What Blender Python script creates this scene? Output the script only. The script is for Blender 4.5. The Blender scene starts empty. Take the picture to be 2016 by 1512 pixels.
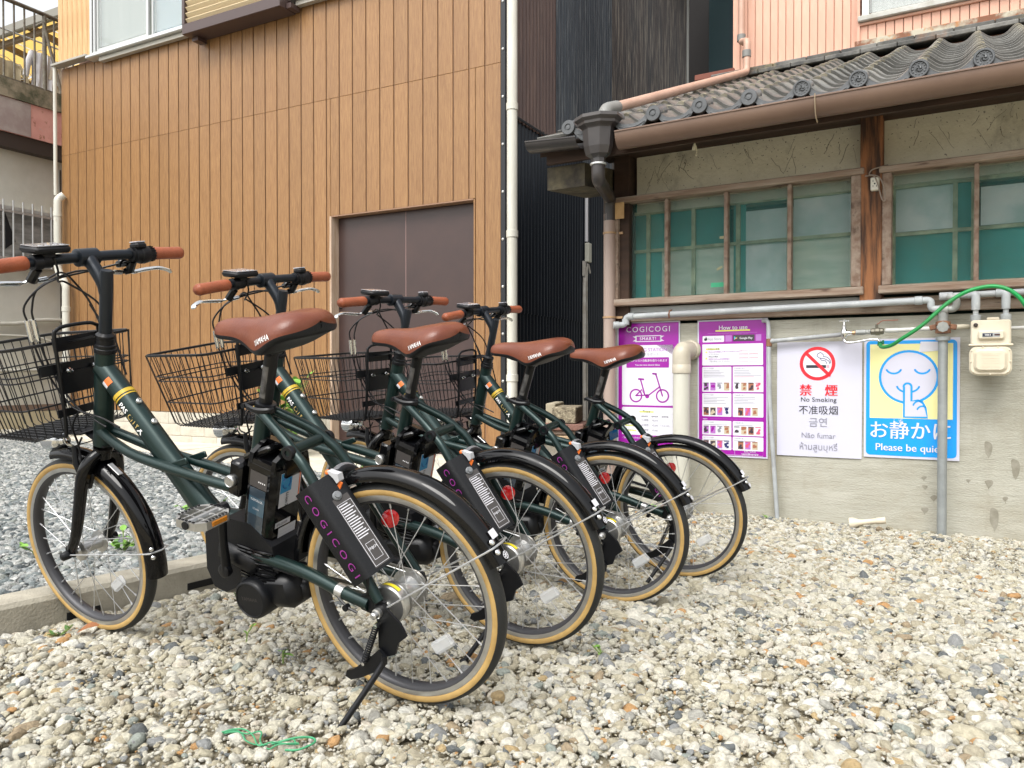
import bpy, bmesh, math, random
from math import sin, cos, pi, radians, sqrt, atan2
from mathutils import Vector, Matrix, Euler
import numpy as np
rnd = random.Random(7)
SC = bpy.context.scene
COL = SC.collection

# ------------------------------------------------------------------ camera, sky, sun, exposure
cam_d = bpy.data.cameras.new('camera'); cam = bpy.data.objects.new('camera', cam_d); COL.objects.link(cam)
cam.location = (0, 0, 0.729)
cam.rotation_euler = (radians(90 - 0.70), 0, radians(27.9))
cam_d.sensor_width = 36; cam_d.lens = 27.32; cam_d.clip_end = 300; cam_d.clip_start = 0.05
SC.camera = cam
W_ = bpy.data.worlds.new('World'); SC.world = W_; W_.use_nodes = True
nt = W_.node_tree; nt.nodes.clear()
sky = nt.nodes.new('ShaderNodeTexSky'); sky.sky_type = 'NISHITA'; sky.sun_disc = False
sky.sun_elevation = radians(55); sky.sun_rotation = radians(200); sky.dust_density = 4.0; sky.air_density = 1.5
hsv = nt.nodes.new('ShaderNodeHueSaturation'); hsv.inputs['Saturation'].default_value = 0.16
bg = nt.nodes.new('ShaderNodeBackground'); bg.inputs['Strength'].default_value = 0.15
wo = nt.nodes.new('ShaderNodeOutputWorld')
nt.links.new(sky.outputs[0], hsv.inputs['Color']); nt.links.new(hsv.outputs[0], bg.inputs[0]); nt.links.new(bg.outputs[0], wo.inputs[0])
sun_d = bpy.data.lights.new('sun', 'SUN'); sun = bpy.data.objects.new('sun', sun_d); COL.objects.link(sun)
sun_d.energy = 1.3; sun_d.angle = radians(28); sun_d.color = (1, .97, .92)
sun.rotation_euler = (radians(38), 0, radians(15)); sun.location = (0, -3, 12)
SC.view_settings.view_transform = 'Standard'; SC.view_settings.look = 'None'
SC.view_settings.gamma = 1; SC.view_settings.use_curve_mapping = False
SC.view_settings.exposure = 0.93
SC.cycles.use_denoising = True
SC.cycles.max_bounces = 8; SC.cycles.transparent_max_bounces = 24

# ------------------------------------------------------------------ helpers
def ground_z(x, y): return -.0245 * (y - 2.1)

def mat(name, col, rough=.6, metal=0., spec=.5, var=None, vscale=8., stretch=(1, 1, 1), bump=0., bscale=60., coat=0., detail=5., contrast=(.35, .65), extra=None):
    """procedural material; var = second colour mixed in by noise, bump = fine relief"""
    m = bpy.data.materials.new(name); m.use_nodes = True
    n = m.node_tree.nodes; l = m.node_tree.links; p = n['Principled BSDF']
    p.inputs['Base Color'].default_value = (*col, 1); p.inputs['Roughness'].default_value = rough
    p.inputs['Metallic'].default_value = metal; p.inputs['Specular IOR Level'].default_value = spec
    p.inputs['Coat Weight'].default_value = coat
    tc = n.new('ShaderNodeTexCoord'); mp = n.new('ShaderNodeMapping'); mp.inputs['Scale'].default_value = stretch
    l.new(tc.outputs['Object'], mp.inputs[0])
    if var is not None:
        nz = n.new('ShaderNodeTexNoise'); nz.inputs['Scale'].default_value = vscale; nz.inputs['Detail'].default_value = detail
        nz.inputs['Roughness'].default_value = .6
        l.new(mp.outputs[0], nz.inputs['Vector'])
        r = n.new('ShaderNodeValToRGB'); r.color_ramp.elements[0].position = contrast[0]; r.color_ramp.elements[1].position = contrast[1]
        r.color_ramp.elements[0].color = (*col, 1); r.color_ramp.elements[1].color = (*var, 1)
        l.new(nz.outputs['Fac'], r.inputs[0]); l.new(r.outputs[0], p.inputs['Base Color'])
    if bump:
        nb = n.new('ShaderNodeTexNoise'); nb.inputs['Scale'].default_value = bscale; nb.inputs['Detail'].default_value = 4
        l.new(mp.outputs[0], nb.inputs['Vector'])
        b = n.new('ShaderNodeBump'); b.inputs['Strength'].default_value = bump; b.inputs['Distance'].default_value = .01
        l.new(nb.outputs['Fac'], b.inputs['Height']); l.new(b.outputs[0], p.inputs['Normal'])
    if extra: extra(m, n, l, p, mp)
    return m

def mix_in(m, col, scale, lo, hi, stretch=(1, 1, 1), kind='noise', fac=1., loc=(0, 0, 0), detail=6.):
    """lay another colour over a material's base colour where a noise passes lo..hi (stains, wear, rust)"""
    n = m.node_tree.nodes; l = m.node_tree.links; p = n['Principled BSDF']
    tc = n.new('ShaderNodeTexCoord'); mp = n.new('ShaderNodeMapping'); mp.inputs['Scale'].default_value = stretch; mp.inputs['Location'].default_value = loc
    l.new(tc.outputs['Object'], mp.inputs[0])
    if kind == 'noise':
        t = n.new('ShaderNodeTexNoise'); t.inputs['Scale'].default_value = scale; t.inputs['Detail'].default_value = detail; t.inputs['Roughness'].default_value = .65; o = t.outputs['Fac']
    else:
        t = n.new('ShaderNodeTexVoronoi'); t.inputs['Scale'].default_value = scale; o = t.outputs['Distance']
    l.new(mp.outputs[0], t.inputs['Vector'])
    mr = n.new('ShaderNodeMapRange'); mr.inputs['From Min'].default_value = lo; mr.inputs['From Max'].default_value = hi; mr.inputs['To Max'].default_value = fac
    l.new(o, mr.inputs['Value'])
    mx = n.new('ShaderNodeMix'); mx.data_type = 'RGBA'; mx.inputs['B'].default_value = (*col, 1) if False else mx.inputs['B'].default_value
    mx.inputs[7].default_value = (*col, 1)
    l.new(mr.outputs[0], mx.inputs[0])
    src = p.inputs['Base Color']
    if src.is_linked: l.new(src.links[0].from_socket, mx.inputs[6])
    else: mx.inputs[6].default_value = src.default_value
    l.new(mx.outputs[2], src)
    return m

def obj_random(m, amount=.12):
    """small brightness difference from piece to piece"""
    n = m.node_tree.nodes; l = m.node_tree.links; p = n['Principled BSDF']
    oi = n.new('ShaderNodeObjectInfo'); mr = n.new('ShaderNodeMapRange'); mr.inputs['To Min'].default_value = 1 - amount; mr.inputs['To Max'].default_value = 1 + amount
    l.new(oi.outputs['Random'], mr.inputs['Value'])
    h = n.new('ShaderNodeHueSaturation'); l.new(mr.outputs[0], h.inputs['Value'])
    src = p.inputs['Base Color']
    if src.is_linked: l.new(src.links[0].from_socket, h.inputs['Color'])
    else: h.inputs['Color'].default_value = src.default_value
    l.new(h.outputs[0], src)
    return m

class MB:
    """collects shapes and links them as ONE mesh object"""
    def __init__(s): s.v = []; s.f = []; s.mi = []; s.mats = []; s.cur = 0
    def use(s, m):
        if m not in s.mats: s.mats.append(m)
        s.cur = s.mats.index(m); return s
    def raw(s, vs, fs):
        o = len(s.v); s.v += [tuple(v) for v in vs]; s.f += [tuple(i + o for i in f) for f in fs]; s.mi += [s.cur] * len(fs); return s
    def box(s, c, d, M=None, b=0.):
        hx, hy, hz = d[0] / 2, d[1] / 2, d[2] / 2; c = Vector(c)
        T = (lambda p: c + (M @ Vector(p) if M is not None else Vector(p)))
        if b <= 0:
            vs = [T((x * hx, y * hy, z * hz)) for x in (-1, 1) for y in (-1, 1) for z in (-1, 1)]
            return s.raw(vs, [(0, 1, 3, 2), (4, 6, 7, 5), (0, 4, 5, 1), (2, 3, 7, 6), (0, 2, 6, 4), (1, 5, 7, 3)])
        b = min(b, hx * .98, hy * .98, hz * .98); vs = []; ix = {}
        for x in (-1, 1):
            for y in (-1, 1):
                for z in (-1, 1):
                    for a, q in enumerate(((x * hx, y * (hy - b), z * (hz - b)), (x * (hx - b), y * hy, z * (hz - b)), (x * (hx - b), y * (hy - b), z * hz))):
                        ix[(x, y, z, a)] = len(vs); vs.append(T(q))
        fs = []
        for k in (-1, 1):
            fs.append(tuple(ix[(k, y, z, 0)] for y, z in ((-1, -1), (1, -1), (1, 1), (-1, 1))))
            fs.append(tuple(ix[(x, k, z, 1)] for x, z in ((-1, -1), (1, -1), (1, 1), (-1, 1))))
            fs.append(tuple(ix[(x, y, k, 2)] for x, y in ((-1, -1), (1, -1), (1, 1), (-1, 1))))
            for j in (-1, 1):
                fs.append((ix[(k, j, -1, 0)], ix[(k, j, 1, 0)], ix[(k, j, 1, 1)], ix[(k, j, -1, 1)]))
                fs.append((ix[(k, -1, j, 0)], ix[(k, 1, j, 0)], ix[(k, 1, j, 2)], ix[(k, -1, j, 2)]))
                fs.append((ix[(-1, k, j, 1)], ix[(1, k, j, 1)], ix[(1, k, j, 2)], ix[(-1, k, j, 2)]))
                for i in (-1, 1): fs.append((ix[(k, j, i, 0)], ix[(k, j, i, 1)], ix[(k, j, i, 2)]))
        return s.raw(vs, fs)
    def tube(s, pts, r, n=8, closed=False, cap=True, flat=1., up=None):
        P = [Vector(p) for p in pts]; N = len(P); R = r if isinstance(r, (list, tuple)) else [r] * N
        vs = []; nrm = None
        for i in range(N):
            a = P[(i - 1) % N] if (closed or i > 0) else P[i]; b2 = P[(i + 1) % N] if (closed or i < N - 1) else P[i]
            t = (b2 - a).normalized() if (b2 - a).length > 1e-9 else Vector((0, 0, 1))
            if nrm is None:
                u0 = Vector(up) if up else (Vector((0, 0, 1)) if abs(t.z) < .9 else Vector((1, 0, 0)))
                nrm = (u0 - t * u0.dot(t)).normalized()
            else:
                nrm = nrm - t * nrm.dot(t); nrm = nrm.normalized() if nrm.length > 1e-6 else t.orthogonal().normalized()
            bn = t.cross(nrm)
            for k in range(n):
                a_ = 2 * pi * k / n; vs.append(P[i] + nrm * cos(a_) * R[i] * flat + bn * sin(a_) * R[i])
        fs = [(i * n + k, i * n + (k + 1) % n, ((i + 1) % N) * n + (k + 1) % n, ((i + 1) % N) * n + k) for i in range(N if closed else N - 1) for k in range(n)]
        if cap and not closed: fs += [tuple(range(n))[::-1], tuple((N - 1) * n + k for k in range(n))]
        return s.raw(vs, fs)
    def cyl(s, a, b, r, n=16, r2=None): return s.tube([a, b], [r, r if r2 is None else r2], n)
    def lathe(s, prof, o, ax, n=24, ref=None):
        """prof: list of (radius, height) along axis ax from o"""
        o = Vector(o); ax = Vector(ax).normalized(); e = Vector(ref) if ref else ax.orthogonal(); e = (e - ax * e.dot(ax)).normalized(); g = ax.cross(e)
        vs = [o + ax * h + (e * cos(2 * pi * k / n) + g * sin(2 * pi * k / n)) * r for r, h in prof for k in range(n)]
        fs = [(i * n + k, i * n + (k + 1) % n, (i + 1) * n + (k + 1) % n, (i + 1) * n + k) for i in range(len(prof) - 1) for k in range(n)]
        if prof[0][0] > 1e-6: fs.append(tuple(range(n))[::-1])
        if prof[-1][0] > 1e-6: fs.append(tuple((len(prof) - 1) * n + k for k in range(n)))
        return s.raw(vs, fs)
    def ring(s, prof, c, ax, n=64):
        """closed profile (radius, height) swept round an axis: tyre, rim"""
        c = Vector(c); ax = Vector(ax).normalized(); e = ax.orthogonal().normalized(); g = ax.cross(e); m = len(prof)
        vs = [c + ax * h + (e * cos(2 * pi * k / n) + g * sin(2 * pi * k / n)) * r for k in range(n) for r, h in prof]
        return s.raw(vs, [(k * m + i, k * m + (i + 1) % m, ((k + 1) % n) * m + (i + 1) % m, ((k + 1) % n) * m + i) for k in range(n) for i in range(m)])
    def prism(s, poly, f, t0, t1):
        """2-D polygon lifted by f(x, y, t) between t0 and t1"""
        n = len(poly); vs = [f(x, y, t0) for x, y in poly] + [f(x, y, t1) for x, y in poly]
        return s.raw(vs, [tuple(range(n))[::-1], tuple(range(n, 2 * n))] + [(i, (i + 1) % n, n + (i + 1) % n, n + i) for i in range(n)])
    def grid(s, pts):
        """rows of points"""
        m = len(pts[0]); return s.raw([p for r in pts for p in r], [(i * m + j, i * m + j + 1, (i + 1) * m + j + 1, (i + 1) * m + j) for i in range(len(pts) - 1) for j in range(m - 1)])
    def mesh(s, name, m=None, smooth=None, fix=True):
        me = bpy.data.meshes.new(name); me.from_pydata(s.v, [], s.f); me.update()
        if m is not None: me.materials.append(m)
        else:
            for q in s.mats: me.materials.append(q)
            me.polygons.foreach_set('material_index', s.mi)
        if fix:
            b = bmesh.new(); b.from_mesh(me); bmesh.ops.recalc_face_normals(b, faces=b.faces); b.to_mesh(me); b.free()
        if smooth:
            me.shade_smooth(); me.set_sharp_from_angle(angle=radians(smooth))
        return me
    def build(s, name, m=None, parent=None, smooth=None, fix=True):
        return link(name, s.mesh(name, m, smooth, fix), parent)

def link(name, me, parent=None, loc=None, rot=None):
    o = bpy.data.objects.new(name, me); COL.objects.link(o)
    if parent is not None: o.parent = parent
    if loc is not None: o.location = loc
    if rot is not None: o.rotation_euler = rot
    return o
def tag(o, label=None, cat=None, group=None, kind=None):
    if label: o['label'] = label
    if cat: o['category'] = cat
    if group: o['group'] = group
    if kind: o['kind'] = kind
    return o
def thing(name, label, cat, loc=(0, 0, 0), rotz=0., group=None):
    o = bpy.data.objects.new(name, None); COL.objects.link(o); o.location = loc; o.rotation_euler = (0, 0, rotz); o.empty_display_size = .1
    return tag(o, label, cat, group)

def smooth_path(pts, k=6):
    P = [Vector(p) for p in pts]; out = []
    for i in range(len(P) - 1):
        a = P[i - 1] if i else P[i] * 2 - P[i + 1]; b, c = P[i], P[i + 1]; d = P[i + 2] if i + 2 < len(P) else P[i + 1] * 2 - P[i]
        for j in range(k):
            t = j / k
            out.append(.5 * ((2 * b) + (c - a) * t + (2 * a - 5 * b + 4 * c - d) * t * t + (3 * b - a - 3 * c + d) * t ** 3))
    out.append(P[-1]); return out

def rot_axes(x, y, z):
    return Matrix((x, y, z)).transposed()

_tc = {}
def text_mesh(s, size, align='CENTER', width=1., bold=0., space=1., shear=0.):
    key = (s, size, align, width, bold, space, shear)
    if key in _tc: return _tc[key]
    cu = bpy.data.curves.new('lettering', 'FONT'); cu.body = s; cu.size = size; cu.align_x = align; cu.offset = bold * size; cu.space_character = space; cu.shear = shear
    cu.resolution_u = 3
    o = bpy.data.objects.new('lettering', cu); COL.objects.link(o)
    bpy.context.view_layer.update()
    me = bpy.data.meshes.new_from_object(o.evaluated_get(bpy.context.evaluated_depsgraph_get()))
    bpy.data.objects.remove(o); bpy.data.curves.remove(cu)
    vs = [(v.co.x * width, v.co.y) for v in me.vertices]; fs = [tuple(p.vertices) for p in me.polygons]
    bpy.data.meshes.remove(me)
    _tc[key] = (vs, fs); return vs, fs
# ------------------------------------------------------------------ ground, kerb, slab, gravel
soil = mat('sandy_soil', (.42, .37, .265), .95, var=(.27, .235, .16), vscale=9, bump=.8, bscale=120)
greysoil = mat('dark_grit', (.12, .125, .125), .95, var=(.22, .22, .21), vscale=60, bump=.9, bscale=150)
conc = mat('kerb_concrete', (.40, .37, .30), .9, var=(.27, .25, .20), vscale=9, bump=.35, bscale=140)
mix_in(conc, (.13, .125, .09), 4, .60, .75, fac=.7)
paleconc = mat('pale_concrete', (.66, .62, .52), .9, var=(.50, .46, .38), vscale=3, bump=.25, bscale=90)
b = MB()
xs = np.concatenate([np.linspace(-60, -13, 6), np.linspace(-12, 6, 73), np.linspace(8, 60, 6)]); ys = np.concatenate([np.linspace(-40, -4, 5), np.linspace(-3, 14, 69), np.linspace(20, 80, 5)])
b.grid([[(x, y, ground_z(x, min(max(y, -3), 14)) - .022 + .006 * sin(3.1 * x + 1.7 * y) * cos(2.3 * y - x)) for x in xs] for y in ys])
tag(b.build('ground', soil, smooth=60), kind='structure')
# kerb between the two gravels
def kerb_line(y): return -2.20 + .115 * (y - 1.2)
k = thing('kerb', 'low concrete kerb dividing grey gravel from cream gravel, with small drain slots', 'kerb', (-2.2, 1.2, 0))
for i, (y0, y1) in enumerate([(-1.6, -.4), (-.396, .80), (.804, 2.0), (2.004, 3.2), (3.204, 4.45)]):
    b = MB(); m = 10
    def sec(y):
        x = kerb_line(y); z = .092 + ground_z(0, y) * .5
        return [(x, y, -.06), (x, y, z - .012), (x - .010, y, z), (x - .125, y, z), (x - .135, y, z - .01), (x - .135, y, -.06)]
    rows = [[Vector(p) - Vector((-2.2, 1.2, 0)) for p in sec(y0 + (y1 - y0) * j / m)] for j in range(m + 1)]
    b.grid(rows); b.raw(rows[0], [tuple(range(6))]); b.raw(rows[-1], [tuple(range(6))[::-1]])
    b.build('kerb_stone', conc, k)
blackm = mat('void_black', (.004, .004, .004), 1.)
for yc in (1.42, 1.80, 2.6, .75):
    b = MB(); x = kerb_line(yc)
    b.box((x + .0015 + 2.2, yc - 1.2, .030), (.004, .095, .022), rot_axes((1, .0, 0), (.115, 1, 0), (0, 0, 1))); b.build('drain_slot', blackm, k)
# concrete slab in front of the wood-clad building
sl = thing('slab', 'pale concrete slab along the foot of the wood clad building', 'slab', (-6, 5.4, 0))
edge = [(-11.6, 6.3), (-8.8, 5.72), (-6.7, 5.12), (-5.4, 4.80), (-3.9, 4.74), (-2.0, 4.62)]
for i in range(len(edge) - 1):
    (x0, y0), (x1, y1) = edge[i], edge[i + 1]; n = max(1, round((x1 - x0) / .62))
    for j in range(n):
        a0 = x0 + (x1 - x0) * j / n + .003; a1 = x0 + (x1 - x0) * (j + 1) / n - .003; c0 = y0 + (y1 - y0) * j / n; c1 = y0 + (y1 - y0) * (j + 1) / n
        b = MB(); b.prism([(a0, c0), (a1, c1), (a1, 6.4), (a0, 6.4)], lambda x, y, t: (x + 6, y - 5.4, t), -.3, -.045 + rnd.uniform(-.003, .003)); b.build('slab_tile', paleconc, sl)
# grey gravel bed soil
b = MB(); b.grid([[(x, y, ground_z(0, y) + .012) for x in (-60, kerb_line(y) - .13)] for y in (-3, 0, 2, 4, 4.6, 5.2, 6, 6.25)])
tag(b.build('gravel_bed', greysoil), kind='structure')

def stone_mat(name, cols, bumpy=.5):
    m = bpy.data.materials.new(name); m.use_nodes = True; n = m.node_tree.nodes; l = m.node_tree.links; p = n['Principled BSDF']
    p.inputs['Roughness'].default_value = .85; p.inputs['Specular IOR Level'].default_value = .3
    oi = n.new('ShaderNodeObjectInfo'); r = n.new('ShaderNodeValToRGB'); r.color_ramp.interpolation = 'CONSTANT'
    els = r.color_ramp.elements
    for i, (pos, c) in enumerate(cols):
        e = els[i] if i < 2 else els.new(pos)
        e.position = pos; e.color = (*c, 1)
    l.new(oi.outputs['Random'], r.inputs[0])
    tc = n.new('ShaderNodeTexCoord'); nz = n.new('ShaderNodeTexNoise'); nz.noise_dimensions = '4D'; nz.inputs['Scale'].default_value = 1.6; nz.inputs['Detail'].default_value = 6; nz.inputs['Roughness'].default_value = .7
    mu = n.new('ShaderNodeMath'); mu.operation = 'MULTIPLY'; mu.inputs[1].default_value = 73.
    l.new(oi.outputs['Random'], mu.inputs[0]); l.new(mu.outputs[0], nz.inputs['W']); l.new(tc.outputs['Object'], nz.inputs['Vector'])
    mr = n.new('ShaderNodeMapRange'); mr.inputs['From Min'].default_value = .3; mr.inputs['From Max'].default_value = .7; mr.inputs['To Min'].default_value = .60; mr.inputs['To Max'].default_value = 1.30
    l.new(nz.outputs['Fac'], mr.inputs['Value'])
    h = n.new('ShaderNodeHueSaturation'); l.new(r.outputs[0], h.inputs['Color']); l.new(mr.outputs[0], h.inputs['Value']); l.new(h.outputs[0], p.inputs['Base Color'])
    bp = n.new('ShaderNodeBump'); bp.inputs['Strength'].default_value = bumpy; bp.inputs['Distance'].default_value = .25; l.new(nz.outputs['Fac'], bp.inputs['Height']); l.new(bp.outputs[0], p.inputs['Normal'])
    return m
cream = stone_mat('cream_stone', [(0, (.54, .51, .41)), (.16, (.60, .575, .495)), (.29, (.47, .43, .32)), (.43, (.58, .55, .46)), (.55, (.40, .36, .265)), (.66, (.52, .495, .41)), (.75, (.63, .615, .55)), (.82, (.36, .35, .31)), (.865, (.26, .265, .26)), (.90, (.14, .15, .15)), (.92, (.29, .315, .28)), (.938, (.43, .32, .17)), (.952, (.54, .49, .40)), (.972, (.33, .26, .17)), (.988, (.46, .27, .12)), (.997, (.30, .13, .09))])
grey = stone_mat('grey_stone', [(0, (.27, .29, .29)), (.18, (.40, .41, .395)), (.36, (.20, .225, .225)), (.50, (.33, .34, .325)), (.62, (.50, .505, .48)), (.74, (.15, .175, .175)), (.82, (.26, .28, .255)), (.90, (.58, .58, .55)), (.96, (.09, .105, .11))])

def gravel(name, pts, scl, material, seed, lump=.52):
    """stones instanced on a cloud of points by geometry nodes; twelve different stones are shaped inside the node tree"""
    n = len(pts); me = bpy.data.meshes.new(name); me.vertices.add(n); me.vertices.foreach_set('co', np.asarray(pts, 'f').ravel())
    rg = np.random.RandomState(seed)
    a = me.attributes.new('stone_size', 'FLOAT_VECTOR', 'POINT'); s3 = scl[:, None] * np.stack([rg.uniform(.85, 1.3, n), rg.uniform(.7, 1.05, n), rg.uniform(.5, .8, n)], 1); a.data.foreach_set('vector', s3.astype('f').ravel())
    a = me.attributes.new('stone_turn', 'FLOAT_VECTOR', 'POINT'); a.data.foreach_set('vector', np.stack([rg.normal(0, .35, n), rg.normal(0, .35, n), rg.uniform(0, 6.28, n)], 1).astype('f').ravel())
    a = me.attributes.new('stone_kind', 'INT', 'POINT'); a.data.foreach_set('value', rg.randint(0, 12, n).astype('i'))
    ob = bpy.data.objects.new(name, me); COL.objects.link(ob)
    g = bpy.data.node_groups.new(name, 'GeometryNodeTree'); g.interface.new_socket('Geometry', in_out='INPUT', socket_type='NodeSocketGeometry'); g.interface.new_socket('Geometry', in_out='OUTPUT', socket_type='NodeSocketGeometry')
    N = g.nodes; L = g.links; gi = N.new('NodeGroupInput'); go = N.new('NodeGroupOutput')
    g2i = N.new('GeometryNodeGeometryToInstance')
    for i in range(12):
        ico = N.new('GeometryNodeMeshIcoSphere'); ico.inputs['Radius'].default_value = 1.; ico.inputs['Subdivisions'].default_value = 2
        rv = N.new('FunctionNodeRandomValue'); rv.data_type = 'FLOAT_VECTOR'; rv.inputs[0].default_value = (-lump,) * 3; rv.inputs[1].default_value = (lump,) * 3; rv.inputs['Seed'].default_value = i * 17 + seed
        sp = N.new('GeometryNodeSetPosition'); L.new(ico.outputs[0], sp.inputs['Geometry']); L.new(rv.outputs[0], sp.inputs['Offset'])
        ch = N.new('GeometryNodeConvexHull'); L.new(sp.outputs[0], ch.inputs[0])
        ss = N.new('GeometryNodeSubdivisionSurface'); ss.inputs['Level'].default_value = 1; ss.inputs['Edge Crease'].default_value = .6; L.new(ch.outputs[0], ss.inputs[0])
        sm = N.new('GeometryNodeSetMaterial'); sm.inputs['Material'].default_value = material; L.new(ss.outputs[0], sm.inputs[0])
        sh = N.new('GeometryNodeSetShadeSmooth'); L.new(sm.outputs[0], sh.inputs[0]); L.new(sh.outputs[0], g2i.inputs[0])
    iop = N.new('GeometryNodeInstanceOnPoints'); iop.inputs['Pick Instance'].default_value = True
    L.new(gi.outputs[0], iop.inputs['Points']); L.new(g2i.outputs[0], iop.inputs['Instance'])
    def na(nm, t):
        q = N.new('GeometryNodeInputNamedAttribute'); q.data_type = t; q.inputs['Name'].default_value = nm; return q.outputs['Attribute']
    L.new(na('stone_kind', 'INT'), iop.inputs['Instance Index']); L.new(na('stone_size', 'FLOAT_VECTOR'), iop.inputs['Scale'])
    e2r = N.new('FunctionNodeEulerToRotation'); L.new(na('stone_turn', 'FLOAT_VECTOR'), e2r.inputs[0]); L.new(e2r.outputs[0], iop.inputs['Rotation'])
    L.new(iop.outputs[0], go.inputs[0])
    mo = ob.modifiers.new('stones', 'NODES'); mo.node_group = g
    return ob
def in_view(x, y, side=.55):
    # ground that this viewpoint, or one a step to its side, can see
    d = -x * sin(radians(-27.9)) * -1 + y * cos(radians(27.9)) if False else (-sin(radians(27.9)) * x + cos(radians(27.9)) * y)
    r = cos(radians(27.9)) * x + sin(radians(27.9)) * y
    return (d > .9) & (np.abs(r) < d * .68 + side)
def scatter(n, x0, x1, y0, y1, seed, smin, smax, dens, zoff, power=2.2):
    rg = np.random.RandomState(seed); x = rg.uniform(x0, x1, n); y = rg.uniform(y0, y1, n); u = rg.uniform(0, 1, n)
    ok = in_view(x, y) & dens(x, y, rg)
    x, y, u = x[ok], y[ok], u[ok]; s = smin + (smax - smin) * u ** power
    z = -.0245 * (y - 2.1) + zoff + rg.normal(0, .002, len(x)) + .006 * np.sin(3.1 * x + 1.7 * y) * np.cos(2.3 * y - x) - s * .28
    return np.stack([x, y, z], 1), s
hy_line = lambda x: 4.50 - x * math.tan(radians(2.5)) * 1.0
kl = lambda y: -2.20 + .115 * (y - 1.2)
def patch(x, y): return np.sin(2.1 * x + 1.3 * np.sin(1.7 * y)) * np.cos(1.9 * y - .8 * x) + .5 * np.sin(5.3 * x - 2.2 * y) * np.sin(4.1 * y + 1.)
beige_ok = lambda x, y, r: (x > kl(np.minimum(y, 4.5)) + .012) & ((y < 4.42 - .0437 * x) | ((x < -1.95) & (y < 6.3))) & ~((x < -2.0) & (y > 4.65))
P1, S1 = scatter(120000, -2.6, 3.4, .5, 6.2, 3, .0060, .0185, lambda x, y, r: beige_ok(x, y, r) & (r.uniform(0, 1, len(x)) < np.clip(.78 - .42 * patch(x, y) - .05 * (y - 2) - .06 * np.maximum(0, x), .22, 1)), -.003, 1.9)
P2, S2 = scatter(330000, -2.6, 3.4, .5, 6.2, 4, .0022, .0070, lambda x, y, r: beige_ok(x, y, r) & (r.uniform(0, 1, len(x)) < np.clip(1.25 - y * .14, .3, 1)), -.0045)
P3, S3 = scatter(3600, -2.6, 3.4, .6, 6.0, 5, .016, .027, lambda x, y, r: beige_ok(x, y, r) & (patch(x, y) < .25), .0, 3.)
g = gravel('cream_gravel', np.concatenate([P1, P2, P3]), np.concatenate([S1, S2, S3]), cream, 11); tag(g, kind='stuff', label='cream gravel with grey and ochre stones covering the yard', cat='gravel')
grey_ok = lambda x, y, r: (x < kl(y) - .14) & (y < np.interp(x, [-11.6, -8.8, -6.7, -5.4, -3.9, -2.0], [6.3, 5.72, 5.12, 4.80, 4.74, 4.62]) - .01)
P4, S4 = scatter(110000, -10.5, -1.9, .6, 6.2, 6, .009, .021, grey_ok, .020, 1.6)
P5, S5 = scatter(60000, -5.5, -1.9, .6, 4.7, 7, .004, .009, grey_ok, .018)
g = gravel('grey_gravel', np.concatenate([P4, P5]), np.concatenate([S4, S5]), grey, 12); tag(g, kind='stuff', label='grey crushed gravel bed behind the low kerb', cat='gravel')
# ------------------------------------------------------------------ wood-clad building
def part(name, mb, m, parent, smooth=None, kind=None, label=None, off=None):
    """mesh given in place coordinates, hung under a thing whose Empty has its own base point"""
    o = mb.build(name, m, parent, smooth)
    L = parent.location if off is None else off
    o.location = Vector((0, 0, 0)) - Vector(L)
    if kind: o['kind'] = kind
    if label: o['label'] = label
    return o
def sub(name, mb, m, parent, smooth=None):
    return mb.build(name, m, parent, smooth)

def grain(m, n, l, p, mp):
    w = n.new('ShaderNodeTexNoise'); w.inputs['Scale'].default_value = 18; w.inputs['Detail'].default_value = 8; w.inputs['Roughness'].default_value = .75; w.inputs['Distortion'].default_value = .4
    oi = n.new('ShaderNodeObjectInfo'); ad = n.new('ShaderNodeVectorMath'); ad.operation = 'MULTIPLY_ADD'; ad.inputs[1].default_value = (31, 17, 53)
    l.new(oi.outputs['Random'], ad.inputs[0]); l.new(mp.outputs[0], ad.inputs[2]); l.new(ad.outputs[0], w.inputs['Vector'])
    r = n.new('ShaderNodeValToRGB'); e = r.color_ramp.elements
    e[0].position = .28; e[0].color = (.175, .076, .022, 1); e[1].position = .72; e[1].color = (.375, .208, .080, 1)
    q = e.new(.5); q.color = (.265, .138, .053, 1)
    l.new(w.outputs['Fac'], r.inputs[0]); l.new(r.outputs[0], p.inputs['Base Color'])
    b = n.new('ShaderNodeBump'); b.inputs['Strength'].default_value = .25; b.inputs['Distance'].default_value = .004; l.new(w.outputs['Fac'], b.inputs['Height']); l.new(b.outputs[0], p.inputs['Normal'])
siding = mat('wood_print_siding', (.4, .2, .08), .42, stretch=(6, 6, .35), extra=grain); obj_random(siding, .06)
mix_in(siding, (.20, .10, .045), 1.1, .50, .85, stretch=(2, 2, .35), fac=.45)
groove = mat('siding_groove', (.27, .155, .095), .6)
brown = mat('brown_painted_steel', (.058, .034, .030), .36, var=(.046, .028, .026), vscale=2.5, bump=.06, bscale=3)
alu = mat('aluminium_frame', (.60, .61, .60), .35, .6)
alud = mat('weathered_aluminium', (.40, .38, .33), .5, .4)
glass = mat('window_glass', (.55, .60, .60), .06); glass.node_tree.nodes['Principled BSDF'].inputs['Alpha'].default_value = .35
curt = mat('grey_curtain', (.40, .43, .38), .9, var=(.33, .36, .32), vscale=1.2, stretch=(8, 8, .3))
bluecurt = mat('blue_grey_blind', (.33, .45, .50), .8, var=(.27, .40, .47), vscale=2, stretch=(1, 1, 1))
cedar = mat('pale_cedar_boards', (.62, .41, .20), .6, var=(.50, .28, .12), vscale=10, stretch=(5, 5, .4)); mix_in(cedar, (.30, .13, .05), 7, .66, .72, fac=.5)
FY = 6.1
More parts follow.
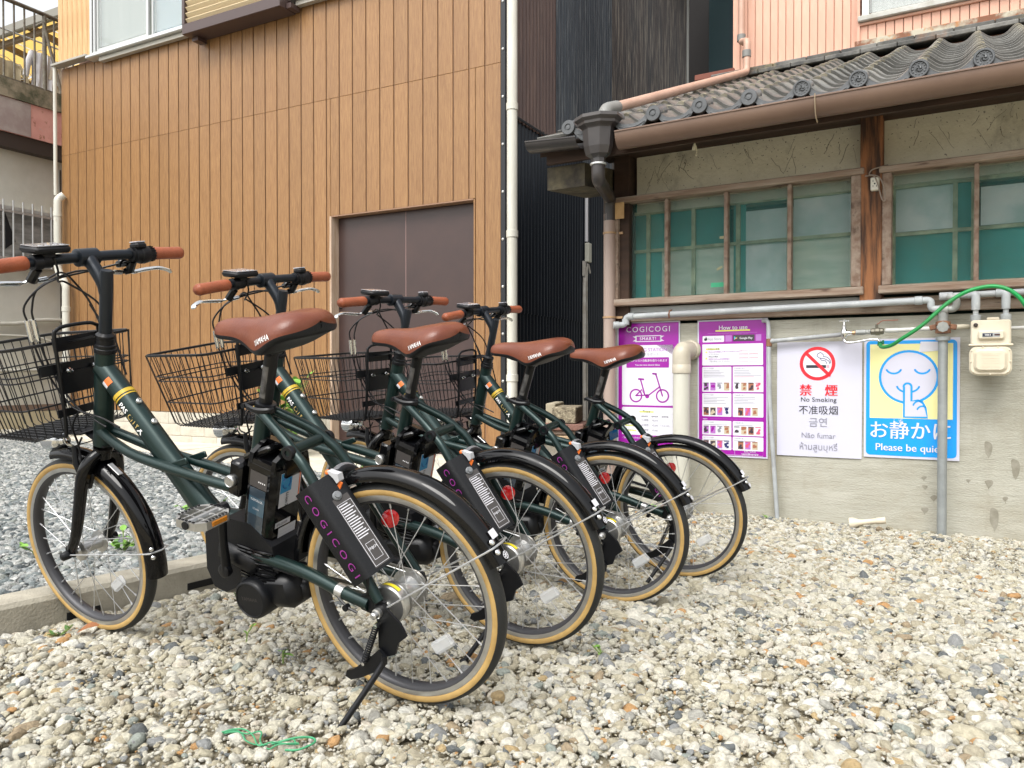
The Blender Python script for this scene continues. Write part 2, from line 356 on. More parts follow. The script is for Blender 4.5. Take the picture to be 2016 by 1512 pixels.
wb = thing('wood_building', 'two storey building clad in orange brown vertical boards, behind the bicycles', 'building', (-6.5, FY + .3, 0))
# wall body behind the boards (with the door opening left free)
b = MB()
for x0, x1, z0, z1 in ((-9.74, -5.31, -.3, 4.62), (-3.61, -3.33, -.3, 4.62), (-5.31, -3.61, 2.33, 4.62)):
    b.box(((x0 + x1) / 2, FY + .165, (z0 + z1) / 2), (x1 - x0, .29, z1 - z0))
part('wall', b, groove, wb)
b = MB(); b.box((-6.535, FY + 3.2, 2.1), (6.40, 5.78, 5.1)); b.box((-6.535, FY + 3.05, 6.2), (6.40, 5.6, 3.2)); part('wall_core', b, groove, wb)
pl = {}
def plank(x0, x1, z0, z1, y=FY + .006, m=siding, name='siding_board', t=.010, ch=.003, parent=None):
    key = (round(x1 - x0, 4), round(z1 - z0, 4), name)
    if key not in pl:
        b = MB(); b.box((0, 0, 0), (x1 - x0, t, z1 - z0), b=ch); pl[key] = b.mesh(name, m)
    parent = parent or wb
    o = link(name, pl[key], parent); o.location = Vector(((x0 + x1) / 2, y + t / 2, (z0 + z1) / 2)) - parent.location
    return o
GW = .0125
x = -9.735; n = 38; w = (9.735 - 3.335) / n
SEAM = 3.512
for i in range(n):
    x0, x1 = x + i * w, x + (i + 1) * w - GW; c = (x0 + x1) / 2
    plank(x0, x1, SEAM + .0006, 4.60)
    if -5.31 < x1 and x0 < -3.61:
        if x0 < -5.31 < x1 - .02: plank(x0, -5.312, .30, SEAM - .0006)
        a = max(x0, -5.308); e = min(x1, -3.612)
        if e - a > .02: plank(a, e, 2.332, SEAM - .0006)
        if x0 < -3.61 < x1: plank(-3.608, x1, .04, SEAM - .0006)
    else:
        plank(x0, x1, .30 if c < -5 else .04, SEAM - .0006)
# upper pale boards and flashing
x = -9.735
while x < -9.09: plank(x, x + .092, 4.66, 7.2, FY - .03, cedar, 'cedar_board', .02); x += .098
b = MB(); b.box((-9.42, FY - .055, 4.635), (.70, .11, .03), b=.004); part('flashing', b, alud, wb)
x = -5.2
b = MB(); b.box((-4.3, FY - .01, 6.0), (1.9, .04, 2.6)); part('upper_wall', b, cedar, wb)
# foundation: cement blocks
found = mat('foundation_block', (.56, .53, .45), .9, var=(.42, .39, .32), vscale=5, bump=.4, bscale=90); obj_random(found, .08); mix_in(found, (.25, .24, .17), 3, .62, .8, fac=.6)
b = MB(); b.box((-7.52, FY + .13, .09), (4.40, .2, .42)); part('foundation', b, groove, wb)
for r_ in range(3):
    z0 = -.11 + r_ * .136; xx = -9.74 + (.2 if r_ % 2 else 0)
    while xx < -5.36:
        xe = min(xx + .392, -5.33); bb = plank(xx, xe, z0, z0 + .132, FY + .012, found, 'foundation_block', .05, .004); xx += .396
b = MB(); b.box((-3.46, FY + .1, -.05), (.29, .16, .16)); part('foundation_corner', b, found, wb)
# door
jamb = mat('pale_weathered_jamb', (.55, .43, .33), .8, var=(.40, .27, .18), vscale=12, stretch=(4, 4, .4))
b = MB(); b.box((-5.298, FY + .052, 1.14), (.024, .128, 2.37), b=.002); part('door_jamb', b, jamb, wb)
b = MB(); b.box((-3.618, FY + .06, 1.14), (.014, .12, 2.37)); part('door_jamb', b, siding, wb)
b = MB(); b.box((-4.46, FY + .06, 2.325), (1.66, .12, .012)); part('door_head', b, groove, wb)
for x0, x1 in ((-5.284, -4.450), (-4.446, -3.626)):
    b = MB(); b.box(((x0 + x1) / 2, FY + .115, 1.13), (x1 - x0, .035, 2.37), b=.004)
    d = part('door', b, brown, wb)
    s_ = MB()
    if x0 < -5:
        s_.box((x0 + .03, FY + .092, 1.45), (.035, .012, .10), b=.003); s_.cyl((x0 + .03, FY + .088, 1.48), (x0 + .03, FY + .08, 1.48), .006); s_.cyl((x0 + .03, FY + .088, 1.42), (x0 + .03, FY + .08, 1.42), .006)
        sub('hinge', s_, mat('dark_hinge', (.03, .025, .025), .4, .5), d)
    else:
        s_.box((x1 - .004, FY + .0965, 1.13), (.006, .003, 2.36)); sub('edge_strip', s_, mat('pink_edge_strip', (.30, .18, .17), .5), d)
b = MB(); b.box((-4.4475, FY + .102, 1.13), (.008, .01, 2.36)); part('door_seam', b, mat('door_seam', (.22, .14, .13), .5), wb)
b = MB(); b.box((-4.46, FY + .08, -.075), (1.7, .26, .09)); part('doorstep', b, paleconc, wb)
# sliding window with silver sill
def window(x0, x1, z0, z1, parent, y=FY, mid=None, covers=(curt, bluecurt)):
    b = MB(); yy = y - .02
    b.box(((x0 + x1) / 2, yy + .02, z1 - .02), (x1 - x0, .10, .04)); b.box((x0 + .02, yy + .02, (z0 + z1) / 2), (.04, .10, z1 - z0 - .082)); b.box((x1 - .02, yy + .02, (z0 + z1) / 2), (.04, .10, z1 - z0 - .082))
    b.box((x0 + .075, yy + .0, (z0 + z1) / 2), (.025, .05, z1 - z0 - .084)); b.box(((x0 + x1) / 2, yy + .02, z0 + .02), (x1 - x0, .10, .04))
    f = part('window', b, alu, parent)
    m_ = mid
    for k, (a, c) in enumerate(((x0 + .095, m_ - .01), (m_ + .01, x1 - .045))):
        s_ = MB(); yo = yy + (.012 if k == 0 else .045)
        zc = (z0 + z1) / 2; s_.box((a + .015, yo, zc), (.03, .03, z1 - z0 - .10)); s_.box((c - .015, yo, zc), (.03, .03, z1 - z0 - .10)); s_.box(((a + c) / 2, yo, z0 + .065), (c - a - .062, .03, .035)); s_.box(((a + c) / 2, yo, z1 - .065), (c - a - .062, .03, .035))
        sub('sash', s_, alu, f)
        s_ = MB(); s_.box(((a + c) / 2, yo, zc), (c - a - .062, .005, z1 - z0 - .20)); sub('pane', s_, glass, f)
        s_ = MB(); s_.box(((a + c) / 2, yo + .05, zc), (c - a - .01, .004, z1 - z0 - .14)); sub('curtain', s_, covers[k], f)
    s_ = MB(); s_.prism([(-.115, z0 - .035), (-.105, z0 - .01), (.02, z0 + .01), (.02, z0 - .05), (-.105, z0 - .045)], lambda u, v, t: (t, y + u, v), x0 - .0, x1 + .12); sub('sill', s_, alu, f)
    s_ = MB(); s_.box(((x0 + x1) / 2 + .15, y - .04, z0 - .075), (x1 - x0 - .1, .06, .05), b=.003); sub('drip_rail', s_, alud, f)
    return f
window(-9.07, -7.30, 4.63, 6.9, wb, mid=-8.02)
window(-5.90, -4.0, 4.60, 6.9, wb, mid=-4.9)
# louvered shutter box
shut = mat('dark_brown_shutter', (.070, .045, .042), .4); slatm = mat('cream_louver', (.74, .60, .38), .45)
b = MB(); bx0, bx1, by, bz = -7.20, -5.76, FY - .23, 4.45
b.box(((bx0 + bx1) / 2, FY - .115, bz + .055), (bx1 - bx0, .23, .11), b=.004); b.box((bx0 + .02, FY - .115, bz + 1.3), (.04, .228, 2.38)); b.box((bx1 - .02, FY - .115, bz + 1.3), (.04, .228, 2.38)); b.box(((bx0 + bx1) / 2, FY - .04, bz + 1.3), (bx1 - bx0 - .082, .05, 2.38))
sb = part('shutter_box', b, shut, wb)
for k in range(28):
    s_ = MB(); s_.box(((bx0 + bx1) / 2, by + .032, bz + .145 + k * .064), (bx1 - bx0 - .084, .056, .010), Euler((radians(-50), 0, 0)).to_matrix(), b=.003); sub('louver_slat', s_, slatm, sb)
b = MB(); b.box((-7.10, FY - .08, bz - .03), (.09, .12, .04)); b.box((-5.72, FY - .08, bz + .03), (.06, .13, .05)); part('shutter_bracket', b, shut, wb)

# corner post and corrugated wall
blk = mat('black_corner_trim', (.02, .022, .025), .4, .3)
mix_in(blk, (.25, .25, .25), 30, .68, .72, fac=.5)
b = MB(); b.box((-3.305, FY + .02, 3.4), (.05, .10, 7.0), b=.004); ct = part('corner_trim', b, blk, wb)
for z in np.arange(.25, 4.6, .42):
    s_ = MB(); s_.lathe([(.012, 0), (.012, .004), (.006, .009), (0, .010)], (-3.305, FY - .03, z), (0, -1, 0), 10); sub('bolt', s_, alu, ct)
def corr_mat(name, a, c, streak, lo, hi, fac):
    m = mat(name, a, .35, .35, var=c, vscale=3, stretch=(1, 1, .25), contrast=(.3, .7))
    mix_in(m, streak, 70, lo, hi, stretch=(1, 1, .03), fac=fac)
    mix_in(m, tuple(x_ * .8 for x_ in streak), 260, .60, .72, stretch=(1, 1, .4), fac=fac * .6)
    return m
cm_brown = corr_mat('brown_corrugated', (.105, .066, .055), (.075, .050, .045), (.24, .16, .12), .50, .75, .6)
cm_slate = corr_mat('slate_corrugated', (.050, .060, .072), (.028, .034, .042), (.17, .18, .18), .50, .70, .7)
cm_old = corr_mat('old_streaked_corrugated', (.032, .032, .034), (.050, .040, .036), (.24, .21, .17), .48, .70, .8)
cm_navy = corr_mat('navy_black_corrugated', (.006, .009, .014), (.008, .012, .018), (.05, .06, .08), .60, .72, .5)  # bluish streaks paint highlights on the ribs into the sheet colour
cw = thing('corrugated_wall', 'tall side wall of dark corrugated sheets in the gap between the two buildings', 'wall', (-3.3, 6.2, 0))
def sheet(y0, y1, z0, z1, x, m, pitch=.070, amp=.013, tilt=0):
    N = int(round((y1 - y0) / pitch)) * 8; b = MB()
    rows = [[Vector((x + amp * sin(2 * pi * (i / 8)) + tilt * (z - z0), y0 + (y1 - y0) * i / N, z)) for i in range(N + 1)] for z in (z0, z1)]
    b.grid(rows); return part('corrugated_sheet', b, m, cw, smooth=80)
tops_z = 8.2
tops = [(6.16, 7.17, cm_brown), (7.15, 7.95, cm_slate), (7.93, 8.75, cm_slate), (8.73, 9.55, cm_old), (9.53, 10.4, cm_old), (10.38, 11.2, cm_old), (11.18, 12.0, cm_old)]
for i, (y0, y1, m) in enumerate(tops):
    sheet(y0, y1, 3.04, tops_z, -3.285 + .002 * (i % 2), m)
for i in range(7):
    y0 = 6.16 + i * .83; sheet(y0, y0 + .85, 1.30, 3.10, -3.297 + .002 * (i % 2), cm_navy); sheet(y0, y0 + .85, -.25, 1.36, -3.305 + .002 * (i % 2), cm_navy)
b = MB(); b.box((-3.262, 6.70, 3.055), (.008, 1.1, .02)); part('flashing', b, blk, cw)
b = MB(); b.box((-3.28, 12.02, 4.2), (.05, .03, 8.2)); part('edge_trim', b, mat('grey_edge', (.30, .31, .30), .5), cw)
# dark backdrop added behind to hide the sky, with a teal panel
teald = mat('dark_teal_cladding', (.010, .045, .055), .4); dark = mat('dark_timber', (.022, .014, .010), .8, var=(.04, .026, .018), vscale=10, stretch=(3, 3, .3))
rb = thing('rear_backdrop', 'added dark backdrop with a teal panel seen in the gap above the tiled roof', 'building', (-1.8, 13.6, 0))
b = MB(); b.box((-1.0, 15.6, 4.5), (8, .2, 10)); part('wall', b, mat('dark_opening_backdrop', (.006, .005, .005), .9), rb)  # near-black colour stands for the unlit opening; wall added to close off sky
b = MB(); b.box((-2.9, 12.9, 5.2), (.5, .06, 5.0)); part('teal_panel', b, teald, rb)
b = MB(); b.box((-1.6, 12.6, 8.4), (4.2, 5.0, .12)); part('roof', b, dark, rb)
b = MB(); b.box((-2.15, 14.0, 5.6), (.12, .12, 5.6), Euler((0, radians(0), 0)).to_matrix()); b.box((-2.0, 14.1, 6.2), (.07, .07, 3.4), Euler((0, radians(24), 0)).to_matrix()); part('timber_post', b, dark, rb)

# white rainwater pipes
pvc = mat('white_pvc', (.62, .61, .55), .35, var=(.50, .49, .42), vscale=6, stretch=(1, 1, .3)); mix_in(pvc, (.30, .24, .14), 9, .66, .76, stretch=(1, 1, .3), fac=.5)
def downpipe(name, label, pts, r, joints, m=pvc, cat='pipe', n=16, group=None):
    b = MB(); b.tube(smooth_path(pts, 5) if len(pts) > 2 else pts, r, n)
    o = b.build(name, m, None, 50); L = Vector(pts[0]); 
    o.data.transform(Matrix.Translation(-L)); o.location = L
    tag(o, label, cat, group)
    for j, ax in joints:
        s_ = MB(); ax = Vector(ax); j = Vector(j); s_.lathe([(r, -.032), (r * 1.14, -.03), (r * 1.14, .028), (r, .03)], j - L, ax, n); sub('joint', s_, m, o, 50)
    return o
downpipe('drainpipe', 'tall white drainpipe at the right corner of the wood clad building', [(-3.165, 5.98, -.12), (-3.165, 5.98, 7.0)], .046, [((-3.165, 5.98, z), (0, 0, 1)) for z in (1.95, 3.05, 4.35, 5.5, .7)])
downpipe('drainpipe', 'white drainpipe running down to the ground at the left edge of the wood clad wall', [(-9.50, 6.0, -.1), (-9.50, 6.0, .2), (-9.50, 6.0, 1.6), (-9.51, 6.0, 1.85), (-9.65, 6.0, 2.05), (-9.66, 6.0, 2.3), (-9.66, 6.0, 2.86), (-9.66, 6.02, 2.95), (-9.62, 6.06, 3.0)], .045, [((-9.66, 6.0, 2.75), (0, 0, 1)), ((-9.50, 6.0, 1.55), (0, 0, 1))])
downpipe('thin_pipe', 'thin white pipe above the thick drainpipe beside the balcony', [(-9.745, 6.03, 3.0), (-9.745, 6.03, 4.63)], .022, [])

# ------------------------------------------------------------------ concrete house with balcony, far left
cw1 = mat('grey_stucco', (.68, .67, .60), .9, var=(.58, .57, .50), vscale=2, bump=.25, bscale=80)
mix_in(cw1, (.66, .60, .42), .8, .45, .8, stretch=(1, 1, 1), fac=.5)
pinkband = mat('rusty_pink_steel', (.72, .38, .33), .6, var=(.62, .29, .25), vscale=3, bump=.1); mix_in(pinkband, (.25, .09, .03), 9, .60, .68, fac=.8); mix_in(pinkband, (.42, .42, .40), 5, .66, .72, fac=.7)
mossc = mat('mossy_concrete', (.33, .28, .20), .95, var=(.10, .10, .06), vscale=4, bump=.5, bscale=60, contrast=(.42, .6)); mix_in(mossc, (.45, .42, .33), 3, .60, .68, fac=.6)
dkbeam = mat('dark_steel_beam', (.045, .032, .026), .6)
rail = mat('rusty_grey_rail', (.20, .19, .15), .6, .2, var=(.13, .10, .075), vscale=18)
LX = -11.5
lh = thing('concrete_house', 'grey stucco house with a balcony and barred window at the far left', 'house', (LX, 6.5, -.1))
b = MB(); b.box((LX - 2, 5.5, 2.0), (4, 7.4, 4.9)); part('wall', b, cw1, lh)
b = MB(); b.box((LX + .012, 5.5, .02), (.05, 7.3, .34)); part('plinth', b, mat('cream_plinth', (.60, .53, .36), .9, var=(.48, .42, .28), vscale=4), lh)
b = MB(); b.box((LX + .008, 5.5, .245), (.045, 7.3, .09)); part('base_strip', b, mat('brown_base_strip', (.22, .15, .11), .8), lh)
b = MB(); b.box((LX - .1, 5.5, 4.015), (.52, 7.5, .20)); part('beam', b, dkbeam, lh)
b = MB(); b.box((LX - .02, 5.5, 4.36), (.40, 7.5, .48)); part('steel_band', b, pinkband, lh)
b = MB(); b.box((LX + .182, 4.2, 4.36), (.006, 4.9, .47)); part('faded_band', b, mat('faded_brown_steel', (.34, .27, .255), .6, var=(.48, .43, .40), vscale=2.5, contrast=(.45, .7)), lh)
b = MB(); b.box((LX - 1.9, 5.5, 4.73), (4.2, 7.5, .25)); part('balcony_slab', b, mossc, lh)
b = MB(); b.box((LX + .014, 4.6, 1.2), (.02, .012, 2.4)); b.box((LX + .014, 7.18, 2.6), (.02, .012, 2.4)); part('seam', b, dkbeam, lh)
# railing
bal = thing('balcony_railing', 'rusty grey metal railing along the edge of the left balcony', 'railing', (LX, 6.5, 4.86))
b = MB(); b.tube([(LX, 1.5, 6.04), (LX, 9.0, 6.04)], .032, 8); part('handrail', b, rail, bal, 50)
b = MB(); b.box((LX, 5.2, 4.93), (.03, 7.4, .03)); part('bottom_rail', b, rail, bal)
y = 1.6; k = 0
while y < 9:
    big = abs(y - 6.90) < .08
    b = MB(); b.cyl((LX, y, 4.86), (LX, y, 6.02), .03 if big else .014, 8); part('post' if big else 'baluster', b, rail, bal, 50); y += .145
b = MB(); b.cyl((LX + .03, 6.93, 5.9), (LX + .16, 7.12, 4.9), .022, 8); b.cyl((LX + .03, 6.93, 5.9), (LX - .1, 6.9, 5.86), .022, 8); part('brace', b, rail, bal, 50)
# balcony roof of yellow sheets
rf = thing('balcony_roof', 'yellow translucent sheets on brown rafters roofing the left balcony', 'roof', (-13.5, 8.4, 4.9))
yel = mat('yellow_polycarbonate', (.80, .62, .30), .5); yp = yel.node_tree.nodes['Principled BSDF']; tr_ = yel.node_tree.nodes.new('ShaderNodeBsdfTranslucent'); tr_.inputs[0].default_value = (.95, .78, .42, 1); mx_ = yel.node_tree.nodes.new('ShaderNodeMixShader'); mx_.inputs[0].default_value = .7; yel.node_tree.links.new(yp.outputs[0], mx_.inputs[1]); yel.node_tree.links.new(tr_.outputs[0], mx_.inputs[2]); yel.node_tree.links.new(mx_.outputs[0], yel.node_tree.nodes['Material Output'].inputs[0])
raft = mat('brown_rafter', (.16, .11, .06), .7)
for i in range(6):
    for j in range(3):
        x0 = -16.9 + i * 1.1; y0 = 8.05 + j * 1.3
        b = MB(); b.box((x0 + .53, y0 + .63, 6.86 - (y0 + .63 - 8) * .13), (1.05, 1.27, .012), Euler((-.13, 0, 0)).to_matrix()); part('roof_sheet', b, yel, rf)
for i in range(7):
    x0 = -17.0 + i * 1.1; b = MB(); b.box((x0 + .03, 10.0, 6.72 - .26), (.07, 4.1, .10), Euler((-.13, 0, 0)).to_matrix()); part('rafter', b, raft, rf)
for j in range(4):
    yy = 8.1 + j * 1.25; b = MB(); b.box((-13.6, yy, 6.64 - (yy - 8) * .13), (6.8, .07, .08)); part('purlin', b, raft, rf)
b = MB(); b.box((-13.6, 7.98, 6.76), (6.9, .10, .17), b=.02); part('fascia', b, mat('grey_fascia', (.22, .21, .18), .6), rf)
for xx in (-16.8, -10.4):
    b = MB(); b.cyl((xx, 8.0, 4.86), (xx, 8.0, 6.7), .035, 8); part('post', b, rail, rf)
# laundry
def shirt(label, x, y, z, w, h, col, rz=0., cat='shirt', name='hanging_shirt'):
    t = thing(name, label, cat, (x, y, z), rz, 'laundry on the balcony')
    m = mat('cloth_' + name, col, .95, var=tuple(c * .8 for c in col), vscale=5); b = MB(); rows = []
    for i in range(9):
        v = i / 8; ww = w / 2 * (1.0 - .06 * sin(v * 3)); rows.append([(0 + .02 * sin(k * 1.9 + i * .6), -ww + 2 * ww * k / 10, -h * v) for k in range(11)])
    b.grid(rows); b.grid([[(p[0] - .035, p[1], p[2]) for p in r_] for r_ in rows]); 
    body = b.build('body', m, t, 60)
    for s_ in (-1, 1):
        b = MB(); b.tube([(-.015, s_ * w * .45, -.03), (-.015, s_ * w * .66, -h * .30), (-.015, s_ * w * .74, -h * .52)], [.05, .05, .045], 8, flat=.5); b.build('sleeve', m, t, 60)
    b = MB(); b.tube(smooth_path([(-.015, -w * .42, -.03), (-.015, 0, .05), (-.015, w * .42, -.03)], 4), .006, 6); b.tube(smooth_path([(-.015, 0, .05), (-.015, .0, .10), (-.015, .03, .13), (-.015, 0, .16)], 4), .004, 6); b.build('hanger', alu, t)
shirt('white shirt drying behind the balcony post, at the right', LX - .5, 7.24, 5.66, .34, .80, (.80, .80, .84))
shirt('beige coat drying behind the balcony railing, at the far left', LX - .6, 6.72, 5.42, .50, .62, (.50, .42, .28), 0, 'coat', 'hanging_coat')
shirt('pale lace blouse drying beside the brace of the balcony railing', LX - .5, 7.62, 5.62, .34, .62, (.70, .62, .50), 0, 'blouse', 'hanging_blouse')
shirt('black vest drying low behind the balcony railing', LX - .8, 7.22, 5.26, .55, .40, (.02, .02, .02), 0, 'vest', 'hanging_vest')
b = MB(); b.cyl((LX - .55, 5, 5.84), (LX - .55, 9.2, 5.84), .014, 8); tag(b.build('laundry_pole', alu), 'metal laundry pole hung across the balcony', 'pole')
# barred window
gw = thing('barred_window', 'window behind vertical aluminium bars in the grey stucco wall', 'window', (LX, 6.4, 2.3))
gp = mat('wavy_grey_glass', (.42, .43, .42), .25, .2, var=(.20, .21, .21), vscale=3, stretch=(1, 1, 4)); dkg = mat('dark_glass', (.02, .025, .03), .1)
b = MB(); b.box((LX + .02, 6.28, 2.70), (.05, 1.60, .80)); part('pane', b, gp, gw)
b = MB(); b.prism([(6.36, 3.02), (6.50, 2.62), (6.36, 2.50)], lambda u, v, t: (LX + t, u, v), .046, .052); part('dark_patch', b, dkg, gw)
b = MB(); b.box((LX + .06, 6.28, 3.08), (.08, 1.66, .05)); b.box((LX + .06, 6.28, 2.30), (.08, 1.66, .05)); b.box((LX + .05, 7.09, 2.69), (.06, .05, .73)); part('frame', b, alu, gw)
for k in range(12):
    b = MB(); b.cyl((LX + .16, 5.60 + k * .135, 2.28), (LX + .16, 5.60 + k * .135, 3.18), .013, 8); part('bar', b, alu, gw, 50)
b = MB(); b.box((LX + .16, 6.3, 3.02), (.02, 1.62, .03)); b.box((LX + .16, 6.3, 2.36), (.02, 1.62, .03)); part('crossbar', b, alu, gw)
for i, (z0, z1, r, nm, m, lab) in enumerate(((1.44, 1.54, .030, 'cable', pvc, 'thick cream cable sagging across the grey stucco wall'), (1.28, 1.20, .018, 'cable', cw1, 'thin grey cable below the cream one on the stucco wall'), (.78, .74, .026, 'pipe', pvc, 'cream pipe along the low part of the stucco wall'))):
    b = MB(); b.tube(smooth_path([(LX + .04, 4.5, z0 - .02), (LX + .05, 6.3, z0), (LX + .05, 6.8, (z0 + z1) / 2 + .03), (LX + .05, 7.2, z1), (LX + .05, 8.5, z1 + .02)], 5), r, 8); tag(b.build(nm, m, None, 60), lab, nm)
# ------------------------------------------------------------------ old house on the right (its own axes, turned 2.5 degrees)
HR = radians(-2.5); HC, HS = cos(HR), sin(HR)
def H2W(x, y, z=0): return Vector((HC * x - HS * y, HS * x + HC * y, z))
D0 = 4.46
def hthing(name, label, cat, x=0., y=D0, z=0., group=None): 
    t = thing(name, label, cat, H2W(x, y, z), HR, group); t['_o'] = [x, y, z]; return t
def hp(name, mb, m, t, smooth=None, kind=None, label=None):
    o = mb.build(name, m, t, smooth); o.location = -Vector(t['_o'])
    if kind: o['kind'] = kind
    if label: o['label'] = label
    return o
def hsolo(name, mb, m, label, cat, at, smooth=None, group=None):
    o = mb.build(name, m, None, smooth); o.data.transform(Matrix.Translation(-Vector(at))); o.location = H2W(*at); o.rotation_euler = (0, 0, HR); o['_o'] = list(at)
    return tag(o, label, cat, group)
plaster = mat('old_plaster', (.70, .67, .54), .95, var=(.58, .55, .43), vscale=3, bump=.4, bscale=50)
mix_in(plaster, (.20, .19, .14), 5, .58, .76, stretch=(1, 1, .6), fac=.7); mix_in(plaster, (.05, .045, .035), 38, .655, .70, fac=.8); mix_in(plaster, (.22, .2, .15), 120, .62, .7, fac=.5)
lowwall = mat('board_marked_concrete', (.44, .43, .37), .95, var=(.36, .35, .29), vscale=2.5, stretch=(1, 1, 3), bump=.35, bscale=70, extra=None)
mix_in(lowwall, (.22, .215, .165), 30, .50, .72, stretch=(.25, 1, 6), fac=.65); mix_in(lowwall, (.25, .235, .18), 3.2, .52, .70, stretch=(2.2, 1, .45), fac=.45); mix_in(lowwall, (.26, .22, .14), 1.6, .50, .75, loc=(2, 0, .3), fac=.6); mix_in(lowwall, (.10, .09, .07), 22, .69, .73, fac=.7)
oldwood = mat('weathered_red_brown_wood', (.19, .12, .085), .85, var=(.34, .27, .215), vscale=6, stretch=(4, 4, 4), bump=.5, bscale=60); mix_in(oldwood, (.07, .035, .02), 12, .58, .68, fac=.8)
oldwood_h = mat('weathered_rail_wood', (.22, .145, .10), .85, var=(.38, .31, .25), vscale=5, stretch=(.6, 4, 8), bump=.5, bscale=40); mix_in(oldwood_h, (.06, .03, .018), 9, .60, .68, stretch=(.4, 1, 3), fac=.8)
postwood = mat('post_wood', (.28, .115, .045), .8, var=(.05, .024, .014), vscale=5, stretch=(5, 5, .5), bump=.4, contrast=(.42, .6)); mix_in(postwood, (.34, .16, .06), 4, .60, .75, stretch=(5, 1, .5), fac=.8)
darkwood = mat('soot_dark_wood', (.032, .018, .012), .85, var=(.06, .032, .02), vscale=6, stretch=(.5, 3, 3))
hs = hthing('old_house', 'old plaster house with tiled eaves and green screened windows, at the right', 'house', .8, 5.5, -.05)
def hb(name, c, d, m, bev=0., kind=None, M=None):
    b = MB(); b.box(c, d, M, b=bev); return hp(name, b, m, hs, kind=kind)
b = MB(); b.box((1.0, D0 + .10, .42), (5.76, .2, 1.22)); hp('wall', b, lowwall, hs)
b = MB(); b.box((1.0, D0 + .11, 1.93), (5.50, .16, .44)); hp('plaster_wall', b, plaster, hs)
b = MB(); b.prism([(D0 + .1, -.2), (D0 + 3.0, -.2), (D0 + 3.0, 3.0), (D0 + .1, 1.9)], lambda u, v, t: (t, u, v), -1.86, -1.78); hp('side_wall', b, darkwood, hs)
b = MB(); b.box((1.0, D0 + .42, 1.45), (5.5, .02, .9)); hp('inner_backing', b, mat('inner_dark', (.02, .05, .045), .9), hs)
hb('post', (-1.818, D0 + .02, 1.60), (.10, .14, 1.16), darkwood, .004)
hb('post', (-.435, D0 + .00, 1.58), (.104, .15, .98), postwood, .004)
hb('post', (1.35, D0 + .00, 1.58), (.104, .15, .98), postwood, .004)
hb('eave_beam', (.95, D0 - .02, 2.115), (5.8, .17, .13), darkwood, .005)
hb('sill_board', (-1.14, D0 - .012, 1.118), (1.33, .03, .034), mat('pale_blue_grey_board', (.45, .48, .48), .6, var=(.36, .38, .38), vscale=6), .002)
hb('sill_beam', (1.0, D0 + .0, 1.072), (5.7, .05, .050), oldwood_h, .004)
hb('sill_beam', (1.05, D0 - .004, 1.112), (2.9, .05, .028), oldwood_h, .004)
# windows
screen = mat('teal_insect_screen', (.02, .17, .15), .8, var=(.03, .24, .21), vscale=3, contrast=(.3, .7))
mix_in(screen, (.26, .36, .22), 40, .52, .66, stretch=(.5, 1, 4), fac=.5); mix_in(screen, (.40, .40, .20), 2.2, .52, .80, loc=(0, 0, 1), fac=.45)
screen.node_tree.nodes['Principled BSDF'].inputs['Alpha'].default_value = .22
paleblind = mat('pale_green_blind', (.80, .86, .74), .9, var=(.58, .68, .58), vscale=6, stretch=(.8, 1, 3)); tealp = mat('teal_inner_board', (.03, .24, .22), .7, var=(.05, .36, .34), vscale=3)
reflp = mat('sky_reflection_panel', (.85, .90, .90), .35, var=(.38, .52, .52), vscale=3, contrast=(.35, .65))  # pale mottling puts the sky reflection on the panes into the colour
innerf = mat('inner_sash_wood', (.62, .62, .40), .8, var=(.22, .23, .13), vscale=8)
wglass = mat('old_window_glass', (.04, .05, .05), .04); wglass.node_tree.nodes['Principled BSDF'].inputs['Alpha'].default_value = .08; wglass.node_tree.nodes['Principled BSDF'].inputs['Specular IOR Level'].default_value = .35
def hwindow(x0, x1, z0, z1, mull, cells, label):
    b = MB(); y = D0 - .045
    b.box(((x0 + x1) / 2, y, z1 - .017), (x1 - x0 + .03, .085, .034), b=.004)
    f = hp('window', b, oldwood_h, hs, label=label)
    def s(nm, c, d, m, bev=.0):
        q = MB(); q.box(c, d, b=bev); return sub(nm, q, m, f)
    s('sill', ((x0 + x1) / 2, y - .004, z0 + .02), (x1 - x0 + .03, .10, .04), oldwood_h, .004)
    for xx, ww in ((x0 + .022, .044), (x1 - .024, .048)): s('frame', (xx, y + .002, (z0 + z1) / 2 + .003), (ww, .075, z1 - z0 - .077), oldwood, .004)
    for xm in mull: s('mullion', (xm, y + .01, (z0 + z1) / 2 + .003), (.022, .05, z1 - z0 - .077), oldwood, .003)
    xs_ = [x0 + .044] + list(mull) + [x1 - .048]
    for a, c in zip(xs_[:-1], xs_[1:]):
        s('pane', ((a + c) / 2, y + .020, (z0 + z1) / 2), (c - a - .024, .004, z1 - z0 - .078), wglass); s('insect_screen', ((a + c) / 2, y + .050, (z0 + z1) / 2), (c - a - .004, .003, z1 - z0 - .078), screen)
    for (a, c, za, zb, m) in cells: s('inner_panel', ((a + c) / 2, D0 + .062, (za + zb) / 2), (c - a, .006, zb - za), m)
    return f
f1 = hwindow(-1.872, -.482, 1.142, 1.796, (-1.533, -1.184, -.84), [(-1.80, -1.60, 1.15, 1.78, tealp), (-1.60, -1.42, 1.48, 1.74, tealp), (-1.60, -1.42, 1.15, 1.48, paleblind), (-1.42, -1.19, 1.48, 1.74, tealp), (-1.42, -1.17, 1.15, 1.48, paleblind), (-1.17, -1.10, 1.15, 1.78, tealp), (-1.10, -.84, 1.15, 1.66, reflp), (-.84, -.50, 1.15, 1.48, paleblind), (-.84, -.50, 1.48, 1.70, reflp), (-1.6, -.5, 1.70, 1.80, tealp)], 'wide window left of the post, pale green behind its screen')
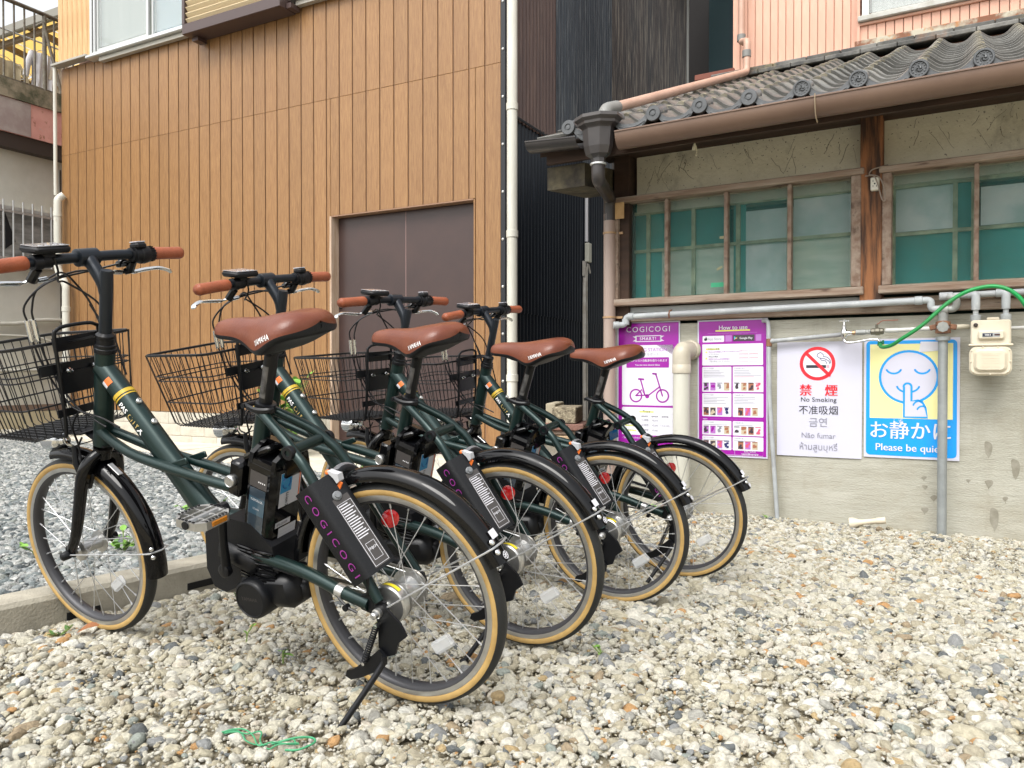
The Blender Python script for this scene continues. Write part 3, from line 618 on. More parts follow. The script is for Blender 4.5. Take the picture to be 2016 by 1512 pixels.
f2 = hwindow(-.383, 1.28, 1.142, 1.79, (.031, .44, .86), [(-.36, -.05, 1.15, 1.45, tealp), (-.36, -.05, 1.47, 1.70, reflp), (-.05, .03, 1.15, 1.78, tealp), (.03, .40, 1.15, 1.45, tealp), (.05, .40, 1.47, 1.66, reflp), (.40, 1.25, 1.15, 1.78, tealp), (-.36, .4, 1.70, 1.79, tealp)], 'deep teal window right of the post')
for f, x0, x1, vs, zs in ((f1, -1.80, -.5, (-1.68, -1.40, -1.14, -.86), (1.19, 1.48, 1.71)), (f2, -.36, 1.25, (-.34, -.06, .02, .42), (1.19, 1.455, 1.70))):
    for v in vs: q = MB(); q.box((v, D0 + .045, 1.46), (.022, .02, .58)); sub('inner_sash', q, innerf, f)
    for z in zs: q = MB(); q.box(((x0 + x1) / 2, D0 + .046, z), (x1 - x0, .018, .018)); sub('inner_rail', q, innerf, f)
q = MB(); q.box((-1.24, D0 + .002, 1.245), (.09, .002, .026)); sub('green_tape', q, mat('green_tape', (.05, .50, .25), .5), f1)
q = MB(); q.box((-1.22, D0 + .002, 1.515), (.03, .002, .015)); q.box((-1.235, D0 + .002, 1.34), (.035, .002, .012), Euler((0, -.5, 0)).to_matrix()); sub('tape_scrap', q, mat('yellowed_tape', (.5, .45, .25), .6), f1)
b = MB(); b.box((-1.812, D0 - .093, 1.714), (.058, .004, .098)); hp('card', b, mat('tan_card', (.52, .33, .15), .8, var=(.40, .24, .10), vscale=14), hs)
# stems of dead ivy on the plaster
ivy = mat('dead_ivy', (.17, .15, .105), .9)
b = MB()
for k in range(55):
    x = rnd.choice([rnd.uniform(-1.7, -.52), rnd.uniform(-.35, 1.2)]); z = rnd.uniform(1.93, 2.04); p = [(x, D0 + .026, z)]; dx_ = rnd.uniform(-.016, .016)
    for j in range(rnd.randint(2, 6)): x += dx_ + rnd.uniform(-.006, .006); z -= rnd.uniform(.010, .030); p.append((x, D0 + .026, max(z, 1.82)))
    b.tube(p, rnd.uniform(.0005, .0011), 4)
for k in range(260):
    x = rnd.choice([rnd.uniform(-1.74, -.50), rnd.uniform(-.37, 1.2)]); z = 2.045 - abs(rnd.gauss(0, .10)); 
    if z < 1.81: continue
    a = rnd.uniform(0, 3.1); r = rnd.uniform(.003, .009); b.tube([(x, D0 + .027, z), (x + r * cos(a), D0 + .027, z + r * sin(a))], .0015, 3)
ivy_o = hp('ivy_stems', b, ivy, hs, kind='stuff')
# roof: deck, rafters, tiles
SL = .408; TH = math.atan(SL)
def roof_z(y): return 2.035 + (y - 3.93) * SL
b = MB(); b.prism([(3.97, roof_z(3.97) - .03), (7.3, roof_z(7.3) - .03), (7.3, roof_z(7.3) - .07), (3.97, roof_z(3.97) - .07)], lambda u, v, t: (t, u, v), -2.14, 3.4); hp('roof_deck', b, darkwood, hs)
for k in range(19):
    xx = -2.05 + k * .30; b = MB(); b.prism([(3.99, roof_z(3.99) - .072), (4.6, roof_z(4.6) - .072), (4.6, roof_z(4.6) - .125), (3.99, roof_z(3.99) - .125)], lambda u, v, t: (t, u, v), xx, xx + .05); hp('rafter', b, darkwood, hs)
hb('fascia', (.65, 3.985, 1.965), (5.5, .025, .06), darkwood)
bm_ = mat('mossy_board_end', (.10, .085, .05), .9, var=(.03, .025, .02), vscale=9, bump=.5)
b = MB(); b.prism([(4.02, 1.93), (4.02, 1.80), (4.55, 1.86), (4.55, 2.0)], lambda u, v, t: (t, u, v), -2.12, -1.88); hp('verge_board', b, bm_, hs)
tile_m = mat('smoked_roof_tile', (.055, .056, .054), .38, var=(.185, .18, .165), vscale=7, bump=.2, bscale=50, contrast=(.35, .65)); mix_in(tile_m, (.26, .22, .12), 6, .54, .68, fac=.6); mix_in(tile_m, (.26, .12, .05), 4, .58, .70, fac=.6); mix_in(tile_m, (.50, .50, .46), 24, .66, .70, fac=.5); obj_random(tile_m, .38)
eave_m = mat('dark_eave_tile', (.055, .060, .064), .36, var=(.10, .105, .11), vscale=8, bump=.15); mix_in(eave_m, (.40, .37, .27), 12, .64, .70, fac=.6); obj_random(eave_m, .15)
TP = .247
def wave(t): return .030 * cos(2 * pi * t) + .0065 * cos(4 * pi * t + .3) - .004 * sin(2 * pi * t)
def tile_mesh(L=.30, th=.022):
    b = MB(); n = 16; rows = []
    for (yy, zz) in ((0, -th), (0, 0), (.008, .003), (L, 0), (L, -th)):
        rows.append([(TP * (i / n) * 1.06 - .0, yy, zz + wave(i / n * 1.06)) for i in range(n + 1)])
    b.grid(rows)
    bot = [[(p[0], yy, wave(i / n * 1.06) - th) for i, p in enumerate(rows[0])] for yy in (L, 0)]; b.grid(bot)
    for e in (0, n): b.raw([rows[0][e], rows[1][e], rows[3][e], rows[4][e]], [(0, 1, 2, 3)])
    return b.mesh('roof_tile', tile_m, 40)
tm = tile_mesh(); XT = -1.925
tilt = Euler((TH - .078, 0, 0))
for c_ in range(14):
    for r in range(14):
        yy = 3.93 + r * .2185; o = link('roof_tile', tm, hs)
        o.location = Vector((XT + c_ * TP + rnd.uniform(-.002, .002), yy, roof_z(yy) + .050 + rnd.uniform(-.0015, .0015))) - Vector(hs['_o']); o.rotation_euler = (tilt.x + rnd.uniform(-.01, .01), rnd.uniform(-.01, .01), 0)
# eave tiles with round ends
def eave_tile(kind):
    b = MB(); n = 14; th = .016
    # hanging front plate following the wave, lens-shaped
    top = [(TP * (i / n), wave(i / n)) for i in range(n + 1)]
    bot = [(x, z - .016 - .038 * sin(pi * min(1, max(0, (x / TP)))) ** .7) for x, z in top]
    poly = top + bot[::-1]
    m_ = len(top)
    vs = [(x, 0, z) for x, z in top] + [(x, 0, z) for x, z in bot] + [(x, .018, z) for x, z in top] + [(x, .018, z) for x, z in bot]
    fs = [(i, i + 1, m_ + i + 1, m_ + i) for i in range(n)] + [(2 * m_ + i, 3 * m_ + i, 3 * m_ + i + 1, 2 * m_ + i + 1) for i in range(n)] + [(i, 2 * m_ + i, 2 * m_ + i + 1, i + 1) for i in range(n)] + [(m_ + i, m_ + i + 1, 3 * m_ + i + 1, 3 * m_ + i) for i in range(n)]
    b.raw(vs, fs)
    # raised lens rim
    lens = [(TP * (.5 + .30 * cos(a)), wave(.5 + .30 * cos(a)) - .030 + .014 * sin(a)) for a in np.linspace(0, 2 * pi, 24, endpoint=False)]
    b.tube([(x, -.002, z) for x, z in lens], .0022, 5, closed=True)
    c = Vector((.0, -.012, .012)); R_ = .041
    if kind == 0: b.lathe([(R_ * .94, .03), (R_, .024), (R_, .004), (R_ * .94, 0), (.020, -.001), (.018, .004), (.014, .004), (.012, .0), (0, -.001)], c, (0, 1, 0), 28)
    else:
        b.lathe([(R_ * .94, .03), (R_, .024), (R_, .003), (R_ * .92, 0), (R_ * .78, 0), (R_ * .72, .006), (0, .006)], c, (0, 1, 0), 28)
        for k in range(12): a = k * pi / 6; b.lathe([(.0034, 0), (.0026, -.003), (0, -.004)], c + Vector((cos(a) * R_ * .62, .006, sin(a) * R_ * .62)), (0, 1, 0), 6)
        for k in range(3):
            a0 = k * 2.094; b.tube([c + Vector((cos(a0 + t * 2.0) * R_ * (.12 + .28 * t), .004, sin(a0 + t * 2.0) * R_ * (.12 + .28 * t))) for t in np.linspace(0, 1, 7)], [.006, .006, .005, .004, .003, .002, .001], 6)
    # barrel behind the disc
    b.tube([c + Vector((0, .02, -.002)), c + Vector((0, .14, .052))], [.036, .034], 12)
    return b.mesh('eave_tile', eave_m, 35)
em = [eave_tile(0), eave_tile(1)]
for c_ in range(14):
    o = link('eave_tile', em[0 if c_ < 5 else 1], hs); o.location = Vector((XT + c_ * TP, 3.905, 2.090 - .010 * c_ * TP)) - Vector(hs['_o'])
b = MB()
for r in range(12): yy = 3.95 + r * .26; b.box((-2.03, yy + .13, roof_z(yy + .13) + .035 + .006 * (r % 2)), (.24, .28, .02), Euler((TH - .03, 0, 0)).to_matrix(), b=.003)
hp('verge_tiles', b, tile_m, hs, kind='stuff')
# flat ridge courses under the pink wall
for row, (yy, z0, hh) in enumerate(((6.90, 3.362, .034), (6.93, 3.402, .034))):
    xx = -2.12 + row * .12
    while xx < 1.7: b = MB(); b.box((xx + .135, yy + .1, z0), (.266, .24, hh), Euler((.14, 0, 0)).to_matrix(), b=.005); hp('ridge_tile', b, tile_m, hs); xx += .27
rust = mat('rusty_flashing', (.20, .085, .045), .8, var=(.45, .42, .33), vscale=4, contrast=(.45, .55)); mix_in(rust, (.40, .17, .05), 14, .55, .65, fac=.8)
hb('flashing', (.55, 7.015, 3.452), (2.75, .03, .055), rust, .003)
hb('flashing', (-2.0, 7.04, 3.448), (.36, .03, .05), mat('red_rust_strip', (.17, .05, .03), .7), .003)
pink = mat('salmon_painted_boards', (.66, .395, .295), .62, var=(.60, .335, .24), vscale=3, stretch=(3, 3, .4)); mix_in(pink, (.25, .10, .06), 26, .70, .735, stretch=(1, 1, 1), fac=.7); mix_in(pink, (.78, .50, .37), 2, .5, .7, stretch=(3, 1, .5), fac=.6); obj_random(pink, .05)
pgroove = mat('salmon_groove', (.36, .17, .12), .8)
hb('upper_wall', (1.0, 7.6, 5.0), (5.70, 1.0, 3.16), pgroove)
pk = {}
def hplank(x0, x1, z0, z1, y, m, nm, t=.014):
    key = (round(x1 - x0, 3), round(z1 - z0, 3), nm)
    if key not in pk: b = MB(); b.box((0, 0, 0), (x1 - x0, t, z1 - z0), b=.0035); pk[key] = b.mesh(nm, m)
    o = link(nm, pk[key], hs); o.location = Vector(((x0 + x1) / 2, y, (z0 + z1) / 2)) - Vector(hs['_o'])
x = -1.845
for k in range(16): hplank(x, x + .062, 3.425, 6.4, 7.088, pink, 'upper_board'); x += .0655
x = -.79
for k in range(36): hplank(x, x + .061, 3.475, 3.60, 7.03, pink, 'lower_board'); x += .0655
hb('board_rail', (.5, 7.025, 3.612), (2.6, .045, .022), pink, .003)
hb('wall_return', (-.797, 7.04, 4.9), (.022, .08, 2.9), pink)
# upper window
f = hb('upper_window', (.45, 7.02, 3.648), (2.5, .10, .045), mat('grey_white_sill', (.50, .50, .47), .6, var=(.35, .34, .30), vscale=9), .006)
for xx in (-.745, .42): q = MB(); q.box((xx, 7.03, 4.6), (.05, .05, 1.86)); sub('frame', q, mat('pale_sash', (.62, .62, .58), .5), f)
q = MB(); q.box((.5, 7.055, 4.6), (2.4, .01, 1.85)); sub('curtain', q, mat('white_curtain', (.66, .64, .60), .9, var=(.50, .48, .44), vscale=3, stretch=(6, 1, .4)), f)
q = MB(); q.box((-.2, 7.035, 4.6), (1.05, .004, 1.8)); sub('pane', q, glass, f)
hb('bent_strip', (.25, 6.96, 3.70), (.62, .012, .05), mat('grey_strip', (.48, .49, .48), .5), .002, M=Euler((0, -.01, 0)).to_matrix())
# pipes on the upper wall and over the tiles
salp = mat('salmon_pipe', (.52, .33, .25), .45, var=(.45, .28, .21), vscale=5); greyf = mat('grey_fitting', (.20, .20, .19), .5)
def hpipe(name, label, pts, r, m, fit=(), cat='pipe', n=14, k=1, group=None, fm=None, fr=1.18, fl=.03):
    pts = [Vector(p) for p in pts]; b = MB(); b.tube(smooth_path(pts, k) if k > 1 else pts, r, n)
    o = hsolo(name, b, m, label, cat, tuple(pts[0]), 50, group)
    for j, ax in fit:
        q = MB(); q.lathe([(r, -fl), (r * fr, -fl * .9), (r * fr, fl * .9), (r, fl)], Vector(j) - pts[0], ax, n); sub('fitting', q, fm or m, o, 50)
    return o
def elbow(pts, i, rr=.05):
    """round the corners of a pipe run"""
    P = [Vector(p) for p in pts]; out = [P[0]]
    for a, b_, c in zip(P[:-2], P[1:-1], P[2:]):
        u = (a - b_).normalized(); v = (c - b_).normalized(); d = min(rr, (a - b_).length * .45, (c - b_).length * .45)
        for t in np.linspace(0, 1, i): out.append((b_ + u * d) * (1 - t) ** 2 + b_ * 2 * t * (1 - t) + (b_ + v * d) * t * t)
    return out + [P[-1]]
up = (-1.745, 6.98, 6.4)
o = hpipe('rain_pipe', 'salmon rain pipe down the pink wall and across the roof tiles to the hopper', elbow([up, (-1.745, 6.98, 3.66), (-1.665, 6.86, 3.62), (-1.665, 6.84, 3.34), (-1.735, 4.02, 2.205), (-1.75, 3.93, 2.11)], 7, .05), .030, salp)
for p_ in (((-1.745, 6.98, 3.70), (0, 0, 1)), ((-1.667, 6.85, 3.50), (0, 0, 1))): q = MB(); q.lathe([(.03, -.03), (.037, -.028), (.037, .028), (.03, .03)], Vector(p_[0]) - Vector(up), p_[1], 14); sub('fitting', q, greyf, o, 50)
q = MB(); q.tube([Vector(p_) - Vector(up) for p_ in elbow([(-1.728, 4.12, 2.246), (-1.735, 3.97, 2.19), (-1.737, 3.945, 2.09)], 6, .05)], .036, 14); sub('elbow', q, greyf, o, 50)
# gutter
gut = mat('brown_gutter', (.175, .112, .080), .42, var=(.14, .088, .064), vscale=3, bump=.05); gutd = mat('dark_hopper', (.034, .030, .030), .38, var=(.050, .044, .042), vscale=6)
gu = hthing('gutter', 'brown half round gutter along the eave of the old house', 'gutter', 0, 3.90, 2.0)
def gut_sec(x, r, zc, k=1.26): return [Vector((x, 3.895 + r * 1.0 * cos(a), zc + r * sin(a) * k)) for a in np.linspace(pi, 2 * pi, 17)]
b = MB(); outer = [gut_sec(x, .062, 2.020 - .06 * (x + 1.85), .75) for x in (-2.165, -1.85)]; inner = [gut_sec(x, .058, 2.020 - .06 * (x + 1.85), .75) for x in (-2.165, -1.85)]
b.grid(outer); b.grid(inner); b.raw(outer[0], [tuple(range(17))]); b.tube([(x, 3.833, 2.022 - .06 * (x + 1.85)) for x in (-2.165, -1.85)], .005, 6); hp('gutter_end', b, gutd, gu, 50)
b = MB(); xs_ = np.linspace(-1.62, 3.0, 12); outer = [gut_sec(x, .063, 2.012 + .005 * (x + 1.62)) for x in xs_]; inner = [gut_sec(x, .059, 2.012 + .005 * (x + 1.62)) for x in xs_]
b.grid(outer); b.grid(inner); b.tube([(x, 3.832, 2.014 + .005 * (x + 1.62)) for x in xs_], .0055, 6); hp('trough', b, gut, gu, 50)
for x in (-.62, 1.1): b = MB(); b.tube([Vector((x, 3.895 + .068 * cos(a), 2.015 + .093 * sin(a))) for a in np.linspace(pi * .95, pi * 1.55, 9)], .009, 4, flat=.3); hp('gutter_bracket', b, mat('pale_bracket', (.45, .36, .25), .5), gu)
b = MB(); b.tube([Vector((-1.245 + .0 * a, 4.02 - .03 * cos(a), 1.905 + .03 * sin(a))) for a in np.linspace(-.2, pi * 1.25, 12)] , .005, 6); b.tube([(-1.24, 3.995, 1.90), (-1.235, 3.99, 1.96)], .005, 6); hp('loose_hook', b, mat('yellowed_hook', (.50, .46, .33), .5), gu)
# hopper
hpz = 2.125
b = MB(); sec = [(.135, 0), (.138, -.018), (.120, -.035), (.118, -.048), (.096, -.062), (.090, -.070), (.082, -.165), (.070, -.205), (.042, -.225), (.040, -.262)]
C8 = [(cos(a), sin(a)) for a in np.linspace(pi / 8, 2 * pi + pi / 8, 8, endpoint=False)]
rows = [[Vector((-1.737 + r * cx, 3.885 + r * .72 * cy, hpz + h)) for cx, cy in C8] for r, h in sec]; rows = [r_ + [r_[0]] for r_ in rows]
b.grid(rows); b.raw([p_ for p_ in rows[1][:8]], [tuple(range(8))]); hopper = hp('hopper', b, gutd, gu)
q = MB(); q.lathe([(.041, 0), (.044, .002), (.044, .010), (.041, .012)], Vector((-1.737, 3.885, hpz - .262)), (0, 0, 1), 16); sub('clip', q, alu, hopper, 50)
dp = hthing('downpipe', 'dull brown downpipe at the left corner of the old house, below the hopper', 'pipe', -1.88, 4.38, -.06)
b = MB(); b.tube(elbow([(-1.737, 3.885, hpz - .255), (-1.737, 3.885, hpz - .34), (-1.878, 4.375, 1.80), (-1.88, 4.375, 1.66)], 7, .06), .037, 16); hp('elbow', b, gutd, dp, 60)
b = MB(); b.cyl((-1.88, 4.375, -.08), (-1.88, 4.375, 1.70), .0365, 18); hp('pipe', b, mat('mauve_brown_pipe', (.30, .215, .18), .45, var=(.36, .28, .24), vscale=4, stretch=(1, 1, .3)), dp, 60)
for z in (1.585, 1.075, .5):
    b = MB(); b.lathe([(.0375, -.006), (.0405, -.005), (.0405, .005), (.0375, .006)], (-1.88, 4.375, z), (0, 0, 1), 18); b.box((-1.83, 4.40, z), (.05, .01, .014)); hp('pipe_clip', b, mat('rusty_clip', (.42, .27, .15), .6, .3), dp, 60)
# ------------------------------------------------------------------ bicycles.  x forward, y left, z up; rear axle over the origin
GR = mat('dark_green_frame', (.006, .021, .019), .34, .5, var=(.007, .025, .023), vscale=40); GR.node_tree.nodes['Principled BSDF'].inputs['Coat Weight'].default_value = .25; GR.node_tree.nodes['Principled BSDF'].inputs['Coat Roughness'].default_value = .3
BG = mat('gloss_black', (.003, .003, .0035), .07, spec=.35); BS = mat('satin_black', (.0045, .005, .0065), .38, spec=.35); BM = mat('matte_black_plastic', (.0055, .006, .0075), .46, spec=.28, bump=.1, bscale=300); BAR = mat('blue_black_alloy', (.008, .012, .018), .36, .3)
CH = mat('chrome', (.75, .76, .76), .12, 1.); AL = mat('brushed_alloy', (.60, .60, .59), .32, .9, var=(.45, .45, .44), vscale=30); RIMM = mat('rim_alloy', (.62, .61, .58), .30, .85, var=(.50, .49, .46), vscale=20, stretch=(1, 1, 1)); SPK = mat('spoke_steel', (.60, .61, .62), .38, .8)
RIMB = mat('rim_inner_dark', (.05, .05, .055), .45, .3)
LEA = mat('brown_saddle_leather', (.165, .046, .019), .37, var=(.115, .026, .011), vscale=9, bump=.07, bscale=180); GRP = mat('orange_brown_grip', (.32, .085, .034), .48, var=(.25, .065, .027), vscale=20, bump=.2, bscale=200)
TAN = mat('tan_sidewall', (.46, .30, .105), .65, var=(.37, .235, .08), vscale=25)
def tread_fn(m, n, l, p, mp):
    sx = n.new('ShaderNodeSeparateXYZ'); l.new(mp.outputs[0], sx.inputs[0])
    a = n.new('ShaderNodeMath'); a.operation = 'ARCTAN2'; l.new(sx.outputs['Z'], a.inputs[0]); l.new(sx.outputs['X'], a.inputs[1])
    ab = n.new('ShaderNodeMath'); ab.operation = 'ABSOLUTE'; l.new(sx.outputs['Y'], ab.inputs[0])
    k = n.new('ShaderNodeMath'); k.operation = 'MULTIPLY'; k.inputs[1].default_value = 96; l.new(a.outputs[0], k.inputs[0])
    k2 = n.new('ShaderNodeMath'); k2.operation = 'MULTIPLY_ADD'; k2.inputs[1].default_value = 560; l.new(ab.outputs[0], k2.inputs[0]); l.new(k.outputs[0], k2.inputs[2])
    s_ = n.new('ShaderNodeMath'); s_.operation = 'SINE'; l.new(k2.outputs[0], s_.inputs[0])
    g = n.new('ShaderNodeMath'); g.operation = 'GREATER_THAN'; g.inputs[1].default_value = .72; l.new(s_.outputs[0], g.inputs[0])
    b = n.new('ShaderNodeBump'); b.inputs['Strength'].default_value = .9; b.inputs['Distance'].default_value = .0018; b.invert = True
    l.new(g.outputs[0], b.inputs['Height']); l.new(b.outputs[0], p.inputs['Normal'])
RUB = mat('tyre_rubber', (.014, .015, .015), .62, extra=tread_fn)
mix_in(RUB, (.10, .095, .08), 14, .60, .78, fac=.35)
WHT = mat('white_print', (.80, .80, .80), .5); YEL = mat('gold_band', (.55, .37, .03), .4); GLD = mat('gold_print', (.60, .43, .14), .4, .3); PUR = mat('magenta_print', (.24, .022, .22), .5)
ORG = mat('orange_plastic', (.75, .17, .03), .4); REDR = mat('red_reflector', (.65, .008, .012), .15, coat=.5); AMB = mat('amber_reflector', (.42, .15, .01), .25); GRYP = mat('light_grey_plastic', (.45, .46, .48), .45); LCD = mat('lcd_glass', (.40, .40, .44), .12, coat=.8)
CLR = mat('clear_reflector', (.70, .72, .74), .2); CLR.node_tree.nodes['Principled BSDF'].inputs['Alpha'].default_value = .45
BLU = mat('blue_label', (.03, .26, .50), .4); STK = mat('white_sticker', (.62, .62, .66), .4); PANL = mat('smoky_battery_panel', (.030, .042, .055), .12, coat=.8); PANB = mat('blue_grey_band', (.035, .07, .10), .15, coat=.8); BGREY = mat('dark_grey_panel', (.045, .040, .038), .4)
CHAINM = mat('chain_steel', (.22, .21, .19), .35, .9); WIRE = mat('basket_wire', (.005, .005, .006), .35)

def text_on(body, size, m, parent, origin, xd, yd, name='lettering', align='CENTER', width=1., bold=0., space=1., wrap=None, lift=.0006, bvh=None, cast=None):
    """flat lettering laid on a surface: origin + x*xd + y*yd, wrapped round a tube (axis point, axis dir, radius) or cast on to a mesh"""
    vs, fs = text_mesh(body, size, align, width, 0., space); O = Vector(origin); X = Vector(xd).normalized(); Y = Vector(yd).normalized(); Nn = X.cross(Y); out = []
    for x, y in vs:
        if wrap:
            r = wrap; out.append(O + X * x + Y * (sin(y / r) * r) + Nn * ((cos(y / r) - 1) * r + lift))
        else: out.append(O + X * x + Y * y + Nn * lift)
    if bvh is not None:
        o2 = []
        for p_ in out:
            h = bvh.ray_cast(p_ + Nn * .05, -Nn, .12); o2.append(h[0] + Nn * lift if h[0] is not None else p_)
        out = o2
    b = MB(); b.raw(out, fs)
    if bold > 0:
        for q_ in (1, -1): b.raw([v + X * (bold * size * q_) + Nn * (.00008 * (2 + q_)) for v in out], fs)
    return b.build(name, m, parent, fix=False)

def wheel(bike, name, c, rear):
    """hub mesh with tyre, rim and 28 spokes as its own pieces; axle along y"""
    c = Vector(c); b = MB(); Y = (0, 1, 0); z0 = Vector((0, 0, 0))
    if rear:
        b.use(AL); b.lathe([(.006, -.075), (.006, -.055), (.016, -.052), (.020, -.040), (.043, -.034), (.044, -.030), (.030, -.028), (.027, -.02), (.027, .010), (.030, .016), (.040, .018), (.041, .021), (.036, .022), (.036, .030), (.042, .031), (.0435, .036), (.0435, .050), (.040, .053), (.026, .054), (.010, .055), (.010, .062), (.006, .064), (.006, .088), (0, .088)], z0, Y, 32)
        b.use(CHAINM); b.lathe([(.028, -.048), (.034, -.046), (.034, -.042), (.028, -.040)], z0, Y, 18)
        b.use(mat('yellow_label', (.75, .62, .02), .4) if 'yellow_label' not in bpy.data.materials else bpy.data.materials['yellow_label'])
        b.raw([(cos(a) * .0442, y_, sin(a) * .0442) for a in np.linspace(1.35, 2.3, 9) for y_ in (.038, .047)], [(2 * i, 2 * i + 1, 2 * i + 3, 2 * i + 2) for i in range(8)])
        fl = (-.030, .020); fr = .037
    else:
        b.use(AL); b.lathe([(.006, -.062), (.006, -.045), (.012, -.043), (.016, -.036), (.030, -.033), (.031, -.029), (.018, -.027), (.016, 0), (.018, .027), (.031, .029), (.030, .033), (.016, .036), (.012, .043), (.006, .045), (.006, .062), (0, .063)], z0, Y, 24)
        fl = (-.031, .031); fr = .027
    hub = b.build(name, None, bike, 35); hub.location = c
    b = MB(); pf = []
    R0, rw, rh = .2345, .0190, .0155
    for k in range(20): a = 2 * pi * k / 20; pf.append((R0 + rh * cos(a), rw * sin(a)))
    b.mats = [RUB, TAN]; b.ring(pf, z0, Y, 72)
    # tan on the two flanks
    m_ = len(pf)
    for i in range(len(b.f)):
        k = i % m_; a = 2 * pi * (k + .5) / m_; b.mi[i] = 1 if (cos(a) < .30) else 0
    t = b.build('tyre', None, hub, 50, fix=True)
    b = MB(); b.mats = [RIMM, RIMB]
    rp = [(.2270, .0150), (.2262, .0165), (.2155, .0160), (.2080, .0110), (.2060, 0), (.2080, -.0110), (.2155, -.0160), (.2262, -.0165), (.2270, -.0150), (.222, 0)]
    b.ring(rp, z0, Y, 72)
    for i in range(len(b.f)): k = i % len(rp); b.mi[i] = 1 if k in (2, 3, 4, 5) else 0
    b.build('rim', None, hub, 50)
    key = 'rear' if rear else 'front'
    for k in range(28):
        side = k % 2; a = 2 * pi * k / 28; lead = (1 if (k // 2) % 2 else -1) * radians(58)
        h = Vector((cos(a + lead) * fr, fl[side], sin(a + lead) * fr)); e = Vector((cos(a) * .190, (fl[side]) * .06, sin(a) * .2065))
        ck = (key, side, (k // 2) % 2)
        # share one mesh between alike spokes: build at angle 0 and turn
        if ck not in _spk:
            b = MB(); h0 = Vector((cos(lead) * fr, fl[side], sin(lead) * fr)); e0 = Vector((.2065, fl[side] * .06, 0)); b.tube([h0, e0], .00105, 5); b.tube([e0 - (e0 - h0).normalized() * .012, e0], .0021, 5); _spk[ck] = b.mesh('spoke', SPK)
        o = link('spoke', _spk[ck], hub); o.rotation_euler = (0, -a, 0)
    # spoke reflector and valve
    b = MB(); b.box((.135 * cos(-2.3), 0, .135 * sin(-2.3)), (.062, .012, .030), Euler((0, .6, 0)).to_matrix(), b=.006); b.build('spoke_reflector', CLR, hub)
    return hub
_spk = {}

def arc(c, r, a0, a1, n, y=0): return [Vector((c[0] + r * cos(a), y, c[2] + r * sin(a))) for a in np.linspace(radians(a0), radians(a1), n)]
def fender(bike, c, r, a0, a1, w, name='mudguard'):
    prof = [(-w, -.014), (-w * .98, -.006), (-w * .75, .004), (-w * .35, .009), (0, .0105), (w * .35, .009), (w * .75, .004), (w * .98, -.006), (w, -.014)]
    prof2 = [(y, z - .0022) for y, z in prof]
    n = 44; rows = []; rows2 = []
    for a in np.linspace(radians(a0), radians(a1), n):
        e = Vector((cos(a), 0, sin(a))); rows.append([Vector(c) + e * (r + z) + Vector((0, y, 0)) for y, z in prof]); rows2.append([Vector(c) + e * (r + z) + Vector((0, y, 0)) for y, z in prof2])
    b = MB(); b.grid(rows); b.grid(rows2)
    for q in (0, -1): b.raw(rows[q] + rows2[q], [(i, i + 1, 10 + i, 9 + i) for i in range(8)])
    return b.build(name, BG, bike, 45)

AX = radians(72.); ST = Vector((.748, 0, .978)); AUP = Vector((-cos(AX), 0, sin(AX))); AFW = Vector((sin(AX), 0, cos(AX)))
def onaxis(z): return ST + AUP * ((z - ST.z) / AUP.z)

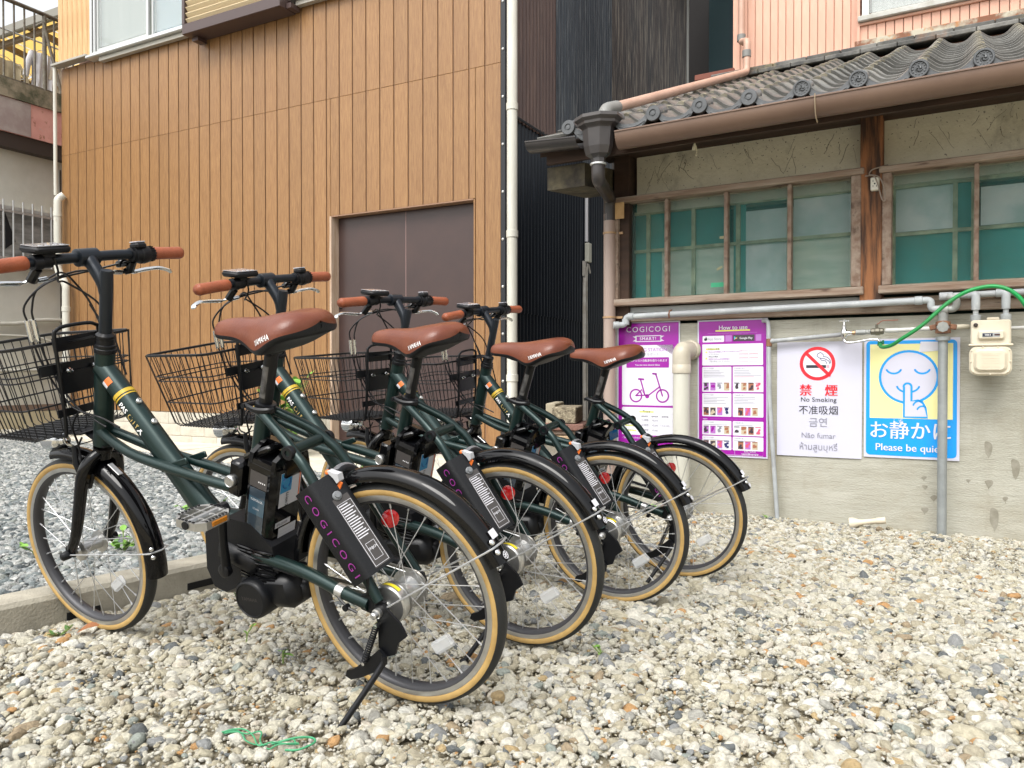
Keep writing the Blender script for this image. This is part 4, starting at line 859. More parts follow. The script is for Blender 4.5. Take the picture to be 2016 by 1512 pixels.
def saddle(bike):
    # cross-sections from nose (x=.405) to tail (x=.075)
    S = [  # x, top z, half width, side drop, crown
        (.410, .834, .008, .008), (.404, .845, .021, .022), (.385, .852, .027, .032), (.355, .854, .030, .036), (.322, .854, .034, .040), (.292, .854, .044, .050),
        (.265, .856, .058, .062), (.240, .859, .072, .069), (.215, .862, .083, .066), (.190, .865, .090, .058), (.168, .866, .092, .050), (.148, .865, .086, .043), (.132, .860, .070, .036), (.122, .853, .046, .026), (.117, .845, .020, .013), (.116, .840, .001, .001)]
    b = MB(); b.mats = [LEA, BM]; rows = []
    for x, zt, hw, dr in S:
        row = []
        for k in range(17):
            t = -1 + 2 * k / 16; a = t * pi / 2; e = 2.6
            yy = hw * math.copysign(abs(sin(a)) ** (2 / e), sin(a)); zz = zt - dr * (1 - abs(cos(a)) ** (2 / 2.0)) 
            zz -= .004 * max(0, 1 - abs(yy) / .018) * (1 if .14 < x < .30 else 0)
            row.append((x, yy, zz))
        rows.append(row)
    b.grid(rows); top = b.build('saddle', LEA, bike, 80)
    sm = top.modifiers.new('round', 'SUBSURF'); sm.levels = 2; sm.render_levels = 2
    dg = bpy.context.evaluated_depsgraph_get(); bpy.context.view_layer.update(); me = bpy.data.meshes.new_from_object(top.evaluated_get(dg)); top.modifiers.clear(); top.data = me; me.name = 'saddle'; me.shade_smooth()
    # black shell under the leather
    rows2 = []
    for (x, zt, hw, dr), row in zip(S, rows):
        zb = zt - dr; th = .013 if x < .27 else .010
        rows2.append([(x, hw * s_, zb + q) for s_, q in ((-1.0, .0), (-1.0, -.004), (-.97, -.008), (-.90, -th), (-.5, -th * 1.1), (0, -th * 1.2), (.5, -th * 1.1), (.90, -th), (.97, -.008), (1.0, -.004), (1.0, .0))])
    b = MB(); b.grid(rows2); sh = b.build('saddle_shell', BM, top, 60)
    sm = sh.modifiers.new('round', 'SUBSURF'); sm.levels = 2; bpy.context.view_layer.update(); me2 = bpy.data.meshes.new_from_object(sh.evaluated_get(bpy.context.evaluated_depsgraph_get())); sh.modifiers.clear(); sh.data = me2; me2.name = 'saddle_shell'; me2.shade_smooth()
    b = MB()
    for s_ in (-1, 1): b.tube(smooth_path([(.375, s_ * .012, .822), (.34, s_ * .020, .806), (.29, s_ * .022, .793), (.225, s_ * .022, .792), (.19, s_ * .034, .800), (.155, s_ * .044, .820)], 4), .0038, 6)
    b.build('saddle_rail', BS, top)
    b = MB(); b.box((.150, 0, .820), (.035, .10, .018), b=.006); b.build('rear_bracket', BM, top)
    from mathutils.bvhtree import BVHTree
    bv = BVHTree.FromPolygons([v.co for v in me.vertices], [tuple(p_.vertices) for p_ in me.polygons])
    text_on('YAMAHA', .0175, WHT, top, (.205, .098, .812), (-1, .05, .22), (.22, -.25, .95), width=.82, bold=.012, bvh=bv, lift=.0007)
    return top

def make_bike(root):
    P = lambda nm, b, m=None, sm=40, par=None: b.build(nm, m, par or root, sm)
    front = []
    def F(o): front.append(o); return o
    # frame
    b = MB(); b.use(GR)
    b.tube([onaxis(.797), onaxis(.79), onaxis(.56), onaxis(.545)], [.0225, .0235, .0235, .0245], 20)
    dt = [Vector((.830, 0, .748)), Vector((.768, 0, .674)), Vector((.66, 0, .535)), Vector((.555, 0, .404)), Vector((.47, 0, .318))]
    # down tube grows taller toward the motor
    vs = []; n = 20; rr = [(.0265, .0265), (.0265, .0265), (.027, .030), (.027, .036), (.030, .040)]
    d_ = (dt[-1] - dt[0]).normalized(); nn = Vector((-d_.z, 0, d_.x)) * -1
    b.grid([[p_ + Vector((0, 1, 0)) * cos(2 * pi * k / n) * ry + nn * sin(2 * pi * k / n) * rz for k in range(n + 1)] for p_, (ry, rz) in zip(dt, rr)])
    for s_ in (-1, 1):
        b.tube(smooth_path([(.872, s_ * .012, .582), (.80, s_ * .024, .554), (.715, s_ * .031, .527), (.542, s_ * .033, .493), (.40, s_ * .026, .466), (.355, s_ * .010, .458)], 3), .0125, 12)
        b.tube(smooth_path([(.312, s_ * .012, .648), (.285, s_ * .022, .634), (.225, s_ * .042, .598), (.188, s_ * .052, .566), (.150, s_ * .058, .520), (.035, s_ * .068, .321), (.004, s_ * .071, .268)], 4), .0112, 12)
        b.tube(smooth_path([(.40, s_ * .038, .315), (.30, s_ * .046, .310), (.20, s_ * .054, .296), (.105, s_ * .064, .273), (.03, s_ * .070, .258)], 4), .0145, 12)
    b.tube([(.303, 0, .662), (.335, 0, .575), (.42, 0, .325)], .0190, 18)
    b.cyl((.202, -.066, .573), (.202, .066, .573), .0125, 14)
    b.tube([(.56, 0, .405), (.47, 0, .385), (.39, 0, .385)], .018, 12)
    b.box((.60, .028, .512), (.10, .006, .016), Euler((0, .28, 0)).to_matrix(), b=.002); b.box((.60, -.028, .512), (.10, .006, .016), Euler((0, .28, 0)).to_matrix(), b=.002)
    fr = P('frame', b)
    for s_ in (-1, 1):
        q = MB(); q.lathe([(.015, -.006), (.0155, -.004), (.0155, .004), (.014, .007), (.007, .007), (.006, .003), (0, .003)], (.196, s_ * .062, .572), (0, s_, 0), 18); q.build('frame_cap', BS, fr, 35)
    q = MB(); q.lathe([(.0235, 0), (.0262, .002), (.0262, .012), (.0235, .014)], onaxis(.783), AUP, 20); q.build('headset_cup', BS, fr, 35)
    Ddir = Vector((-.64, 0, -.77)); Dup = Vector((-.77, 0, .64)); side = Vector((0, 1, 0))
    def tubeband(s0, s1, m, nm, r=.0272, a0=0., a1=2 * pi):
        q = MB(); N_ = 20; o = Vector((.768, 0, .674))
        q.grid([[o + Ddir * s_ + side * cos(a) * r + Dup * sin(a) * r for a in np.linspace(a0, a1, N_)] for s_ in (s0, s1)]); q.build(nm, m, fr, 60)
    tubeband(-.006, .004, YEL, 'gold_band', .0273); tubeband(.0075, .011, YEL, 'gold_band', .0273)
    tubeband(-.052, -.034, ORG, 'orange_sticker', .0272, .1, .75); tubeband(-.052, -.034, STK, 'white_sticker', .0272, -.25, .1)
    o0 = Vector((.768, 0, .674)) + side * .0275
    q0 = o0 + Ddir * .019
    text_on('PAS', .0175, WHT, fr, q0 + Ddir * .0 - Dup * .005, Ddir, Dup, align='LEFT', bold=.03, wrap=.027, width=1.0)
    text_on('CITY', .0205, GLD, fr, q0 + Ddir * .036 - Dup * .006, Ddir, Dup, align='LEFT', wrap=.027, width=.95)
    text_on('X', .024, WHT, fr, q0 + Ddir * .079 - Dup * .007, Ddir, Dup, align='LEFT', bold=.02, wrap=.027)
    for s_ in (.01, .075): q = MB(); q.lathe([(.0075, 0), (.0075, .006), (.005, .008), (.004, .004), (0, .004)], Vector((.748, 0, .650)) + Ddir * s_ + Dup * .0258, Dup, 12); q.build('bottle_boss', AL, fr, 35)
    # seat post, clamp, saddle
    b = MB(); b.tube([(.318, 0, .625), (.2625, 0, .775), (.255, 0, .797)], [.0150, .0150, .0165], 16); b.box((.250, 0, .800), (.055, .048, .028), Euler((0, .05, 0)).to_matrix(), b=.008); b.box((.262, .0, .782), (.034, .05, .02), Euler((0, -.3, 0)).to_matrix(), b=.006)
    sp = P('seat_post', b, BS)
    q = MB(); q.raw([Vector((.3125, 0, .640)) + Vector((-.347, 0, .938)) * h_ + Vector((0, 1, 0)) * cos(a) * .0153 + Vector((.938, 0, .347)) * sin(a) * .0153 for h_ in (.04, .115) for a in np.linspace(-.55, .55, 7)], [(i, i + 1, 8 + i, 7 + i) for i in range(6)])
    q.build('worn_strip', mat('worn_post', (.14, .135, .13), .5, .3, var=(.02, .02, .02), vscale=30) if 'worn_post' not in bpy.data.materials else bpy.data.materials['worn_post'], sp)
    b = MB(); sdir = Vector((-.347, 0, .938)); c0 = Vector((.305, 0, .655)); b.lathe([(.0195, -.010), (.0225, -.009), (.0225, .009), (.0195, .010)], c0, sdir, 20)
    b.tube(smooth_path([(.344, .020, .662), (.328, .026, .658), (.305, .028, .652), (.282, .022, .650), (.272, .010, .650)], 4), .0045, 6, flat=1.6); b.cyl((.345, -.022, .660), (.345, .028, .662), .006, 8)
    P('seat_clamp', b, BS)
    saddle(root)
    # headset nut, stem, bar
    b = MB(); b.lathe([(.0245, 0), (.0245, .006), (.021, .008), (.021, .022), (.0225, .024), (.0225, .030), (.018, .034), (.0155, .036)], onaxis(.798), AUP, 6 * 4); F(P('headset', b, BS, 30))
    b = MB(); b.tube([onaxis(.81), ST - AUP * .004, ST + AUP * .003], [.0150, .0150, .0135], 20)
    b.tube(smooth_path([ST - AUP * .055, ST - AUP * .030 + AFW * .012, Vector((.795, 0, .998)), Vector((.811, 0, 1.015))], 4), [.0160] * 9 + [.0175] * 4, 14)
    b.lathe([(.0185, -.027), (.0215, -.025), (.0215, .025), (.0185, .027)], (.811, 0, 1.016), (0, 1, 0), 18)
    st = F(P('stem', b, BAR, 35))
    for y_ in (-.013, .013): q = MB(); q.cyl((.823, y_, 1.028), (.826, y_, 1.033), .004, 8); q.build('bolt', CH, st)
    b = MB(); b.tube(smooth_path([(.800, -.262, 1.008), (.804, -.18, 1.012), (.810, -.08, 1.016), (.811, 0, 1.016), (.810, .08, 1.016), (.804, .18, 1.012), (.800, .262, 1.008)], 3), [.0115] * 5 + [.0125] * 9 + [.0115] * 5, 14)
    hb_ = F(P('handlebar', b, BAR, 50))
    for s_ in (-1, 1):
        y1 = .152 if s_ > 0 else .180
        b = MB(); ys = [y1, y1 + .004, y1 + .02, .22, .262, .269, .2715]; rr_ = [.0150, .0165, .0163, .0158, .0165, .0135, .0]
        b.tube([(.811 - .00016 * 0 - (abs(y_) / .262) ** 2 * .011, s_ * y_, 1.016 - (y_ / .262) ** 2 * .008) for y_ in ys], rr_, 18); F(P('grip', b, GRP, 60))
        # brake lever
        c = Vector((.820, s_ * .128, .990)); b = MB(); b.use(BS)
        b.lathe([(.013, -.011), (.0175, -.010), (.0175, .010), (.013, .011)], (.807, s_ * .128, 1.013), (0, 1, 0), 16)
        b.tube([(.812, s_ * .125, .998), (.835, s_ * .130, .975), (.842, s_ * .118, .972)], [.011, .011, .008], 8); b.tube([(.842, s_ * .118, .972), (.846, s_ * .085, .974)], .0045, 8)
        b.use(CH); b.tube(smooth_path([(.838, s_ * .132, .974), (.848, s_ * .150, .970), (.852, s_ * .185, .973), (.846, s_ * .225, .974), (.840, s_ * .250, .966), (.838, s_ * .258, .958)], 4), [.007] * 4 + [.0115] * 6 + [.0100] * 8 + [.008, .008, .006], 8, flat=.5)
        b.cyl((.842, s_ * .110, .972), (.842, s_ * .088, .974), .006, 8)
        F(b.build('brake_lever', None, root, 40))
    # display on the left, twist shifter and bell on the right
    b = MB(); b.box((.806, .100, 1.042), (.066, .086, .017), Euler((.0, -.16, 0)).to_matrix(), b=.006); b.lathe([(.013, -.012), (.017, -.011), (.017, .011), (.013, .012)], (.809, .105, 1.015), (0, 1, 0), 14); b.box((.806, .100, 1.027), (.026, .03, .016), b=.003); dsp = F(P('display', b, BM))
    q = MB(); q.box((.8045, .100, 1.0512), (.058, .078, .0014), Euler((.0, -.16, 0)).to_matrix()); q.build('screen', LCD, dsp)
    q = MB()
    for k in range(4): q.box((.784, .074 + k * .017, 1.0488), (.006, .009, .001), Euler((0, -.16, 0)).to_matrix())
    q.build('button', GRYP, dsp)
    b = MB(); b.lathe([(.014, -.018), (.0205, -.016), (.0215, -.002), (.0235, .000), (.024, .012), (.0215, .024), (.0185, .026), (.0170, .040), (.013, .041)][::1], (.806, -.142, 1.012), (0, -1, 0), 24); b.box((.800, -.140, 1.034), (.032, .034, .018), b=.006); shf = F(P('twist_shifter', b, BM, 35))
    q = MB(); q.box((.801, -.140, 1.0438), (.026, .028, .003), b=.001); q.build('shifter_window', LCD, shf)
    q = MB()
    for k in range(16): a = k * pi / 8; q.box((.806 + .0188 * cos(a), -.174, 1.012 + .0188 * sin(a)), (.003, .015, .003))
    q.build('grip_ribs', BM, shf)
    b = MB(); b.lathe([(.012, 0), (.0165, .002), (.0165, .012), (.014, .016), (.009, .017), (.008, .020), (0, .021)], (.834, -.112, .985), (.15, 0, 1), 14); F(P('bell', b, BG, 35))
    # cables
    b = MB()
    def cab(pts, r=.0026): b.tube(smooth_path(pts, 6), r, 6)
    cab([(.846, .085, .974), (.885, .02, .985), (.915, -.03, .955), (.905, -.055, .895), (.870, -.050, .80), (.855, -.035, .72), (.86, -.03, .66)])
    cab([(.846, -.085, .974), (.890, -.02, .985), (.945, .045, .955), (.965, .062, .905), (.968, .062, .87)]); cab([(.968, .060, .83), (.955, .058, .77), (.925, .052, .70), (.895, .046, .655), (.87, .038, .63), (.82, .030, .60)])
    cab([(.80, -.125, 1.0), (.87, -.06, .985), (.93, .03, .965), (.975, .072, .915), (.978, .072, .87)]); cab([(.978, .070, .83), (.965, .066, .77), (.935, .058, .70), (.90, .048, .65), (.83, .034, .625), (.77, .030, .60)])
    cab([(.79, .095, 1.02), (.800, .085, .99), (.845, .06, .965), (.875, .02, .96), (.84, -.03, .90), (.815, -.034, .82), (.79, -.030, .72)])
    cab([(.905, -.05, .90), (.882, -.062, .83), (.872, -.05, .76), (.875, -.03, .68)])
    cab([(.895, .045, .64), (.93, .045, .60), (.945, .03, .55), (.94, .035, .50)])
    F(b.build('cable', BS, root, 60))
    for (x, y_) in ((.968, .061), (.978, .071)):
        b = MB(); b.lathe([(.0035, 0), (.0062, .001), (.0062, .054), (.0035, .055)], (x, y_, .823), (.02, .02, 1), 12); F(P('cable_sleeve', b, CH))
    # fork
    b = MB(); b.use(BG); b.lathe([(.020, 0), (.021, .02), (.024, .022), (.024, .03)], onaxis(.508), AUP, 16)
    for s_ in (-1, 1):
        b.tube(smooth_path([onaxis(.525) + Vector((0, s_ * .006, 0)), Vector((.905, s_ * .034, .507)), Vector((.922, s_ * .050, .470)), Vector((.955, s_ * .054, .390)), Vector((.992, s_ * .055, .310)), Vector((1.026, s_ * .055, .262))], 4), [.016, .016, .016, .016, .016, .0165, .017, .017, .017, .0165, .016, .0155, .015, .015, .0145, .014, .0135, .013, .013, .013, .012], 12, flat=1.)
        b.box((1.030, s_ * .056, .256), (.034, .008, .030), b=.003)
    F(P('fork', b))
    b = MB()
    for s_ in (-1, 1): b.lathe([(.006, 0), (.013, .001), (.012, .018), (.008, .022), (0, .023)], (1.033, s_ * .060, .25), (0, s_, 0), 8)
    F(P('axle_cap', b, BM))
    # V-brake
    b = MB()
    for s_ in (-1, 1):
        b.tube([(.938, s_ * .036, .440), (.955, s_ * .040, .50), (.958, s_ * .034, .545)], [.009, .008, .006], 8); b.box((.930, s_ * .026, .452), (.05, .012, .014), Euler((0, 1.0, 0)).to_matrix(), b=.003)
    b.cyl((.958, -.036, .545), (.958, .036, .545), .0016, 5)
    F(P('brake', b, BS)); b = MB(); b.tube(smooth_path([(.958, .034, .545), (.96, .052, .56), (.955, .056, .585)], 4), .003, 6); b.box((.915, 0, .545), (.02, .012, .05), b=.003); b.lathe([(.006, 0), (.006, .008), (0, .01)], (.903, .0, .535), (-1, 0, .2), 8); F(P('brake_noodle', b, CH))
    fw = wheel(root, 'front_wheel', (1.033, 0, .25), False); F(fw)
    fen = fender(root, (1.033, 0, .25), .272, 79, 192, .0275); F(fen)
    q = MB(); q.box((1.033 + .285 * cos(radians(127)), 0, .25 + .285 * sin(radians(127))), (.045, .014, .004), Euler((0, radians(-37), 0)).to_matrix(), b=.001); q.build('mudguard_clip', AL, fen)
    def stay(c, y0, a, r, nm='mudguard_stay', fo=None, w=.031):
        e = Vector((c[0] + r * cos(radians(a)), 0, c[2] + r * sin(radians(a)))); q = MB(); pts = []
        for s_ in (1, -1):
            leg = [Vector((c[0], s_ * y0, c[2])), Vector((e.x * .985 + c[0] * .015, s_ * (w + .001), e.z * .985 + c[2] * .015))]
            pts.append(leg)
        d2 = (e - Vector(c)).normalized()
        path = [pts[0][0], pts[0][1] - d2 * .012, e + Vector((0, w * .9, 0)) + d2 * .004, e + d2 * .0135, e + Vector((0, -w * .9, 0)) + d2 * .004, pts[1][1] - d2 * .012, pts[1][0]]
        q.tube(path, .0021, 6); o = P(nm, q, SPK, 50, fo)
        for da in (-1, 1):
            t_ = Vector((-d2.z, 0, d2.x)) * .011 * da; q = MB(); q.lathe([(.0055, 0), (.0055, .004), (.003, .006), (0, .006)], e + t_ + d2 * .006 + Vector((0, .022, 0)), d2 + Vector((0, .7, 0)), 10); q.build('stay_bolt', CH, o, 40)
        return o
    F(stay((1.033, 0, .25), .066, 176.5, .276))
    # basket, carrier loop and brackets
    b = MB(); X0, X1 = .925, 1.215
    def ringp(z, xa, xb, wa, wb, n_=6):
        pts = []; rc = .035
        cs = [(xa, -wa), (xb, -wb), (xb, wb), (xa, wa)]
        for i in range(4):
            p0 = Vector((*cs[i - 1], z)); p1 = Vector((*cs[i], z)); p2 = Vector((*cs[(i + 1) % 4], z))
            u = (p0 - p1).normalized(); v = (p2 - p1).normalized()
            for t in np.linspace(0, 1, n_): pts.append((p1 + u * rc) * (1 - t) ** 2 + p1 * 2 * t * (1 - t) + (p1 + v * rc) * t * t)
        return pts
    def lev(t): # 0 top, 1 bottom
        return (.818 - .232 * t, .925 + .012 * t, 1.225 - .055 * t, .172 - .030 * t, .150 - .030 * t)
    for t, r in ((0, .0028), (.012, .0028), (.30, .0020), (.36, .0020), (.66, .0024)):
        z, xa, xb, wa, wb = lev(t); b.tube(ringp(z - (.0 if t else 0), xa, xb, wa, wb), r, 6, closed=True)
    def pt(u, t, s_):  # u along perimeter side param
        z, xa, xb, wa, wb = lev(t); return z, xa, xb, wa, wb
    for k in range(12):   # sides
        f_ = (k + .5) / 12
        for s_ in (-1, 1):
            L_ = []
            for t in (0, .96, 1.0): z, xa, xb, wa, wb = lev(t); x = xa + (xb - xa) * f_; w_ = wa + (wb - wa) * f_; L_.append(Vector((x, s_ * (w_ if t < 1 else w_ - .012), z)))
            b.tube(L_, .00135, 5)
    for k in range(13):   # front, back
        f_ = -1 + 2 * (k + .5) / 13
        for e_ in (0, 1):
            L_ = []
            for t in (0, .96, 1.0): z, xa, xb, wa, wb = lev(t); x = (xa, xb)[e_] + (0 if t < 1 else (.012, -.012)[e_]); w_ = (wa, wb)[e_]; L_.append(Vector((x, f_ * w_, z)))
            b.tube(L_, .00135, 5)
    z, xa, xb, wa, wb = lev(1)
    for k in range(13): f_ = -1 + 2 * (k + .5) / 13; b.tube([(xa + .01, f_ * wa, z), (xb - .01, f_ * wb, z)], .00135, 5)
    for k in range(16): f_ = (k + .5) / 16; x = xa + .01 + (xb - xa - .02) * f_; w_ = wa + (wb - wa) * f_ - .008; b.tube([(x, -w_, z - .002), (x, w_, z - .002)], .00135, 5)
    bk = F(P('basket', b, WIRE))
    b = MB(); b.tube(smooth_path([(1.05, .060, .578), (.955, .060, .580), (.935, .060, .592), (.918, .060, .70), (.905, .060, .83), (.903, .052, .848), (.903, .030, .855), (.903, -.030, .855), (.903, -.052, .848), (.905, -.060, .83), (.918, -.060, .70), (.935, -.060, .592), (.955, -.060, .580), (1.05, -.060, .578)], 4), .0048, 8); F(P('carrier_loop', b, BS, 60))
    b = MB(); b.box((.913, 0, .812), (.004, .125, .035)); b.box((.855, 0, .822), (.10, .055, .004), Euler((0, .12, 0)).to_matrix()); b.box((.925, 0, .752), (.005, .20, .026)); b.box((.918, .0, .715), (.004, .13, .055)); b.box((.930, 0, .640), (.005, .15, .020)); b.box((.99, 0, .578), (.14, .07, .004)); b.box((.905, 0, .562), (.09, .035, .004), Euler((0, -.5, 0)).to_matrix()); br = F(P('basket_bracket', b, BS))
    for y_ in (-.035, .035): q = MB(); q.lathe([(.007, 0), (.007, .004), (.004, .005), (.004, .014), (0, .015)], (.915, y_, .745), (-1, 0, 0), 8); q.build('bolt', CH, br)
    b = MB(); b.lathe([(.018, 0), (.023, .006), (.026, .02), (.027, .055), (.024, .058), (0, .060)], (1.055, .0, .548), (1, 0, -.05), 20); b.box((1.075, 0, .570), (.02, .012, .02), b=.002); b.lathe([(.0, 0), (.012, .002), (.016, .012), (.012, .02)], (1.035, 0, .548), (1, 0, -.05), 14); F(P('headlight', b, CH))
    b = MB(); b.tube(smooth_path([(1.03, .0, .545), (1.0, .012, .532), (.965, .02, .54), (.94, .02, .565)], 4), .0026, 6); F(P('light_cable', b, BS))
    # rear wheel, mudguard, lock
    wheel(root, 'rear_wheel', (0, 0, .25), True)
    rf_ = fender(root, (0, 0, .25), .275, 12, 158, .0265)
    q = MB(); a_ = radians(146); e_ = Vector((cos(a_), 0, sin(a_))); q.raw([Vector((0, 0, .25)) + e_ * .2885 + Vector((0, 1, 0)) * yy + Vector((-e_.z, 0, e_.x)) * tt for yy, tt in ((-.010, -.009), (.012, -.009), (.012, .009), (-.010, .009))], [(0, 1, 2, 3)]); q.build('number_sticker', STK, rf_)
    a_ = radians(155.5); e_ = Vector((cos(a_), 0, sin(a_))); oo = Vector((0, 0, .25)) + e_ * .2882; t_ = Vector((-e_.z, 0, e_.x))
    q = MB(); ring_ = [oo + Vector((0, 1, 0)) * cos(k * pi / 9) * .0075 + t_ * sin(k * pi / 9) * .0075 for k in range(18)]; q.tube(ring_, .0007, 4, closed=True)
    for k in range(3): a = k * pi / 3 + pi / 2; q.tube([oo + Vector((0, 1, 0)) * cos(a) * .0065 + t_ * sin(a) * .0065, oo - Vector((0, 1, 0)) * cos(a) * .0065 - t_ * sin(a) * .0065], .0009, 4)
    q.build('emblem', STK, rf_)
    stay((0, 0, .25), .080, 146.5 + 4, .283, w=.033)
    b = MB(); c_ = Vector((.096, 0, .476)); up_ = Vector((.33, 0, .94)).normalized()
    b.tube([c_ + Vector((0, 1, 0)) * cos(a) * .047 + up_ * (sin(a) * .050) for a in np.linspace(-.75, pi + .75, 22)], .0085, 8, flat=1.3); lk = P('ring_lock', b, BS, 50)
    q = MB(); q.tube([c_ + Vector((0, 1, 0)) * cos(a) * .047 + up_ * (sin(a) * .050 + .001) + Vector((.004, 0, 0)) for a in np.linspace(.8, pi - .5, 12)], .0088, 8, flat=1.2); q.build('lock_cover', mat('silver_grey', (.20, .20, .21), .35, .3) if 'silver_grey' not in bpy.data.materials else bpy.data.materials['silver_grey'], lk, 50)
    q = MB(); q.prism([(.0, .006), (.014, .002), (.026, .000), (.028, -.014), (.021, -.020), (.013, -.009), (.002, .000)], lambda u, v, t: Vector((.106 - u, t, .530 + v)), .040, .056); q.build('lock_tab', GRYP, lk)
    q = MB(); q.box((.109, .050, .531), (.012, .012, .010), b=.003); q.build('lock_key', ORG, lk); q = MB(); q.box((.084, .050, .502), (.008, .004, .022), Euler((0, -.5, 0)).to_matrix()); q.build('orange_tag', ORG, lk)
    # smart lock box on the left stay
    ad = Vector((-.545, 0, -.838)).normalized(); ap = Vector((-.838, 0, .545)).normalized(); Yv = Vector((0, 1, 0)); o_ = Vector((.142, .0, .505))
    sec = []
    for (py, pp) in ((.098, -.026), (.098, .020), (.040, .052), (.032, .052), (.032, -.026)): sec.append((py, pp))
    # rounded outer corners
    pol = []
    for i in range(5):
        p0, p1, p2 = Vector(sec[i - 1]), Vector(sec[i]), Vector(sec[(i + 1) % 5]); r_ = .012 if i in (1,) else .006 if i in (0, 2) else .002
        u = (p0 - p1).normalized(); v = (p2 - p1).normalized()
        for t in np.linspace(0, 1, 5): pol.append((p1 + u * r_) * (1 - t) ** 2 + p1 * 2 * t * (1 - t) + (p1 + v * r_) * t * t)
    b = MB(); b.prism([tuple(p_) for p_ in pol], lambda y_, p_, t: o_ + Yv * y_ + ap * p_ + ad * t, 0, .222); bx = P('lock_box', b, BM, 40)
    L_ = list('COGICOGI')
    for i, chh in enumerate(L_): text_on(chh, .026, PUR, bx, o_ + Yv * .0982 + ad * (.022 + i * .0255) + ap * -.015, -ap * 0 + ad, ap, lift=.0006, bold=-.004) if False else None
    text_on('COGICOGI', .0235, PUR, bx, o_ + Yv * .0982 + ad * .012 + ap * -.006, ad, ap, align='LEFT', space=1.66, width=1.15)
    n2 = Vector((0, .032, .058)); # sloping rear face: direction across it
    ac = (Yv * -.058 + ap * .032).normalized(); nf = ac.cross(ad) * -1
    base = o_ + Yv * .098 + ap * .020
    if nf.dot(ap) < 0: nf = -nf
    def facebox(c0, c1, t0, t1, m, nm, lift=.0008):
        q = MB(); q.raw([base + ac * c + ad * t + nf * lift for c, t in ((c0, t0), (c1, t0), (c1, t1), (c0, t1))], [(0, 1, 2, 3)]); return q.build(nm, m, bx, fix=False)
    facebox(.026, .062, .052, .215, BGREY, 'label_plate')
    for k in range(14): facebox(.030, .030 + .028 * (.72 + .28 * ((k * 7) % 5) / 4), .070 + k * .0058, .0722 + k * .0058, STK, 'printed_line', .0013)
    for (a0, a1, t0, t1) in ((.0275, .0285, .066, .212), (.0600, .0608, .066, .212), (.0275, .0608, .066, .0668), (.0275, .0608, .2112, .212), (.034, .0348, .162, .200), (.054, .0548, .162, .200), (.034, .0548, .162, .1628), (.034, .0548, .1992, .200)): facebox(a0, a1, t0, t1, STK, 'printed_frame', .0013)
    text_on('ENJOY', .0075, STK, bx, base + ac * .0445 + ad * .178 + nf * .0005, ac, -ad, lift=.0012, bold=.02)
    q = MB(); kc = base + ac * .040 + ad * .048; q.lathe([(.010, 0), (.010, .004), (.008, .006), (0, .006)], kc, nf, 10, ref=ad); q.lathe([(.006, .006), (.0055, .010), (0, .010)], kc, nf, 8); q.build('lock_knob', mat('grey_knob', (.16, .17, .18), .45) if 'grey_knob' not in bpy.data.materials else bpy.data.materials['grey_knob'], bx, 40)
    b = MB(); b.tube(smooth_path([(.022, .075, .322), (.022, .078, .300), (.026, .076, .285), (.045, .070, .275)], 4), .004, 6); P('lock_cable', b, BS)
    # drive unit, covers, battery
    b = MB()
    b.box((.445, 0, .275), (.17, .10, .13), Euler((0, .2, 0)).to_matrix(), b=.022); b.box((.340, .010, .235), (.17, .10, .085), Euler((0, .08, 0)).to_matrix(), b=.02)
    b.lathe([(.046, -.05), (.048, -.04), (.048, .066), (.0465, .076), (.043, .080), (.040, .081), (.039, .079), (0, .079)], (.365, 0, .222), (0, 1, 0), 36)
    b.box((.27, .0, .235), (.06, .06, .05), b=.012); b.box((.41, .035, .31), (.12, .06, .05), Euler((0, -.35, 0)).to_matrix(), b=.012)
    du = P('drive_unit', b, BS, 45)
    text_on('YAMAHA', .013, BGREY, du, (.366, .0792, .220), (-1, 0, 0), (0, 0, 1), lift=.0005, width=.9)
    b = MB(); b.prism([(.52, .27), (.505, .36), (.43, .405), (.355, .395), (.30, .345), (.292, .285), (.33, .262), (.40, .245), (.47, .215), (.505, .225)], lambda u, v, t: Vector((u, t, v)), -.056, .052); P('motor_cover', b, BM, 30)
    # crumpled black tape round the cover
    b = MB()
    for k in range(9): z_ = .335 - k * .009; b.tube([(.300 + .004 * sin(k * 2.1), .0535, z_ - .008), (.35, .0555 + .002 * sin(k), z_ - .003 + .003 * sin(k * 1.7)), (.405, .0535, z_ + .006)], .0030, 5)
    P('tape', b, BG, 60)
    sd = Vector((-.31, 0, .95)).normalized(); sb_ = Vector((-.95, 0, -.31)).normalized(); bo = Vector((.399, 0, .350))  # front lower corner of battery; sd up, sb_ back
    def bat(u, y_, v): return bo + sb_ * u + Yv * y_ + sd * v
    b = MB(); bh = .205
    cor = [(.0, .036), (.010, .050), (.070, .050), (.083, .038), (.083, -.040), (.072, -.05), (.010, -.05), (0, -.036)]
    rows = [[bat(u, y_, v) if not dz else bat(u * .9 + .004, y_ * .9, v) for u, y_ in cor + cor[:1]] for v, dz in ((0, 1), (.006, 0), (bh - .02, 0), (bh, 0))]
    b.grid(rows); b.raw([bat(u * .9 + .004, y_ * .9, 0) for u, y_ in cor], [tuple(range(8))]); b.raw([bat(u, y_, bh) for u, y_ in cor], [tuple(range(8))])
    # carrying handle: two cheeks and a bar on the outer edge
    for u0 in (.004, .068): b.prism([(.050, bh - .012), (.046, bh + .022), (.004, bh + .046), (-.012, bh + .046), (-.012, bh - .01)], lambda y_, v, t: bat(u0 + t, y_, v), 0, .011)
    b.prism([(-.012, bh + .046), (.006, bh + .047), (.006, bh + .036), (-.012, bh + .034)], lambda y_, v, t: bat(.004 + t, y_, v), 0, .075)
